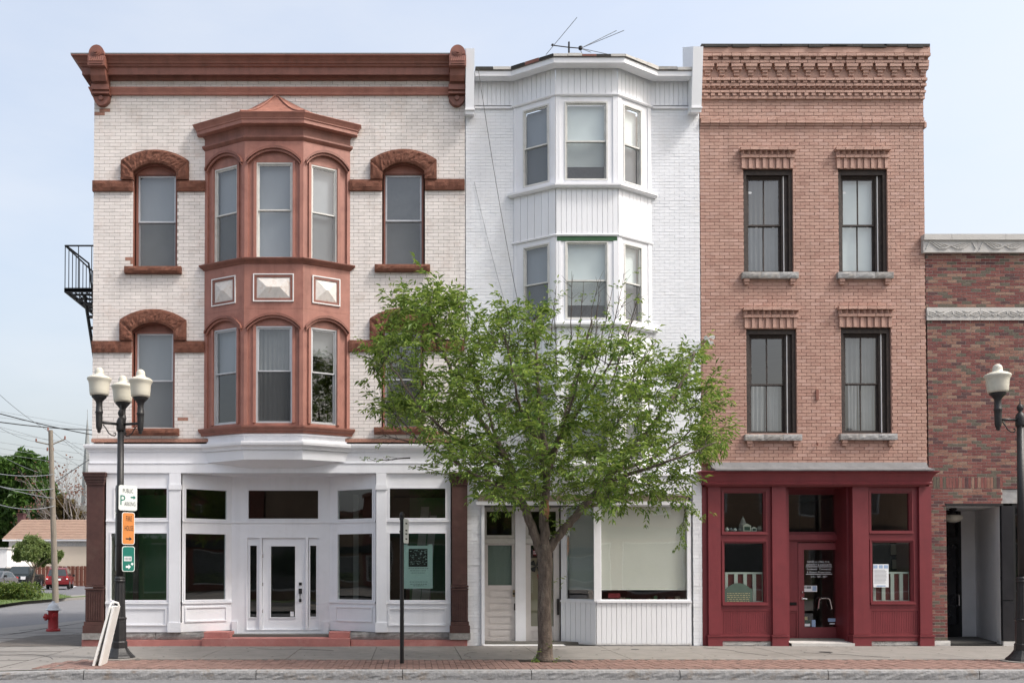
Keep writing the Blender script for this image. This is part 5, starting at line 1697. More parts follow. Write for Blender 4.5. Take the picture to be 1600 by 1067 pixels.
# ================================================================== BUILDING 4: dark red brick with carved limestone bands
B4L, B4R = B3R, 15.2
b4 = thing('brick_building', ((B4L + B4R) / 2, 0, 0), 'low dark red brick building with carved limestone bands at the right edge', 'building')
shell(b4, B4L, B4R, zf(372), 14, 'brick_red', [.06])
mixm = ['brick_red', 'brick_red2', 'brick_rust', 'brick_tan', 'brick_olive', 'brick_plum']
wts = [.30, .24, .15, .09, .14, .08]
kw = dict(weights=wts, joint=.0115, rec=.006, depth=.1)
ent0, ent1 = xf(1479.5, 900), xf(1565, 900)
b4h = [rect_hole(ent0, 99, -1, zf(787)), rect_hole(xf(1566.5, 780), 99, -1, zf(764))]
zs0, zs1 = zf(763), zf(745)
b4h.append(rect_hole(xf(1458, 750), xf(1567, 750), zs0, zs1))
kw2 = dict(kw)
brickwork(b4, B4L + .03, B4R, zf(1000), zf(500.6), b4h, .2095, .0657, mixm, 'mortar_light', limit=270, **kw2)
brickwork(b4, B4L + .01, B4R, zf(480), zf(394.6), [], .2095, .0657, mixm, 'mortar_light', phase=.05, limit=0, **kw2)
a, b = xf(1458, 750) + .004, xf(1567, 750)
m = MB(); m.box(a, b, -.06, -.007, zs0, zs1); m.build('mortar_bed', 'mortar_light', b4)
n = int((b - a) / .0675)
for i in range(n):
    m = MB(); x = a + (b - a) * i / n; m.box(x + .005, x + (b - a) / n - .005, -.05, random.uniform(-.002, .002), zs0 + .006, zs1 - .006, 0, F0, back=False); m.build('soldier_brick', random.choices(mixm, wts)[0], b4)
def bandstones(py0, py1, d, first, length, name, mm='limestone'):
    x = B4L - .085 if d > .04 else B4L + .008
    z0, z1 = zf(py1, -d), zf(py0, -d)
    ln = first
    out = []
    while x < B4R:
        m = MB(); m.box(x + .003, min(B4R, x + ln) - .003, -.05, d, z0, z1); o = m.build(name, mm, b4); out.append((o, x, min(B4R, x + ln))); x += ln; ln = length
    return out, z0, z1
bandstones(365.5, 374.6, .13, .60, 1.17, 'coping_stone')
st, z0, z1 = bandstones(375.2, 394.4, .085, 1.19, 1.15, 'carved_stone')
for (o, x0, x1) in st:                                                  # fan of chevron rays cut into each stone
    m = MB(); c = (x0 + x1) / 2; w = min(x1 - x0, 1.15); h = z1 - z0
    def bar(xa_, za_, xb_, zb2, t=.014):
        L = math.hypot(xb_ - xa_, zb2 - za_); nx, nz = -(zb2 - za_) / L * t / 2, (xb_ - xa_) / L * t / 2
        m.prism([(xa_ + nx, za_ + nz), (xa_ - nx, za_ - nz), (xb_ - nx, zb2 - nz), (xb_ + nx, zb2 + nz)], .084, .104)
    for sg in (-1, 1):
        for k in range(4):
            bar(c + sg * w * (.40 - .06 * k), z0 + h * (.86 - .03 * k), c + sg * w * (.22 - .055 * k), z0 + h * (.30 + .09 * k))
        bar(c + sg * w * .22, z0 + h * .30, c + sg * w * .10, z0 + h * .30); bar(c + sg * w * .10, z0 + h * .30, c, z0 + h * .55)
        bar(c + sg * w * .40, z0 + h * .86, c + sg * w * .47, z0 + h * .28)
    m.build('carving', 'limestone', o)
st, z0, z1 = bandstones(480.4, 500.2, .03, 1.17, 1.19, 'band_stone')
for (o, x0, x1) in st:
    m = MB(); h = z1 - z0
    for q in range(2):
        c = x0 + (x1 - x0) * (.25 + .5 * q); w = (x1 - x0) / 2
        for sg in (-1, 1):
            for (xa_, za_, xb_, zb2) in ((0, .30, .20, .55), (.20, .55, .44, .70), (.44, .70, .48, .45), (0, .45, .22, .40), (.22, .40, .42, .55), (0, .62, .16, .72), (.25, .28, .46, .40)):
                L = math.hypot((xb_ - xa_) * w, (zb2 - za_) * h); ax, az, bx_, bz_ = c + sg * xa_ * w, z0 + za_ * h, c + sg * xb_ * w, z0 + zb2 * h
                nx, nz = -(bz_ - az) / L * .008, (bx_ - ax) / L * .008
                m.prism([(ax + nx, az + nz), (ax - nx, az - nz), (bx_ - nx, bz_ - nz), (bx_ + nx, bz_ + nz)], .029, .046)
    m.build('carving', 'limestone', o)
# entrance passage
rock_rect(b4, 'base_stone', B4L + .02, ent0 + .05, -.02, zf(1000.5), .02, .01, 'limestone')
m = MB(); m.box(ent0 - .02, xf(1567, 787), -.12, .012, zf(790), zf(786.4)); m.build('steel_lintel', 'black_paint', b4)
yb = 1.95
xr0, xr1 = xf(1563, 900), P(1524, 900, yb)[0]
zt_e = zf(789.5)
xd0 = ent0 + .02
m = MB(); m.quad((xr0, .0, .03), (xr1, yb, .03), (xr1, yb, zt_e), (xr0, .0, zt_e)); m.build('passage_wall', 'plaster_white', b4)
xbk = P(1503, 900, yb)[0]
m = MB(); m.quad((xbk - .05, yb, .03), (xr1, yb, .03), (xr1, yb, zt_e), (xbk - .05, yb, zt_e)); m.build('passage_wall', 'plaster_white', b4)
m = MB(); m.poly([(xd0 - .1, -.02, zt_e + .004), (xr0, -.02, zt_e + .004), (xr1 + .05, yb + .05, zt_e + .004), (xd0 - .1, yb + .05, zt_e + .004)]); m.build('passage_ceiling', 'plaster_white', b4)
m = MB(); m.box(xd0 - .2, xr1 + .05, -yb - .05, -.01, .0, .028); m.build('passage_floor', 'mat_black', b4)
m = MB(); m.box(xd0 - .2, xd0 - .02, -yb, -.13, .03, zt_e); m.build('passage_side', 'black_stone', b4)
q0_, q1_ = (xd0 + .02, 1.25), (xbk - .02, yb - .02)
fdr = Fr(q0_, (q1_[0] - q0_[0], q1_[1] - q0_[1])); wd = math.hypot(q1_[0] - q0_[0], q1_[1] - q0_[1])
zdh = zf(800, 2)
m = MB(); m.plate(-.3, wd, .03, zt_e, [(.06, wd - .12, zf(838, 2), zdh), (.06, wd - .12, zf(975, 2), zf(850, 2))], -.06, 0, 0, fdr); do = m.build('door', 'black_paint', b4)
pane_into('pane', .06, wd - .12, zf(838, 2), zdh, -.03, do, fdr, 'glass_shop'); m = MB(); m.box(.06, wd - .12, -.05, -.03, zf(975, 2), zf(850, 2), 0, fdr); m.build('door_panel', 'black_stone', do)
m = MB(); m.tube([fdr.p(wd - .2, 0, 1.05), fdr.p(wd - .2, .07, 1.05), fdr.p(wd - .2, .07, .80), fdr.p(wd - .2, 0, .80)], .014, 6); m.build('door_handle', 'steel', do)
lx, lz = P(1489, 800, .9)
lo = thing('ceiling_lamp', (lx, .9, zt_e), 'white glass bowl lamp on the ceiling of the right hand entrance passage', 'lamp')
m = MB(); m.lathe([(.07, 0), (.09, -.03), (.05, -.06), (.05, -.12), (.10, -.15)], 14, (lx, .9, zt_e)); m.build('fitting', 'black_iron', lo)
m = MB(); m.lathe([(.12, -.151), (.19, -.17), (.19, -.24), (.15, -.29), (.06, -.32)], 16, (lx, .9, zt_e)); m.build('shade', 'globe', lo, smooth=True)
# black pier and the dark shop window beyond it
a, b = xf(1565.5, 900), xf(1583, 900)
m = MB(); m.box(a, b, -.045, .02, zf(937), zf(790)); m.build('black_pier', 'black_stone', b4)
m = MB(); m.box(a, b, -.045, .022, zf(1001), zf(938.5)); m.build('black_pier', 'black_stone', b4)
m = MB(); m.box(a, b + .03, -.2, .03, -.02, zf(1001.5)); m.build('base_stone', 'limestone', b4)
m = MB(); m.box(xf(1567, 775) + .003, B4R, -.1, -.02, zf(786), zf(764.5)); m.build('grey_fascia', 'sill_stone', b4)
m = MB(); m.box(b + .03, B4R, -.1, -.05, zf(790), zf(786.5)); m.box(b + .0, b + .06, -.1, .0, 0, zf(790)); m.box(b + .06, B4R, -.1, -.02, 0, zf(975)); m.build('window_frame', 'black_paint', b4)
fixed_window(b4, b + .06, B4R - .3, zf(975), zf(790.5), -.06, 'black_paint', tw=.03)
m = MB(); m.box(b + .2, b + .45, -.088, -.086, zf(905), zf(852)); o = m.build('window_sign', 'mat_black', b4)
m = MB(); m.box(14.2, B4R - .23, -2.4, -2.3, .1, 3.5); m.build('back_partition', 'interior_dark', b4)
# ================================================================== GROUND AND STREET
KY0, KY1 = -4.72, -4.93               # kerb back and front edge
CONC = -3.06                          # concrete / paver line
def sheet(name, pts, mname, kind='structure', z=None):
    m = MB(); m.poly([(x, y, (zz if z is None else z)) for (x, y, *r) in pts for zz in [r[0] if r else 0]])
    return m.build(name, mname, kind=kind)
sheet('ground', [(-900, -300), (900, -300), (900, 1500), (-900, 1500)], 'grass', z=-.40)
sheet('road', [(-70, -16.5), (60, -16.5), (60, KY1 + .03), (-70, KY1 + .03)], 'asphalt', z=-.150)
sheet('far_pavement', [(-70, -28), (60, -28), (60, -16.5), (-70, -16.5)], 'concrete', z=-.02)
# side street: edges measured on the ground
nk0, nk1 = gnd(0, 981, -.11), gnd(135, 968, -.11)
fk0, fk1 = gnd(0, 945, -.11), gnd(135, 935, -.11)
def ext(a, b, t): return (a[0] + (b[0] - a[0]) * t, a[1] + (b[1] - a[1]) * t)
near = [ext(nk0, nk1, t) for t in (-1.2, 0, 1, 8)]
far = [ext(fk0, fk1, t) for t in (-3.0, 0, 1, 5)]
sheet('side_street', far + [(q[0], q[1]) for q in reversed(near)] + [(-13.5, -5.2), (-32, -5.2)], 'asphalt', z=-.125)
# concrete walk round the corner, falling to the dropped kerb at the corner
m = MB()
nx_, ny_ = 18, 22
xa_, ya_ = -13.6, KY0
def corner_z(x, y):
    t = max(0, min(1, (-6.0 - x) / 2.6)) * max(0, min(1, (-1.2 - y) / 2.8))
    e = max(0, min(1, (-10.2 - x) / 1.3))
    return -.07 * t - .105 * e
ys = [ya_ + (12.5 - ya_) * j / ny_ for j in range(ny_ + 1)]
for j, y in enumerate(ys):
    xe = near[0][0] + (near[2][0] - near[0][0]) * (y - near[0][1]) / (near[2][1] - near[0][1])
    xe = min(xe, -11.0)
    for i in range(nx_ + 1):
        x = xe + (B1L - .16 + 17 * (1 if y < -.05 else 0) * 0 - xe) * i / nx_ if y > 0 else xe + (-5.4 - xe) * i / nx_
        m.v.append((x, y, corner_z(x, y) - .004))
for j in range(ny_):
    for i in range(nx_):
        m.f.append((j * (nx_ + 1) + i, j * (nx_ + 1) + i + 1, (j + 1) * (nx_ + 1) + i + 1, (j + 1) * (nx_ + 1) + i)); m.m.append(0)
cp = m.build('corner_pavement', 'concrete', kind='structure')
m = MB()                                                       # scored joints of the corner walk
for yy in (-3.0, -1.4, .3, 2.2, 4.1, 6.0):
    m.tube([(x, yy, corner_z(x, yy) - .003) for x in (-11.0, -10.2, -9.4, -8.6, -7.8, -7.0)], .007, 3)
for xx in (-7.0, -8.6, -10.2):
    m.tube([(xx, y, corner_z(xx, y) - .0055) for y in (KY0 + .1, -3, -1.5, 0, 3, 6, 9, 12)], .007, 3)
m.build('scored_joints', 'concrete_dark', cp, kind='stuff')
side_wet = MB()
wp = [gnd(*q, -.0) for q in ((-40, 1010), (0, 1009.6), (60, 1009), (118, 1008.8), (131, 1008.6), (131, 990.5), (100, 991), (56, 992.5), (20, 999), (0, 1003.5), (-40, 1007))]
m = MB(); m.poly([(x, y, corner_z(x, y) + .003) for x, y in wp]); m.build('asphalt_patch', 'patch_brown', kind='structure')
# pavement slabs in front of the shops
pv = MB(); pv.box(-5.4, 16, -0.3, -CONC, -.2, -.012); pv = pv.build('pavement', 'concrete_dark', kind='structure')
random.seed(2)
x = -5.4; i = 0
widths = [1.5, 1.62, 1.58, 1.66]
while x < 15.6:
    w = widths[i % 4]
    m = MB(); m.box(x + .006, x + w - .006, .03, -CONC - .006, -.1, random.uniform(-.002, .002)); m.build('paving_slab', 'concrete', pv); x += w; i += 1
# brick strip: the nearest pavers are objects, the others one part
bs = MB(); bs.box(-6.3, 16, -CONC, -KY0, -.2, -.018); bs = bs.build('brick_strip', 'concrete_dark', kind='structure')
pm = []
for v in range(3):
    m = MB(); lf = Fr((0, 0), (1, 0)); m.box(-.049, .049, -.099, .099, -.05, 0, 0, lf, jit=.0); me = bpy.data.meshes.new('paver'); me.from_pydata(m.v, [], m.f); me.materials.append(M['paver_red']); pm.append(me)
pos = []
ncol = int((16 + 6.3) / .106)
for c in range(ncol):
    x = -6.3 + .053 + c * .106
    for r in range(9):
        y = KY0 + .05 + r * .206 + (.103 if c % 2 else 0) - .05
        if y > CONC - .09 or y < KY0 + .09: continue
        if x < -6.0 - (y - CONC) * -.0 and random.random() < .3: continue
        if 1.95 < x < 2.9 and -3.55 < y < -2.9: continue            # tree pit
        pos.append((x, y))
pos.sort(key=lambda q: math.hypot(q[0], q[1] - CAMY))
st_ = MB()
for k, (x, y) in enumerate(pos):
    z = random.uniform(-.004, .003)
    if k < 300:
        o = link('paver', pm[k % 3], bs); o.location = (x, y, z)
    else:
        st_.box(x - .049, x + .049, -y - .099, -y + .099, -.05, z)
st_.build('pavers', 'paver_red', bs, kind='stuff')
for xx in (-6.0,):
    m = MB(); m.tube([(xx, y, -.008) for y in (KY0, -4, CONC)], .012, 4); m.build('edge_joint', 'concrete_dark', bs)
sp_ = MB(); sp_.poly([(1.97, -3.56, -.012), (2.88, -3.56, -.012), (2.88, -2.95, -.008), (1.97, -2.95, -.008)])
soil = sp_.build('tree_pit', 'soil', kind='structure')
for (px, py, w_) in ((1290, 1018.5, .26), (992, 1014, .16)):
    x, y = gnd(px, py, 0); m = MB(); m.lathe([(w_ / 2, .001), (w_ / 2, .006)], 16, (x, y, 0)); m.build('dark_disc', 'black_iron', kind='structure')  # thin flat dark discs lying on the paving
random.seed(71)
m = MB()                                                     # trodden gum, grit and dead leaves
for k in range(150):
    x, y = random.uniform(-9, 14), random.uniform(KY0 + .1, -.15)
    r_ = random.uniform(.012, .03)
    m.lathe([(r_, corner_z(x, y) + .0025), (r_ * .7, corner_z(x, y) + .005)], 7, (x, y, 0))
m.build('gum_spots', 'concrete_dark', kind='stuff')
m = MB()
for k in range(170):
    x = random.uniform(-9, 14); y = random.choice((random.uniform(KY1 - .25, KY1 - .02), random.uniform(KY0 + .1, -.1), random.uniform(-.3, -.02)))
    z = -.148 if y < KY1 else corner_z(x, y) + .006
    a = random.uniform(0, 6.3); L_ = random.uniform(.015, .04)
    m.add([(x, y, z), (x + L_ * math.cos(a), y + L_ * math.sin(a), z + random.uniform(.002, .012)), (x + L_ * math.cos(a + 1.1), y + L_ * math.sin(a + 1.1), z + .004)], [(0, 1, 2)])
m.build('leaf_litter', 'soil', kind='stuff')
m = MB()                                                     # hairline cracks in the slabs
for (x, y, a, L_) in ((-3.4, -.4, -1.2, 2.2), (1.1, -2.8, 1.3, 1.4), (6.2, -.5, -1.0, 2.0), (9.0, -2.7, 2.0, 1.6), (-8.3, -2.0, .4, 2.2), (3.9, -1.2, -.3, .9)):
    pts = [(x, y, corner_z(x, y) + .001)]
    for q in range(9):
        a += random.uniform(-.5, .5); x += math.cos(a) * L_ / 9; y = min(-.05, max(CONC + .05, y + math.sin(a) * L_ / 9)); pts.append((x, y, corner_z(x, y) + .0012))
    m.tube(pts, .0045, 3)
m.build('cracks', 'concrete_dark', kind='stuff')
# granite kerb, stone by stone
kb = MB(); kb.box(-7.2, 16, -KY0 + .02, -KY1 - .03, -.3, -.04); kb = kb.build('kerb', 'concrete_dark', kind='structure')
brk = [(-7.35, -.05), (-5.62, -.012)] + [(xf(p, 1047, -4.8), 0) for p in (135, 402, 629, 829, 1059, 1289, 1523, 1780)]
brk = [(-9.6, -.105), (-8.4, -.085)] + [b for b in brk if b[0] < -6 or b[0] > -5.5]
for k in range(len(brk) - 1):
    (xa_, za_), (xb_, zb2) = brk[k], brk[k + 1]
    m = MB()
    xa_ += .006; xb_ -= .006
    n = max(3, int((xb_ - xa_) / .11))
    rows = 4
    base = len(m.v)
    for j in range(rows + 1):
        for i in range(n + 1):
            t = i / n; zt = za_ + (zb2 - za_) * t
            z = -.16 + (zt + .16) * j / rows
            e = 0 if j == rows else random.uniform(-.006, .008)
            m.v.append((xa_ + (xb_ - xa_) * t, KY1 - e + (.012 if j == rows else 0), z - (.006 if j == rows else 0)))
    for j in range(rows):
        for i in range(n): m.f.append((j * (n + 1) + i, j * (n + 1) + i + 1, (j + 1) * (n + 1) + i + 1, (j + 1) * (n + 1) + i)); m.m.append(0)
    b0 = len(m.v)
    for i in range(n + 1):
        t = i / n; zt = za_ + (zb2 - za_) * t
        m.v.append((xa_ + (xb_ - xa_) * t, KY1 + .03, zt + random.uniform(-.002, .002))); m.v.append((xa_ + (xb_ - xa_) * t, KY0, zt))
    for i in range(n):
        m.f.append((rows * (n + 1) + i, rows * (n + 1) + i + 1, b0 + 2 * i + 2, b0 + 2 * i)); m.m.append(0)
        m.f.append((b0 + 2 * i, b0 + 2 * i + 2, b0 + 2 * i + 3, b0 + 2 * i + 1)); m.m.append(0)
    m.build('kerb_stone', 'granite', kb)
# gutter grit: a worn paler band along the kerb

sheet('side_yard', [(near[2][0] + .1, 12.4), (B1L - .1, 12.4), (40, 16), (40, 120), (near[3][0] + 6, 120), (near[3][0], near[3][1])], 'concrete', z=-.03)
# far side of the side street: kerb line, verge, walk, car park
LZ = .02
fe0, fe1 = ext(fk0, fk1, -3), ext(fk0, fk1, 6)
ux, uy = fk1[0] - fk0[0], fk1[1] - fk0[1]; Lk = math.hypot(ux, uy); ux, uy = ux / Lk, uy / Lk
wx, wy = -uy, ux                                            # towards the lot
def off(t, w): return (fk0[0] + ux * t + wx * w, fk0[1] + uy * t + wy * w)
sheet('far_kerb', [off(-40, 0), off(-40, .25), off(60, .25), off(60, 0)], 'concrete', z=-.0)
m = MB(); a, b = off(-40, 0), off(60, 0); m.quad((a[0], a[1], -.2), (b[0], b[1], -.2), (b[0], b[1], 0), (a[0], a[1], 0)); m.build('far_kerb', 'concrete', kind='structure')
sheet('verge', [off(-40, .25), off(60, .25), off(60, 1.0), off(-40, 1.0)], 'grass', z=.01)
sheet('side_walk', [off(-40, 1.0), off(60, 1.0), off(60, 2.4), off(-40, 2.4)], 'concrete', z=.012)
sheet('car_park', [(*off(-40, 2.4), .008), (*off(60, 2.4), .008), (-20, 140, .06), (-120, 140, .06), (-140, 60, .06)], 'asphalt_lot')
# grass island with the hedge
g0 = [gnd(-60, 955, .05), gnd(0, 944, .05), gnd(40, 938.5, .05), gnd(100, 934, .05), gnd(112, 931, .05), gnd(85, 927, .05), gnd(50, 925, .05), gnd(0, 924, .05), gnd(-60, 926, .05)]
sheet('grass_island', [(x, y, .05) for x, y in g0], 'grass')
random.seed(13)
m = MB()
gx0, gx1, gy0, gy1 = min(p[0] for p in g0), max(p[0] for p in g0), min(p[1] for p in g0), max(p[1] for p in g0)
def inside(x, y, poly):
    r = False; n = len(poly)
    for i in range(n):
        (x1, y1), (x2, y2) = poly[i][:2], poly[(i + 1) % n][:2]
        if (y1 > y) != (y2 > y) and x < (x2 - x1) * (y - y1) / (y2 - y1) + x1: r = not r
    return r
for k in range(9000):
    x, y = random.uniform(gx0, gx1), random.uniform(gy0, gy1)
    if not inside(x, y, g0): continue
    h = random.uniform(.06, .16); a = random.uniform(0, 6.3); w = .03
    m.add([(x, y, .04), (x + w * math.cos(a), y + w * math.sin(a), .04), (x + random.uniform(-.05, .05), y + random.uniform(-.05, .05), .04 + h)], [(0, 1, 2)])
m.build('grass_blades', 'leaf_hedge', kind='stuff')
# painted bay lines
for (p, q) in (((52, 917), (66, 913.5)), ((104, 920), (118, 915.5))):
    a, b = gnd(*p, .06), gnd(*q, .06); d = Vector((b[0] - a[0], b[1] - a[1])).normalized() * .12
    m = MB(); m.poly([(a[0] - d.y, a[1] + d.x, .068), (a[0] + d.y, a[1] - d.x, .068), (b[0] + d.y, b[1] - d.x, .068), (b[0] - d.y, b[1] + d.x, .068)]); m.build('bay_line', 'paper', kind='structure')

# ================================================================== STREET LAMPS
def make_lamp(loc, rz, label, arms=(90, 210, 330)):
    t = thing('street_lamp', loc, label, 'street lamp', 'black street lamps along the kerb', rz)
    K = dict(local=True)
    m = MB(); m.lathe([(.285, 0), (.285, .03), (.265, .06), (.235, .085), (.195, .13), (.165, .175), (.15, .20)], 16, flute=.03); m.build('lamp_base', 'black_iron', t, **K)
    m = MB(); m.lathe([(.142, .20), (.142, .31), (.132, .325)], 8); m.lathe([(.122, .326), (.118, .72), (.13, .735), (.13, .755), (.112, .77)], 8); m.build('plinth', 'black_iron', t, **K)
    m = MB(); m.lathe([(.108, .771), (.080, 1.42)], 24, flute=.09); m.lathe([(.095, 1.42), (.10, 1.44), (.085, 1.46), (.095, 1.48), (.09, 1.50), (.07, 1.52)], 18); m.build('fluted_shaft', 'black_iron', t, **K)
    m = MB(); m.lathe([(.068, 1.52), (.058, 4.30)], 14); m.lathe([(.075, 4.22), (.08, 4.25), (.08, 4.38), (.07, 4.42), (.05, 4.46), (.025, 4.48), (.05, 4.52), (.055, 4.56), (.04, 4.60), (.012, 4.63), (.004, 4.72)], 14); m.build('pole', 'black_iron', t, smooth=True, **K)
    r = .42
    for k, an in enumerate(arms):
        ca, sa = math.cos(R(an)), math.sin(R(an))
        c = (r * ca, r * sa, 0)
        m = MB()
        m.tube([(.06 * ca, .06 * sa, 4.34), (r * ca, r * sa, 4.34)], .026, 8)
        m.lathe([(.012, 4.14), (.035, 4.16), (.03, 4.19), (.045, 4.21), (.055, 4.25), (.06, 4.42), (.062, 4.50), (.075, 4.52), (.062, 4.54), (.055, 4.66), (.062, 4.71), (.095, 4.755), (.135, 4.795), (.135, 4.82)], 14, c)
        sc = [(.10, 4.30), (.15, 4.24), (.20, 4.16), (.26, 4.12), (.32, 4.115), (.345, 4.15), (.33, 4.18), (.31, 4.165)]
        m.tube([((.44 - q) * ca, (.44 - q) * sa, z) for q, z in sc], .011, 5)
        a = m.build('arm', 'black_iron', t, smooth=True, **K)
        m = MB(); m.lathe([(.12, 4.82), (.158, 4.825), (.170, 4.86), (.177, 4.94), (.183, 5.03), (.196, 5.085), (.217, 5.115), (.219, 5.135), (.205, 5.15), (.165, 5.175), (.120, 5.192), (.088, 5.203), (.082, 5.235), (.080, 5.27), (.066, 5.31), (.036, 5.335), (.004, 5.343)], 24, c)
        m.build('globe', 'globe', a, smooth=True, **K)
    return t
lx1, ly1 = gnd(186.5, 1028.5, 0)
lamp1 = make_lamp((lx1, ly1, .0), R(13), 'black three globe street lamp carrying the parking and fire house signs')
lx2, ly2 = gnd(1599, 1033, 0)
make_lamp((lx2, ly2, 0), R(4), 'black street lamp at the right edge before the dark brick building', (180, 0))
for (x, y, l) in ((lx1, ly1, 'left'), (lx2, ly2, 'right')):
    m = MB(); m.lathe([(.36, -.02), (.36, .012), (.33, .02)], 20, (x, y, -.0)); m.build('lamp_footing', 'concrete', kind='structure')

# signs on the left lamp
def sign(name, cx, cy, ang, w, h, z0, mname, label, cat, writer=None, back=False, corner=.04):
    U = (math.cos(ang), math.sin(ang)); fr = Fr((cx, cy), U)
    t = thing(name, (cx, cy, z0), label, cat)
    def rr(g, d0, d1, mb):
        pts = []
        c = corner - g * .5
        for (qx, qz, a0) in ((w / 2 - g - c, z0 + g + c, -90), (w / 2 - g - c, z0 + h - g - c, 0), (-w / 2 + g + c, z0 + h - g - c, 90), (-w / 2 + g + c, z0 + g + c, 180)):
            for k in range(5): pts.append((qx + c * math.cos(R(a0 + 22.5 * k)), qz + c * math.sin(R(a0 + 22.5 * k))))
        mb.prism(pts, d0, d1, 0, fr); return mb
    rr(0, -.004, 0, MB()).build('plate', 'sign_back' if back else 'sign_white', t)
    if not back:
        rr(.012, .0005, .0015, MB()).build('face', mname, t)
        if writer: writer(t, fr, z0)
    return t
A40 = R(40)
px0, py0 = lx1, ly1
uo = (math.cos(A40), math.sin(A40))
# offset the plates in front of the pole
def sgn_at(px, d=.09):
    return (px0 + uo[0] * px + math.sin(A40) * d, py0 + uo[1] * px - math.cos(A40) * d)
SY = ly1
def sz(py): return zf(py, SY)
def w1(t, fr, z0):
    h = sz(758) - sz(797.5)
    m = MB(); text_into(m, 'PUBLIC', fr, .0, z0 + h * .70, .002, .075, .20); text_into(m, 'ARKING', fr, .035, z0 + h * .19, .002, .075, .215); m.build('lettering', 'ink', t)
    m = MB(); text_into(m, 'P', fr, -.10, z0 + h * .22, .0022, .185, .095)
    m.prism([(.05, z0 + h * .50), (.105, z0 + h * .50), (.105, z0 + h * .45), (.15, z0 + h * .53), (.105, z0 + h * .61), (.105, z0 + h * .56), (.05, z0 + h * .56)], .002, .0035, 0, fr)
    for (a, b, c, e) in ((-.158, -.15, .42, .66), ):
        pass
    m.build('parking_symbol', 'sign_green', t)
c = sgn_at(.11); sign('traffic_sign', c[0], c[1], A40, .355, sz(758) - sz(797.5), sz(797.5), 'sign_white', 'white PUBLIC PARKING sign with green arrow, topmost on the left lamp', 'sign', w1)
def w2(t, fr, z0):
    h = sz(800) - sz(850.5)
    m = MB(); text_into(m, 'FIRE', fr, .01, z0 + h * .73, .002, .095, .115); text_into(m, 'HOUSE', fr, .01, z0 + h * .43, .002, .095, .165)
    m.prism([(-.05, z0 + h * .16), (.02, z0 + h * .16), (.02, z0 + h * .12), (.07, z0 + h * .18), (.02, z0 + h * .24), (.02, z0 + h * .20), (-.05, z0 + h * .20)], .002, .0035, 0, fr); m.build('lettering', 'ink', t)
c = sgn_at(.12); sign('traffic_sign', c[0], c[1], A40, .245, sz(800) - sz(850.5), sz(850.5), 'sign_orange', 'orange FIRE HOUSE sign with black arrow in the middle of the left lamp', 'sign', w2)
def w3(t, fr, z0):
    h = sz(853) - sz(892)
    m = MB(); m.box(-.085, .06, .002, .003, z0 + h * .42, z0 + h * .60, 0, fr)
    m.prism([(-.05, z0 + h * .15), (-.0, z0 + h * .15), (-.0, z0 + h * .09), (.045, z0 + h * .19), (-.0, z0 + h * .29), (-.0, z0 + h * .23), (-.05, z0 + h * .23)], .002, .0035, 0, fr)
    for (q, e) in ((.06, .30), (.075, .27), (.07, .33), (.085, .31)): m.prism([(q + .014 * math.cos(a), z0 + h * e + .014 * math.sin(a)) for a in [math.pi / 3 * k for k in range(6)]], .002, .003, 0, fr)
    m.build('white_marks', 'paper', t)
    m = MB()
    for q in range(5): m.box(-.075 + q * .027, -.058 + q * .027, .0035, .004, z0 + h * .45, z0 + h * .57, 0, fr)
    m.build('lettering', 'ink_grey', t)
c = sgn_at(.125); sign('traffic_sign', c[0], c[1], A40, .245, sz(853) - sz(892.5), sz(892.5), 'sign_green', 'green direction sign with white arrow, lowest on the left lamp', 'sign', w3)
A2 = R(-62)
for (t0, t1, l) in ((757, 800, 'back of the upper sign edge on, left of the lamp pole'), (803, 852, 'back of the middle sign edge on, left of the lamp pole'), (853, 891, 'back of the lowest sign edge on, left of the lamp pole')):
    sign('traffic_sign', px0 - .085, py0 + .06, A2, .26, sz(t0) - sz(t1), sz(t1), 'sign_back', l, 'sign', None, True)

# sandwich board leaning on the lamp
sb = thing('sandwich_board', (lx1 - .3, ly1 - .3, 0), 'white folded sandwich board leaning against the left street lamp', 'sandwich board')
bx, by = gnd(152, 1040, 0)
tx = xf(175, 945, by + .1)
for k, (o1, o2) in enumerate(((-.07, -.02), (.035, .035))):
    m = MB()
    p0 = Vector((bx + o1, by, .005)); p1 = Vector((tx + o2, by + .05, zf(948, by)))
    dv = (p1 - p0); yv = Vector((-.06, .54, 0)); nv = dv.cross(yv).normalized() * .018
    c8 = [p0 - nv, p0 + nv, p1 + nv, p1 - nv]
    m.add([tuple(q) for q in c8] + [tuple(q + yv) for q in c8], [(0, 1, 2, 3), (7, 6, 5, 4), (0, 4, 5, 1), (1, 5, 6, 2), (2, 6, 7, 3), (3, 7, 4, 0)])
    pn = m.build('panel', 'white_plastic', sb)
    m = MB(); q0 = p0 + dv * .04 + yv * .1; 
    for (s0_, s1_) in (((.04, .08), (.96, .08)), ((.04, .92), (.96, .92))):
        a = p0 + dv * s0_[0] + yv * s0_[1]; b = p0 + dv * s1_[0] + yv * s1_[1]; m.tube([tuple(a), tuple(b)], .022, 5)
    m.build('rim', 'white_plastic', pn)
m = MB(); hx, hz = tx + .02, zf(945, by)
m.tube([(hx - .06, by + .1, hz - .03), (hx - .04, by + .12, hz + .03), (hx, by + .15, hz + .05), (hx + .06, by + .18, hz + .03), (hx + .07, by + .2, hz - .03)], .018, 6); m.build('handle', 'white_plastic', sb)

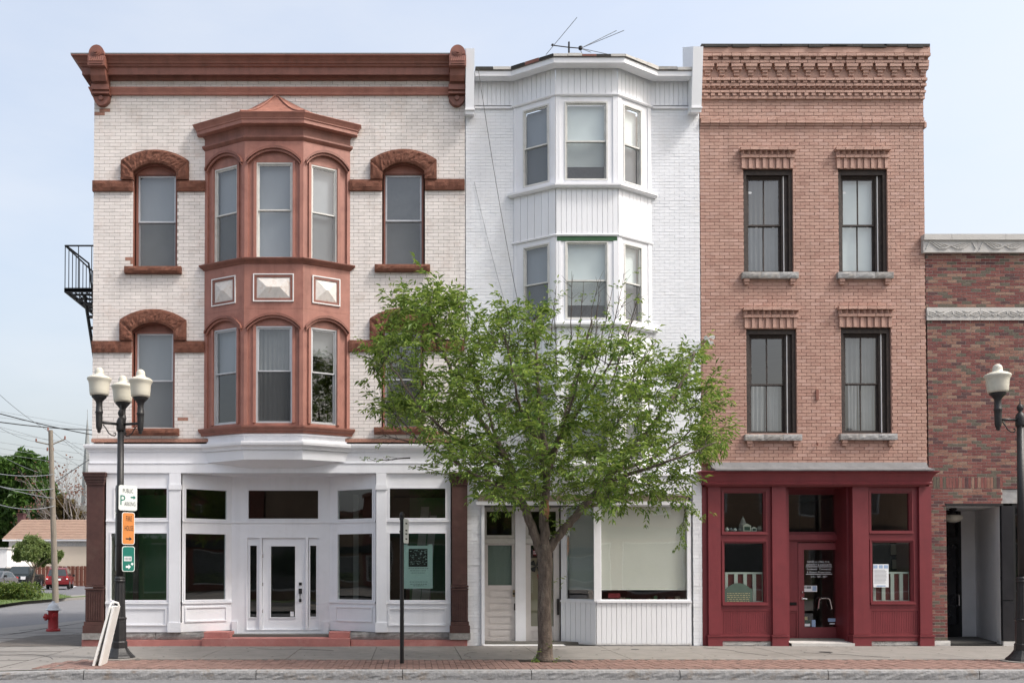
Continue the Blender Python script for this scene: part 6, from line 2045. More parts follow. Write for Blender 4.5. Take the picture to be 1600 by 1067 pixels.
# slim sign post with a small sign seen edge on
sx, sy = gnd(628, 1036, 0)
sp2 = thing('sign_post', (sx, sy, 0), 'slim black sign post on the brick strip before the white shopfront', 'sign post')
m = MB(); m.lathe([(.037, -.02), (.035, 2.57), (.04, 2.58), (.045, 2.61), (.03, 2.65), (.0, 2.66)], 12, (sx, sy, 0)); m.build('post', 'black_paint', sp2)
m = MB()
for z in (2.30, 2.52): m.lathe([(.045, z), (.045, z + .03)], 10, (sx, sy, 0))
m.build('bracket', 'black_iron', sp2)
def w4(t, fr, z0):
    m = MB(); h = .44
    for q in (.80, .52, .38, .18): m.box(-.05, .05, .002, .003, z0 + h * q - .012, z0 + h * q + .012, 0, fr)
    m.build('lettering', 'ink', t)
sg_ = R(72)
sign('traffic_sign', sx + .075, sy + .06, sg_, .28, zf(810, sy) - zf(848.5, sy), zf(848.5, sy), 'sign_white', 'small pale sign with dark marks, nearly edge on, on the slim black post', 'sign', w4)

# ================================================================== HYDRANT
hx, hy = gnd(83, 986.5, -.02)
hy_t = thing('fire_hydrant', (hx, hy, -.02), 'red fire hydrant with white bonnet at the street corner', 'fire hydrant')
H0 = (hx, hy, -.02)
m = MB(); m.lathe([(.17, 0), (.185, .02), (.185, .06), (.165, .075), (.145, .08), (.135, .10), (.13, .30), (.13, .52), (.14, .56), (.15, .575)], 20, H0); m.build('barrel', 'hydrant_red', hy_t, smooth=True)
m = MB(); m.lathe([(.195, .576), (.20, .59), (.195, .605), (.155, .61), (.15, .64), (.135, .69), (.10, .74), (.06, .765), (.045, .77), (.045, .815), (.0, .82)], 20, H0); m.build('bonnet', 'hydrant_white', hy_t, smooth=True)
def nozzle(ang, L, r, z):
    ca, sa = math.cos(R(ang)), math.sin(R(ang))
    m = MB(); m.tube([(hx + ca * q, hy + sa * q, H0[2] + z) for q in (.08, .13, .131, L - .05, L - .049, L, L + .001, L + .04)], [r, r, r * .8, r * .8, r * 1.12, r * 1.12, r * .35, r * .35], 14); m.build('nozzle', 'hydrant_red', hy_t)
nozzle(215, .22, .085, .40); nozzle(125, .20, .06, .44); nozzle(305, .20, .065, .44)
m = MB()
for k in range(8):
    a = R(45 * k + 10); m.lathe([(.012, .06), (.012, .085)], 6, (hx + .17 * math.cos(a), hy + .17 * math.sin(a), H0[2]))
m.build('bolts', 'hydrant_red', hy_t, kind='stuff')
# ================================================================== TREES
def leaflet(mb, p, d, up, L, w, bend=.25):
    """a pointed leaf: two faces folded along the midrib"""
    s = d.cross(up)
    if s.length < 1e-4: s = Vector((1, 0, 0))
    s.normalize(); n = s.cross(d).normalized()
    tip = p + d * L - n * (L * bend)
    mid = p + d * (L * .45)
    fold = n * (w * .22)
    b = len(mb.v)
    mb.v += [tuple(p), tuple(mid + s * w * .5 + fold), tuple(tip), tuple(mid - s * w * .5 + fold)]
    mb.f.append((b, b + 1, b + 2)); mb.f.append((b, b + 2, b + 3)); mb.m += [0, 0]

def rnd_dir():
    while True:
        v = Vector((random.uniform(-1, 1), random.uniform(-1, 1), random.uniform(-1, 1)))
        if .05 < v.length < 1: return v.normalized()

# ---- the street tree (ash) ------------------------------------------------
random.seed(77)
TX, TY = gnd(850, 1032.5, 0)
tree = thing('street_tree', (TX, TY, 0), 'young green ash tree in the brick strip before the white building', 'tree')
def T(px, py, dy=0.0):
    x, z = P(px, py, TY + dy); return Vector((x, TY + dy, z))
nodes = []     # skeleton: (point, radius)
limb_mb = MB()
def limb(pts, r0, r1, mb=limb_mb, seg=10, wob=.02):
    out = []
    n = 6
    V = pts
    for i in range(len(V) - 1):
        for k in range(n):
            t = k / n
            p0 = V[max(i - 1, 0)]; p1 = V[i]; p2 = V[i + 1]; p3 = V[min(i + 2, len(V) - 1)]
            q = .5 * ((2 * p1) + (-p0 + p2) * t + (2 * p0 - 5 * p1 + 4 * p2 - p3) * t * t + (-p0 + 3 * p1 - 3 * p2 + p3) * t ** 3)
            out.append(q + Vector((random.uniform(-wob, wob), random.uniform(-wob, wob), 0)) * (0 if i == 0 and k == 0 else 1))
    out.append(V[-1])
    rs = [r0 + (r1 - r0) * (i / (len(out) - 1)) ** .8 for i in range(len(out))]
    mb.tube([tuple(p) for p in out], rs, seg)
    for p, r in zip(out, rs): nodes.append((p, r))
    return out
tr = MB()
prof = [(0, .195), (.06, .155), (.15, .138), (.35, .128), (.8, .122), (1.25, .12), (1.6, .127), (1.9, .140), (2.05, .128)]
base = T(851, 1033); forkp = T(851, 850)
pts = []; rs = []
for z, r in prof:
    t = min(1, z / 2.05)
    pts.append((base.x + (forkp.x - base.x) * t + .012 * math.sin(z * 5), base.y + .01 * math.cos(z * 4), z * forkp.z / 2.05)); rs.append(r)
tr.tube(pts, rs, 14)
trunk = tr.build('trunk', 'bark', tree, smooth=True)
s = T(850, 858)
L1 = limb([s + Vector((-.03, 0, -.1)), T(828, 812, .0), T(812, 770, .1), T(790, 715, .2), T(752, 660, .35), T(715, 600, .4), T(690, 540, .4), T(668, 480, .3)], .095, .02)
L2 = limb([s, T(851, 800, -.03), T(853, 745, -.05), T(850, 690, -.1), T(842, 620, -.3), T(838, 560, -.4), T(832, 500, -.4)], .105, .014)
L3 = limb([s + Vector((.03, 0, -.05)), T(878, 830, .0), T(908, 795, -.05), T(942, 755, -.2), T(985, 705, -.4), T(1030, 650, -.5), T(1070, 590, -.5), T(1085, 550, -.4)], .095, .015)
L4 = limb([T(852, 760, -.04), T(868, 700, .2), T(886, 640, .5), T(905, 570, .7), T(925, 500, .7)], .055, .012)
L5 = limb([T(850, 715, -.08), T(838, 650, .3), T(815, 580, .5), T(790, 530, .6), T(778, 500, .6)], .05, .01)
L6 = limb([T(800, 735, .17), T(760, 715, -.3), T(705, 680, -.7), T(660, 640, -.9), T(620, 585, -.9), T(590, 540, -.8)], .045, .008)
L7 = limb([T(812, 770, .1), T(770, 755, -.4), T(715, 725, -.8), T(660, 690, -.9), T(600, 655, -.9)], .04, .007)
L8 = limb([T(942, 755, -.2), T(1000, 735, -.8), T(1060, 715, -1.1), T(1120, 690, -1.2)], .045, .008)
L9 = limb([T(960, 735, -.3), T(1010, 720, .4), T(1060, 690, .8), T(1110, 640, .9)], .04, .008)
L10 = limb([T(868, 700, .2), T(905, 640, -.4), T(950, 570, -.8), T(985, 500, -.9)], .04, .008)
L11 = limb([T(842, 690, -.1), T(815, 640, -.9), T(800, 580, -1.3), T(790, 530, -1.4)], .04, .008)
L12 = limb([T(855, 720, 0), T(880, 670, -1.0), T(900, 610, -1.5), T(910, 550, -1.7)], .04, .008)
L13 = limb([T(845, 720, 0), T(830, 670, 1.0), T(820, 610, 1.5), T(830, 550, 1.6)], .04, .008)
L14 = limb([T(790, 715, .2), T(760, 640, .9), T(735, 570, 1.2), T(722, 510, 1.2)], .04, .008)
L15 = limb([T(908, 795, -.05), T(960, 780, .6), T(1010, 765, 1.0), T(1060, 745, 1.2)], .035, .008)
limbs = limb_mb.build('limbs', 'bark', trunk, smooth=True)
m = MB()
fr = Fr((T(853, 797).x, T(853, 797).y - .085), (1, 0)); zz = T(853, 797).z
m.prism([(-.05, zz - .18), (.02, zz - .20), (.05, zz - .02), (.03, zz + .17), (-.03, zz + .19), (-.055, zz + .02)], -.05, .022, 0, fr); m.build('bark_scar', 'bark_scar', trunk)

outline = [(612, 480), (625, 432), (652, 440), (690, 442), (728, 470), (738, 520), (770, 545), (778, 500), (805, 478), (838, 480), (870, 500), (895, 452), (915, 445), (930, 500), (962, 480), (985, 455), (1000, 500), (1005, 545), (1040, 585), (1062, 535), (1092, 540), (1112, 590), (1140, 600), (1136, 640), (1100, 665), (1140, 680), (1140, 715), (1105, 750), (1068, 790), (1030, 775), (985, 782), (950, 800), (915, 782), (890, 790), (860, 760), (835, 790), (800, 800), (765, 785), (745, 752), (705, 742), (648, 752), (660, 735), (705, 715), (690, 690), (650, 670), (600, 650), (575, 590), (590, 530), (615, 520)]
thin_zones = [((572, 650), (660, 700)), ((880, 440), (1010, 520)), ((1030, 655), (1085, 690)), ((640, 690), (740, 760)), ((590, 540), (640, 640))]
def rand_target():
    while True:
        px, py = random.uniform(570, 1145), random.uniform(430, 802)
        if not inside(px, py, outline): continue
        if py < 530 and 860 < px < 1008 and random.random() < .8: continue
        if py < 590 and 840 < px < 1008 and random.random() < .45: continue
        if px < 660 and py > 560 and random.random() < .4: continue
        for ((a, b), (c, e)) in thin_zones:
            if a < px < c and b < py < e and random.random() < .5: break
        else:
            # depth grows towards the middle of the crown
            ex = min(1, abs(px - 850) / 300); ez = min(1, abs(py - 640) / 190)
            h = math.sqrt(max(.02, 1 - .75 * ex * ex - .4 * ez * ez))
            return T(px, py, random.uniform(-2.3, 2.3) * h)
targets = []
tries = 0
while len(targets) < 270 and tries < 12000:
    tries += 1
    q = rand_target()
    if all((q - o).length > .34 for o in targets): targets.append(q)
root = T(850, 800)
targets.sort(key=lambda q: (q - root).length)
br = MB(); lf = MB(); bare = MB()
def compound_leaf(p, d, size):
    """ash leaf: a rachis with three pairs of leaflets and one at the tip, drooping"""
    up = Vector((0, 0, 1))
    side = d.cross(up)
    side = side.normalized() if side.length > .05 else Vector((1, 0, 0))
    for k in range(3):
        a = p + d * (size * (.28 + .24 * k)) - up * (size * .06 * k * k)
        for sg in (-1, 1):
            dd = (d * .55 + side * sg * .8 - up * random.uniform(.05, .45)).normalized()
            leaflet(lf, a, dd, (up + rnd_dir() * .5).normalized(), size * random.uniform(.42, .58), size * .19, random.uniform(.05, .35))
    leaflet(lf, p + d * (size * .9), (d - up * .3).normalized(), (up + rnd_dir() * .4).normalized(), size * .6, size * .2)
for q in targets:
    # nearest skeleton node, preferring ones nearer the trunk
    best = min(nodes, key=lambda nd: (nd[0] - q).length + .30 * max(0, nd[0].z - q.z + .1) + (.15 if nd[1] < .01 else 0))
    p0, r0 = best
    L = (q - p0).length
    n = max(3, int(L / .16))
    mid = (p0 + q) / 2 + Vector((random.uniform(-.1, .1), random.uniform(-.1, .1), -.10 * L + random.uniform(-.05, .05)))
    path = []
    for i in range(n + 1):
        t = i / n
        path.append(p0 * (1 - t) ** 2 + mid * 2 * t * (1 - t) + q * t * t + Vector((random.uniform(-.012, .012), random.uniform(-.012, .012), random.uniform(-.012, .012))) * (1 if 0 < i < n else 0))
    ra = min(r0 * .8, .006 + .009 * L)
    rs = [ra + (.0045 - ra) * i / n for i in range(n + 1)]
    br.tube([tuple(v) for v in path], rs, 5, caps=False)
    for v, r in list(zip(path, rs))[1:]: nodes.append((v, r))
    dirq = (path[-1] - path[-3]).normalized()
    px_y = q.z
    ntw = random.randint(4, 6)
    for k in range(ntw):
        t = random.uniform(.35, 1.0) if k else 1.0
        s0_ = path[min(n, int(t * n))]
        d = (dirq * .7 + rnd_dir() * .8 + Vector((0, 0, .35))).normalized()
        Lt = random.uniform(.18, .42)
        e = s0_ + d * Lt + Vector((0, 0, -.02))
        br.tube([tuple(s0_), tuple(s0_ + d * Lt * .5 + Vector((0, 0, .02))), tuple(e)], [.004, .0035, .0025], 4, caps=False)
        nl = random.randint(2, 4)
        for j in range(nl):
            a = s0_ + (e - s0_) * ((j + .6) / nl)
            dl = (d * .45 + rnd_dir() * .9 + Vector((0, 0, .12))).normalized()
            compound_leaf(a, dl, random.uniform(.16, .26))
        compound_leaf(e, (d + Vector((0, 0, -.1))).normalized(), random.uniform(.15, .22))
# bare upright twigs poking out of the top
for (px, py, dpx, dpy, dy) in ((900, 560, 12, -120, .3), (930, 570, 28, -120, .2), (945, 570, 30, -140, -.3), (960, 580, 36, -100, -.2), (985, 590, 40, -60, .3), (890, 560, 4, -130, -.2), (860, 540, 8, -80, .2), (790, 540, -4, -55, .4), (775, 540, -10, -30, .2), (915, 560, 22, -90, .6), (975, 560, 18, -90, .1), (930, 560, 6, -110, -.5), (870, 570, -6, -100, .5), (905, 590, 30, -150, .1), (955, 600, 45, -150, .4), (1000, 600, 20, -70, .2), (920, 600, 50, -120, -.6), (655, 690, -60, -70, -.8), (640, 690, -40, -10, -.9), (640, 715, -55, 5, -.8)):
    a, b = T(px, py, dy), T(px + dpx, py + dpy, dy + .2)
    pts = [a + (b - a) * (i / 7) + Vector((random.uniform(-.02, .02), random.uniform(-.02, .02), 0)) for i in range(8)]
    bare.tube([tuple(v) for v in pts], [.013 - .0013 * i for i in range(8)], 5)
    for k in range(9):
        i = random.randint(2, 7); d = ((b - a).normalized() * .8 + rnd_dir() * .6).normalized(); L = random.uniform(.1, .3)
        bare.tube([tuple(pts[i]), tuple(pts[i] + d * L)], [.004, .002], 4, caps=False)
        if random.random() < .35: compound_leaf(pts[i] + d * L, (d + rnd_dir() * .6).normalized(), random.uniform(.10, .16))
# shoots on the trunk, the hanging spray at the right, weeds at the foot
for (px, py, sz_, n) in ((883, 815, .17, 5), (858, 815, .15, 4), (868, 912, .12, 3), (866, 835, .14, 3), (838, 1028, .13, 5), (862, 1022, .12, 4)):
    for k in range(n): compound_leaf(T(px + random.uniform(-6, 6), py + random.uniform(-10, 10), -.12 + random.uniform(-.05, .05)), (rnd_dir() + Vector((.2, -.4, .5))).normalized(), sz_)
drop = [T(1072, 775, -.9), T(1070, 800, -.9), T(1066, 825, -.85), T(1062, 850, -.85)]
br.tube([tuple(v) for v in drop], [.006, .005, .004, .003], 4)
for k in range(26):
    i = random.random() * 3; v = drop[int(i)] + (drop[min(3, int(i) + 1)] - drop[int(i)]) * (i % 1)
    compound_leaf(v, (rnd_dir() * .6 + Vector((random.choice((-.6, .6)), 0, -.9))).normalized(), random.uniform(.11, .17))
for k in range(9): compound_leaf(T(1095, 795, -.9) + rnd_dir() * .12, (rnd_dir() + Vector((0, 0, -.8))).normalized(), .13)
br.build('branches', 'twig', trunk, kind='stuff')
bare.build('bare_twigs', 'twig', trunk, kind='stuff')
lf.build('crown', 'leaf_ash', tree, kind='stuff')

# ---- generic leafy tree for the background
def bg_tree(name, base, h, clumps, nleaf, lsize, lmat, label, cat='tree', group=None, trunk_r=.18, limbs_n=6, bark='bark'):
    t = thing(name, base, label, cat, group)
    b = Vector(base)
    tm = MB()
    cz = sum(c[2] for c in clumps) / len(clumps)
    cxm = sum(c[0] for c in clumps) / len(clumps); cym = sum(c[1] for c in clumps) / len(clumps)
    tops = Vector((cxm, cym, cz))
    tm.tube([tuple(b), tuple(b + (tops - b) * .4 + Vector((.05, 0, 0))), tuple(tops)], [trunk_r, trunk_r * .75, trunk_r * .3], 8)
    for c in clumps:
        s0_ = b + (tops - b) * random.uniform(.35, .8)
        tm.tube([tuple(s0_), tuple((s0_ + Vector(c[:3])) / 2 + Vector((0, 0, .1))), c[:3]], [trunk_r * .35, trunk_r * .22, trunk_r * .08], 5)
    tm.build('trunk', bark, t)
    m = MB()
    wsum = sum(c[3] ** 2 for c in clumps)
    for c in clumps:
        n = int(nleaf * c[3] ** 2 / wsum)
        C = Vector(c[:3])
        # leaf sprays inside the clump, mostly near its skin
        ns = max(4, n // 14)
        for k in range(ns):
            d = rnd_dir(); rr = c[3] * (random.random() ** .45)
            o = C + Vector((d.x * rr, d.y * rr, d.z * rr * (c[4] if len(c) > 4 else .85)))
            for j in range(14):
                p = o + rnd_dir() * random.uniform(0, c[3] * .28)
                leaflet(m, p, (d * .5 + rnd_dir() * .8 + Vector((0, 0, -.15))).normalized(), (Vector((0, 0, 1)) + rnd_dir() * .7).normalized(), lsize * random.uniform(.7, 1.3), lsize * .6, .2)
    m.build('crown', lmat, t, kind='stuff')
    return t
def W3(px, py, t):                      # point at distance t along the view depth
    x, z = P(px, py, CAMY + t); return (x, CAMY + t, z)
def clump(px, py, t, r_px, sq=.85, dt=0):
    x, y, z = W3(px, py, t + dt); return (x, y, z, r_px * t / FPX, sq)
random.seed(31)
D = 125
bg_tree('maple_tree', (*W3(38, 880, D)[:2], 0.0), 20, [clump(*c, D, r, .85, random.uniform(-6, 6)) for *c, r in ((5, 735, 26), (38, 722, 22), (20, 760, 30), (55, 745, 24), (70, 770, 24), (45, 790, 30), (15, 800, 30), (-20, 770, 30), (42, 712, 10), (62, 725, 12), (-10, 735, 20), (80, 795, 20), (5, 840, 30), (-25, 820, 30))], 15000, .75, 'leaf_maple', 'big dark green maple tree rising behind the brown roofed house', trunk_r=.5)
random.seed(32)
bg_tree('olive_tree', (*W3(96, 870, 118)[:2], 0.0), 9, [clump(*c, 118, r, .8, random.uniform(-4, 4)) for *c, r in ((90, 788, 15), (108, 792, 14), (98, 805, 16), (120, 806, 13), (80, 806, 13), (132, 812, 12))], 5000, .5, 'leaf_olive', 'reddish olive small tree directly behind the brown roof', trunk_r=.25)
random.seed(33)
D = 62
st0 = (*gnd(46, 926, .05), .05)
bg_tree('crabapple_tree', st0, 4, [clump(*c, st0[1] - CAMY, r, .75, random.uniform(-1.0, 1.0)) for *c, r in ((50, 848, 16), (34, 858, 14), (70, 858, 15), (50, 866, 16), (29, 870, 9), (82, 870, 12), (66, 878, 9), (92, 866, 7))], 9000, .17, 'leaf_small', 'small round pale green tree on the grass island before the parked cars', trunk_r=.09)
# tree with red buds, mostly bare
random.seed(34)
bt = thing('budding_tree', (*W3(122, 880, 112)[:2], 0), 'bare grey tree with sparse red buds beside the church spire', 'tree')
tm = MB(); bd = MB()
def twigs(p, d, L, r, lev):
    e = p + d * L
    midp = p + d * L * .5 + rnd_dir() * L * .06
    tm.tube([tuple(p), tuple(midp), tuple(e)], [r, r * .8, r * .6], 4, caps=False)
    if lev == 0:
        for k in range(2):
            q = e + rnd_dir() * .35
            (leaflet(bd, q, rnd_dir(), rnd_dir(), .30, .22) if random.random() < .5 else None)
        return
    for k in range(random.choice((2, 3, 3))):
        nd = (d + rnd_dir() * .55 + Vector((0, 0, .12))).normalized()
        twigs(p + d * L * random.uniform(.55, 1), nd, L * random.uniform(.62, .85), r * .6, lev - 1)
for (px, lean) in ((118, -.12), (126, .05), (130, .15), (108, -.25)):
    b = Vector((*W3(px, 880, 112 + random.uniform(-2, 2))[:2], 0))
    twigs(b, Vector((lean, 0, 1)).normalized(), 5.2, .16, 5)
tm.build('trunk', 'twig_grey', bt, kind='stuff'); bd.build('buds', 'leaf_bud', bt, kind='stuff')
# hedge on the island
random.seed(35)
hg = thing('hedge', (*gnd(20, 938, .05), .05), 'low green hedge growing on the grass island at the left edge', 'hedge')
m = MB(); st2 = MB()
hp = [gnd(px, 937, .05) for px in (-42, -24, -6, 10, 26)]
for (x, y) in hp:
    y += 1.2
    st2.tube([(x, y, .05), (x, y, .8)], .04, 5)
    for k in range(420):
        d = rnd_dir(); rr = random.random() ** .4
        p = Vector((x + d.x * .95 * rr, y + d.y * 1.0 * rr, .47 + d.z * .48 * rr))
        if p.z < .06: continue
        for j in range(3): leaflet(m, p + rnd_dir() * .08, (d + rnd_dir() * .7).normalized(), (Vector((0, 0, 1)) + rnd_dir() * .6).normalized(), random.uniform(.09, .16), .08)
st2.build('stems', 'twig', hg, kind='stuff'); m.build('foliage', 'leaf_hedge', hg, kind='stuff')
# ================================================================== HOUSE, FENCE, CARS, POLE, WIRES, SPIRE
HT = 97.0
HY = CAMY + HT
def hxp(px, py=850): return xf(px, py, HY)
def hz_(py): return zf(py, HY)
house = thing('house', (hxp(80), HY, 0), 'low beige house with a brown shingle hipped roof behind the fence', 'house')
x0, x1 = hxp(14), hxp(14) + 18
ze = hz_(845)
m = MB(); m.box(x0, x1, -HY - 9, -HY, -.1, ze); m.build('wall', 'beige_wall', house)
m = MB(); m.box(x0 - .5, x1 + .5, -HY - 9.4, -HY + .45, ze, ze + .18); m.build('eaves', 'white_trim', house)
rz_ = zf(811.5, HY + 4.5)
xr0 = xf(34, 812, HY + 4.5)
m = MB()
A = [(x0 - .55, HY - .5, ze + .18), (x1 + .5, HY - .5, ze + .18), (x1 + .5, HY + 9.5, ze + .18), (x0 - .55, HY + 9.5, ze + .18), (xr0, HY + 4.5, rz_), (x1 - 3, HY + 4.5, rz_)]
m.add(A, [(0, 1, 5, 4), (1, 2, 5), (2, 3, 4, 5), (3, 0, 4)]); roof = m.build('roof', 'roof_shingle', house)
m = MB()                                             # shingle courses as thin steps
for k in range(1, 12):
    t = k / 12
    a = Vector(A[0]).lerp(Vector(A[4]), t); b = Vector(A[1]).lerp(Vector(A[5]), t)
    m.tube([(a.x, a.y - .01, a.z + .012), (b.x, b.y - .01, b.z + .012)], .02, 4)
m.build('shingle_courses', 'roof_shingle', roof, kind='stuff')
m = MB(); cxh, czh = P(33, 806, HY + 5); m.box(cxh - .33, cxh + .33, -HY - 5.5, -HY - 4.8, rz_ - 1.2, zf(803, HY + 5)); m.box(cxh - .4, cxh + .4, -HY - 5.6, -HY - 4.7, zf(803, HY + 5), zf(801.8, HY + 5)); m.build('chimney', 'brick_plum', roof)
m = MB(); m.box(x0, x1, -HY + .0, -HY + .04, ze - .55, ze - .05); m.build('gutter_board', 'sill_stone', house)
# low white garage to its left
GY = HY - 6
ga = thing('garage', (xf(2, 870, GY), GY, 0), 'small white flat roofed garage at the left edge behind the cars', 'garage')
m = MB(); m.box(xf(-70, 870, GY), xf(11, 870, GY), -GY - 7, -GY, -.1, zf(857, GY)); m.build('wall', 'aged_white', ga)
m = MB(); m.box(xf(-70, 870, GY) - .1, xf(11, 870, GY) + .15, -GY - 7.1, -GY + .15, zf(857, GY), zf(855, GY)); m.build('roof', 'limestone', ga)
GY2 = HY - 3
gb = thing('shed', (xf(14, 880, GY2), GY2, 0), 'little tan roofed shed between the white garage and the house', 'shed')
m = MB(); m.box(xf(4, 880, GY2), xf(24, 880, GY2), -GY2 - 3, -GY2, -.1, zf(872, GY2)); m.build('wall', 'beige_wall', gb)
m = MB(); xa_, xb_ = xf(3, 870, GY2), xf(25, 870, GY2); m.add([(xa_, GY2 - .2, zf(873, GY2)), (xb_, GY2 - .2, zf(873, GY2)), (xb_, GY2 + 2, zf(862, GY2)), (xf(11, 870, GY2), GY2 + 2, zf(862, GY2))], [(0, 1, 2, 3)]); m.build('roof', 'roof_shingle', gb)
# board fence
FY = HY - 4.5
fn = thing('board_fence', (xf(110, 900, FY), FY, 0), 'reddish brown board fence in front of the beige house', 'fence')
fx0, fx1 = xf(52, 895, FY), xf(120, 895, FY) + 9
ft = zf(884, FY)
random.seed(41)
x = fx0; k = 0
while x < fx1:
    m = MB(); dd = .05 if k % 2 else 0
    m.box(x, x + .19, -FY - .02 + dd, -FY + dd, .0, ft + random.uniform(-.02, .02)); m.build('board', 'fence_brown', fn); x += .21; k += 1
for z in (.4, ft - .35):
    m = MB(); m.box(fx0, fx1, -FY - .09, -FY - .03, z, z + .1); m.build('rail', 'fence_brown', fn)

# ---- cars
def car(name, loc, rz, body_m, label, cat, kind):
    """local: x forward, y left, z up"""
    t = thing(name, loc, label, cat, None, rz)
    K = dict(local=True)
    if kind == 'suv':
        Lh, Wd = 2.3, .90
        low = [(-Lh, .42), (-Lh - .02, .60), (-Lh + .02, .98), (-Lh + .10, 1.02), (.95, 1.04), (1.15, 1.02), (2.05, .93), (2.28, .80), (2.32, .50), (2.25, .36)]
        cab = [(-Lh + .08, 1.02), (-Lh + .32, 1.70), (-Lh + .6, 1.76), (-.2, 1.77), (.35, 1.70), (1.12, 1.03)]
        wheels = (-1.42, 1.42); zr = .36
        win = [((-Lh + .40, 1.10), (-Lh + .55, 1.62), (-1.10, 1.64), (-1.10, 1.10)), ((-1.02, 1.10), (-1.02, 1.64), (-.15, 1.65), (-.15, 1.10)), ((-.07, 1.10), (-.07, 1.65), (.30, 1.62), (.92, 1.10))]
    elif kind == 'pickup':
        Lh, Wd = 2.8, .98
        low = [(-Lh, .55), (-Lh, 1.18), (-.75, 1.20), (-.72, 1.12), (1.2, 1.16), (1.4, 1.18), (2.6, 1.10), (2.74, 1.0), (2.78, .55), (2.6, .42)]
        cab = [(-.72, 1.12), (-.60, 1.72), (-.4, 1.86), (.4, 1.88), (.72, 1.82), (1.42, 1.17)]
        wheels = (-1.75, 1.80); zr = .40
        win = [((-.55, 1.22), (-.45, 1.70), (.12, 1.74), (.12, 1.22)), ((.20, 1.22), (.20, 1.74), (.62, 1.72), (1.15, 1.22))]
    else:
        Lh, Wd = 2.25, .88
        low = [(-Lh, .40), (-Lh, .90), (-Lh + .2, .98), (.9, .98), (1.2, .96), (2.1, .84), (2.25, .7), (2.25, .36)]
        cab = [(-Lh + .25, .97), (-1.35, 1.42), (-.6, 1.50), (.1, 1.46), (1.15, .97)]
        wheels = (-1.35, 1.40); zr = .33
        win = [((-1.6, 1.03), (-1.25, 1.37), (-.5, 1.41), (-.5, 1.03)), ((-.42, 1.03), (-.42, 1.41), (.08, 1.38), (.80, 1.03))]
    def sec(pts, w0, w1, inset_top):
        """side profile extruded; half width narrows towards the top"""
        z0, z1 = min(p[1] for p in pts), max(p[1] for p in pts)
        m = MB()
        n = len(pts)
        def hw(z): return w0 + (w1 - w0) * ((z - z0) / (z1 - z0)) ** inset_top
        Lf = [(x, hw(z), z) for x, z in pts]; Rt = [(x, -hw(z), z) for x, z in pts]
        m.add(Lf + Rt, [tuple(range(n)), tuple(range(2 * n - 1, n - 1, -1))] + [(i, n + i, n + (i + 1) % n, (i + 1) % n) for i in range(n)])
        return m, hw
    # lower body with wheel arches cut in as dark liners
    m, _ = sec(low, Wd, Wd * .95, 2.5); body = m.build('body', body_m, t, **K)
    m, hw = sec(cab, Wd * .93, Wd * .70, 1.0); m.build('cabin', body_m, body, **K)
    for sg in (-1, 1):
        for q in win:
            m = MB(); m.poly([(x, sg * (hw(z) + .012), z) for x, z in q]); m.build('side_window', 'car_glass', body, **K)
        if kind == 'suv':
            m = MB(); m.tube([(-Lh + .7, sg * .58, 1.80), (-Lh + .85, sg * .58, 1.85), (-.1, sg * .58, 1.85), (.05, sg * .58, 1.80)], .022, 5); m.build('roof_rail', 'steel', t, **K)
        m = MB(); m.box(.72, .95, -sg * (Wd + .02), -sg * (Wd + .20), 1.02 + (.12 if kind == 'pickup' else 0), 1.2 + (.12 if kind == 'pickup' else 0)); m.build('mirror', 'black_paint', t, **K)
    # glass front and rear
    cz0 = [p for p in cab]
    def slope_glass(pa, pb, name, fx):
        m = MB(); a0, a1 = .10, .88
        xa_, za_ = pa[0] + (pb[0] - pa[0]) * a0, pa[1] + (pb[1] - pa[1]) * a0; xb_, zb2 = pa[0] + (pb[0] - pa[0]) * a1, pa[1] + (pb[1] - pa[1]) * a1
        m.quad((xa_ + fx, hw(za_) * .90, za_ + .008), (xa_ + fx, -hw(za_) * .90, za_ + .008), (xb_ + fx, -hw(zb2) * .90, zb2 + .008), (xb_ + fx, hw(zb2) * .90, zb2 + .008)); m.build(name, 'car_glass', t, **K)
    slope_glass(cab[-1], cab[-2], 'windscreen', .02); slope_glass(cab[0], cab[1], 'rear_window', -.02)
    for x in wheels:
        for sg in (-1, 1):
            m = MB(); yy = sg * (Wd - .08)
            m.tube([(x, yy - .13 * sg, zr), (x, yy - .02 * sg, zr), (x, yy + .10 * sg, zr)], [zr * .97, zr, zr * .95], 18); w = m.build('wheel', 'tyre', t, **K)
            m = MB(); m.tube([(x, yy + .095 * sg, zr), (x, yy + .112 * sg, zr)], [zr * .66, zr * .60], 16); 
            m.build('rim', 'chrome', w, **K)
            m = MB(); ap2 = [(x + (zr * 1.2) * math.cos(math.pi * i / 12), zr + zr * 1.2 * math.sin(math.pi * i / 12)) for i in range(13)]
            m.poly([(u, sg * (Wd + .004), z) for u, z in ap2]); m.build('wheel_arch', 'mat_black', t, **K)
    fx = low[-2][0]; rx_ = -Lh
    m = MB(); m.box(rx_ - .09, rx_ + .1, -Wd * .97, Wd * .97, .40, .62 if kind != 'pickup' else .72); m.build('rear_bumper', body_m if kind != 'pickup' else 'chrome', t, **K)
    m = MB(); m.box(fx - .12, fx + .10, -Wd * .97, Wd * .97, .38, .62); m.build('front_bumper', 'chrome' if kind == 'pickup' else body_m, t, **K)
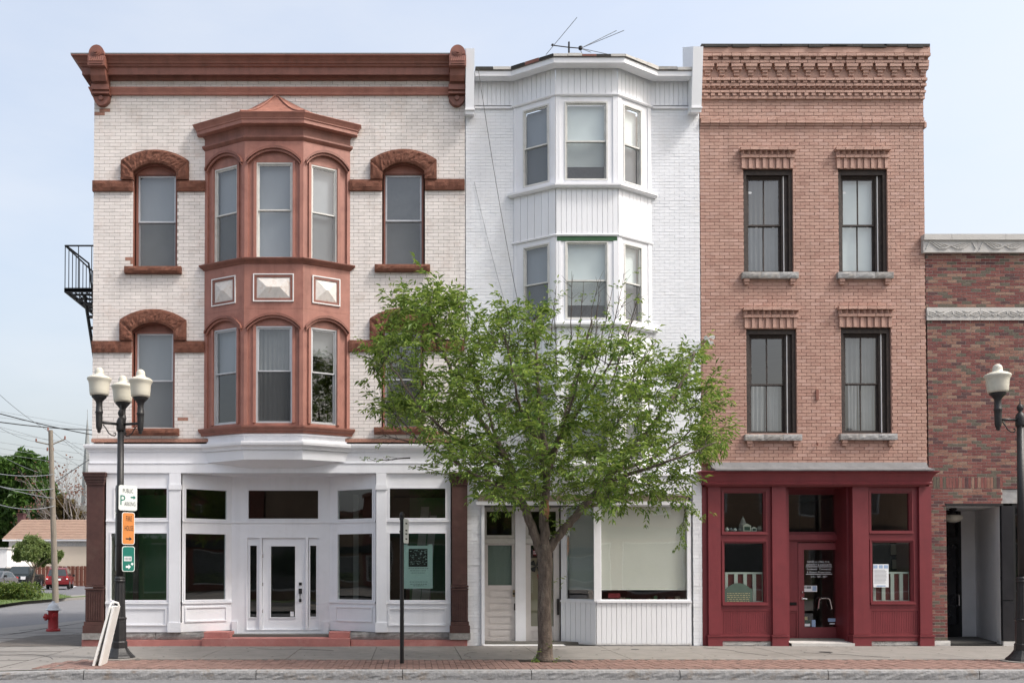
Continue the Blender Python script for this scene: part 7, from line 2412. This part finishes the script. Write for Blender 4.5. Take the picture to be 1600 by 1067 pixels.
    for sg in (-1, 1):
        m = MB(); m.box(rx_ - .035, rx_ + .16, -sg * Wd * .96, -sg * Wd * .74, .78, 1.06); m.build('tail_lamp', 'lamp_red', t, **K)
        if kind == 'suv':
            m = MB(); m.box(rx_ - .045, rx_ - .036, -sg * Wd * .93, -sg * Wd * .78, .80, .90); m.build('reverse_lamp', 'lamp_clear', t, **K)
        hz0, hz1 = (.82, 1.06) if kind == 'pickup' else (.66, .84)
        m = MB(); m.box(fx - .2, fx + .025, -sg * Wd * .97, -sg * Wd * .62, hz0, hz1); m.build('headlight', 'lamp_clear', t, **K)
    m = MB(); gz0, gz1 = (.66, 1.02) if kind == 'pickup' else (.55, .76)
    m.box(fx - .02, fx + .018, -Wd * .58, Wd * .58, gz0, gz1); m.build('grille', 'mat_black', t, **K)
    if kind == 'pickup':
        m = MB(); m.box(fx - .02, fx + .03, -Wd * .60, Wd * .60, .83, .89); m.box(fx + .03, fx + .04, -.12, .12, .81, .91); m.build('grille_bar', 'chrome', t, **K)
        m = MB(); m.box(-Lh + .1, -.8, -Wd * .82, Wd * .82, 1.185, 1.215); m.build('bed_liner', 'mat_black', t, **K)
        m = MB(); m.box(fx + .1, fx + .11, -.2, .2, .42, .54); m.build('number_plate', 'paper', t, **K)
    else:
        m = MB(); m.box(rx_ - .035, rx_ - .02, -.30, .30, .72, .86); m.build('number_plate', 'paper', t, **K)
        m = MB(); m.box(rx_ - .06, rx_ - .02, -.42, .42, .90, .95); m.build('tailgate_trim', 'chrome', t, **K)
    m = MB(); m.box(-Lh + .1, Lh - .2, -Wd * .9, Wd * .9, .22, .42); m.build('underbody', 'mat_black', t, **K)
    return t
def cpos(px, t, z=.06): x, _ = P(px, 900, CAMY + t); return (x, CAMY + t, z)
car('parked_car', cpos(94, 78), R(105), 'car_red', 'red sport utility car parked with its tail to the street', 'car', 'suv')
car('parked_car', cpos(36, 76), R(-83), 'car_black', 'black pickup truck facing forward beside the red car', 'pickup truck', 'pickup')
car('parked_car', cpos(-6, 70), R(-86), 'car_grey', 'silver grey car at the left edge next to the black pickup', 'car', 'sedan')
car('parked_car', cpos(-2, 82), R(-86), 'car_black', 'dark car parked behind the silver grey car', 'car', 'suv')

# ---- utility pole and wires
pp = Vector((*gnd(87, 938, .05), .05)); tp_ = pp.y - CAMY
ptop = Vector((xf(79, 672, pp.y), pp.y, zf(672, pp.y)))
up = thing('utility_pole', tuple(pp), 'leaning grey wooden utility pole on the verge across the side street', 'utility pole')
m = MB(); m.tube([tuple(pp - Vector((0, 0, .1))), tuple(ptop)], [.165, .115], 12); m.build('pole', 'pole_wood', up)
def upt(px, py, dy=0): x, z = P(px, py, pp.y + dy); return (x, pp.y + dy, z)
for (a, b, dy) in (((80, 695), (57, 690), -.15), ((80, 695), (101, 686), .15)):
    m = MB(); m.tube([upt(*a), upt(*b, dy)], .035, 6); m.build('crossarm', 'pole_wood', up)
for (a, dy) in (((56.5, 688), -.15), ((101.5, 684), .15), ((75, 671), -.1), ((74, 702), -.15), ((83, 702), .12)):
    q = upt(*a, dy); m = MB(); m.lathe([(.035, -.08), (.05, -.03), (.03, 0), (.05, .03), (.03, .1)], 8, q); m.build('insulator', 'far_brick', up)
def wire(p, q, dy0, dy1, r, sag, label, mname='wire_grey', grp='utility wires over the side street'):
    if q[0] > 140:                        # carry on behind the corner building
        q, dy1, sag = (p[0] + (q[0] - p[0]) * 2.1, p[1] + (q[1] - p[1]) * 2.1), dy0 + (dy1 - dy0) * 2.1, sag * 1.6
    a, b = upt(*p, dy0), upt(*q, dy1)
    m = MB(); m.tube(sagline(a, b, sag, 16), r, 4)
    return tag(m.build('power_line', mname), label, 'wire', grp)
WL = ['steep thin wire dropping from the upper left edge to the top of the wooden pole', 'thin wire dropping from the left edge to the left crossarm of the wooden pole',
      'thin level wire passing just above the crossarms behind the wooden pole', 'thin wire nearest below the thick crossing cables on their right', 'thin wire passing behind the wooden pole at crossarm height',
      'thin wire crossing behind the wooden pole a little below its crossarms', 'lowest level wire grazing the top of the maple tree', 'thin wire slanting down right from the pole top to the shopfront corner',
      'thin wire slanting down right from the right crossarm of the wooden pole', 'slanting wire ending in the top of the dark maple tree', 'thin wire slanting down right from below the left crossarm',
      'faint wire below the lower thick crossing cable', 'faint wire between the two thick crossing cables']
for (p, q, d0, d1, r, sg_) in (((-30, 588), (78, 674), -8, -.1, .014, .2), ((-30, 648), (57, 690), -6, -.1, .012, .2), ((-30, 658), (152, 701), -3, 6, .010, .15), ((-30, 668), (150, 688), 1, 6, .010, .2),
                               ((-30, 686), (152, 705), 0, 7, .010, .15), ((-30, 695), (152, 716), 0, 7, .010, .15), ((-30, 703), (152, 724), 0, 7, .009, .15), ((82, 674), (150, 722), .1, 14, .012, .15), ((101, 686), (150, 712), .2, 14, .011, .1), ((-30, 693), (60, 738), -8, 0, .011, .1), ((80, 702), (150, 738), .1, 14, .010, .1),
                               ((-30, 648), (150, 672), -6, 6, .008, .0), ((-30, 638), (150, 668), -6, 6, .008, .0)):
    wire(p, q, d0, d1, r, sg_, WL.pop(0))
LOW = ['nearest the tree top', 'thin and level below the topmost one', 'sloping steeply across its middle', 'lowest, just above the brown roof']
for (p, q, sg_) in (((-30, 735), (83, 741), .15), ((-30, 752), (84, 763), .2), ((-30, 750), (84, 778), .1), ((-30, 778), (85, 790), .3)):
    wire(p, q, -10, -.1, .016, sg_, 'pale service cable before the maple, ' + LOW.pop(0), 'wire_grey', 'service cables before the maple')
wire((-30, 638), (150, 666), -2, 8, .028, .35, 'thick black cable dipping across the sky, upper of the crossing pair', 'wire_black', 'thick crossing cables')
wire((-30, 655), (150, 653.5), -2, 8, .028, .45, 'thick black cable rising to the right, lower of the crossing pair', 'wire_black', 'thick crossing cables')
wire((84, 755), (150, 715), 0, 10, .03, -.1, 'black cable climbing from the wooden pole towards the corner building', 'wire_black', 'thick crossing cables')

# ---- church spire far behind
CT = 210.0; CYf = CAMY + CT
ch = thing('church', (xf(136, 800, CYf), CYf, 0), 'distant church with a slim grey spire showing beside the corner building', 'church')
cx_ = xf(136.3, 700, CYf)
m = MB(); m.lathe([(1.35, zf(790, CYf)), (1.02, zf(735, CYf)), (.1, zf(655, CYf))], 8, (cx_, CYf, 0)); m.build('spire', 'spire_grey', ch)
m = MB(); m.tube([(cx_, CYf, zf(657, CYf)), (cx_, CYf, zf(640, CYf))], .06, 5); m.build('finial', 'spire_grey', ch)
m = MB(); m.box(cx_ - 1.5, cx_ + 3.5, -CYf - 2, -CYf + 2, 0, zf(790, CYf)); m.build('tower', 'grey_stone', ch)
m = MB(); m.box(cx_ + 1, cx_ + 16, -CYf - 20, -CYf - 2, 0, 9); m.build('nave', 'grey_stone', ch)
# distant wood closing the view on the far left
random.seed(51)
m = MB()
for k in range(11000):
    x = random.uniform(-170, 30); y = 150 + random.uniform(0, 16); h = 5.5 + 1.8 * math.sin(x * .21) + 1.1 * math.sin(x * .53)
    p = Vector((x, y, random.uniform(.3, max(1, h))))
    leaflet(m, p, rnd_dir(), rnd_dir(), 1.4, 1.1)
m.build('distant_wood', 'leaf_maple', kind='stuff')

# ================================================================== ACROSS THE STREET (seen in the shop windows as reflections)
def across(x0, x1, h, mname, label, shop, rows):
    t = thing('shop_building', ((x0 + x1) / 2, -29, 0), label, 'building')
    fr = Fr((x1, -29), (-1, 0)); w = x1 - x0
    n = max(2, int(w / 2.6)); holes = []
    for r in range(rows):
        for k in range(n):
            c = w * (k + .5) / n; z = 4.6 + r * 3.4
            if z + 1.9 < h - .6: holes.append((c - .5, c + .5, z, z + 1.9))
    gl = [(w * (k + .08) / 3, w * (k + .92) / 3, .5, 3.1) for k in range(3)]
    m = MB(); m.plate(0, w, 0, h, holes + gl, -.3, 0, 0, fr); m.build('wall', mname, t)
    m = MB(); m.box(0, w, -10, -.31, 0, h - .5, 0, fr); m.build('rear_block', 'interior_dark', t)
    m = MB(); m.box(-.1, w + .1, -.3, .35, h, h + .4, 0, fr); m.build('cornice', 'trim_dark', t)
    m = MB(); m.box(.0, w, .001, .25, 3.3, 3.9, 0, fr); m.build('shop_fascia', shop, t)
    for hh in holes + gl:
        m = MB(); m.ring(*hh[:2], -.2, -.05, *hh[2:], .07, 0, fr); wd_ = m.build('window', 'aged_white', t)
        pane_into('pane', hh[0] + .07, hh[1] - .07, hh[2] + .07, hh[3] - .07, -.12, wd_, fr)
across(-34, -19.5, 7.6, 'far_brick_tan', 'tan brick shop across the street reflected in the left windows', 'maroon', 1)
across(-19.4, -8, 8.8, 'far_brick', 'red brick shop across the street reflected in the white shopfront', 'white_paint', 1)
across(-7.9, 3, 6.4, 'far_brick_tan', 'low tan shop across the street behind the camera', 'plaque_green', 1)
across(3.1, 15, 9.2, 'far_brick', 'tall red brick shop across the street reflected in the maroon shopfront', 'interior_dark', 1)
across(15.1, 34, 7.2, 'far_brick_tan', 'wide tan shop across the street reflected at the right edge', 'ink', 1)
random.seed(61)
for (x, y, l) in ((-13, -24.5, 'leafy tree on the opposite pavement reflected in the left shop windows'), (-3, -25.5, 'leafy tree on the opposite pavement reflected in the entrance glass'), (8, -24.5, 'leafy tree on the opposite pavement reflected in the maroon shopfront')):
    bg_tree('opposite_tree', (x, y, 0), 6, [(x + random.uniform(-1.2, 1.2), y + random.uniform(-1.2, 1.2), random.uniform(3.2, 5.6), random.uniform(.9, 1.5)) for k in range(7)], 2600, .25, 'leaf_maple', l, group='trees across the street', trunk_r=.14)
for (x0_, x1_, h_, mm_, l_) in ((-62, -34.1, 8.4, 'far_brick', 'long red brick shop far left across the street'), (-100, -62.1, 7.0, 'far_brick_tan', 'long tan shop farthest left across the street'), (34.1, 60, 8.6, 'far_brick', 'long red brick shop far right across the street'), (60.1, 100, 7.4, 'far_brick_tan', 'long tan shop farthest right across the street')):
    across(x0_, x1_, h_, mm_, l_, 'ink', 1)
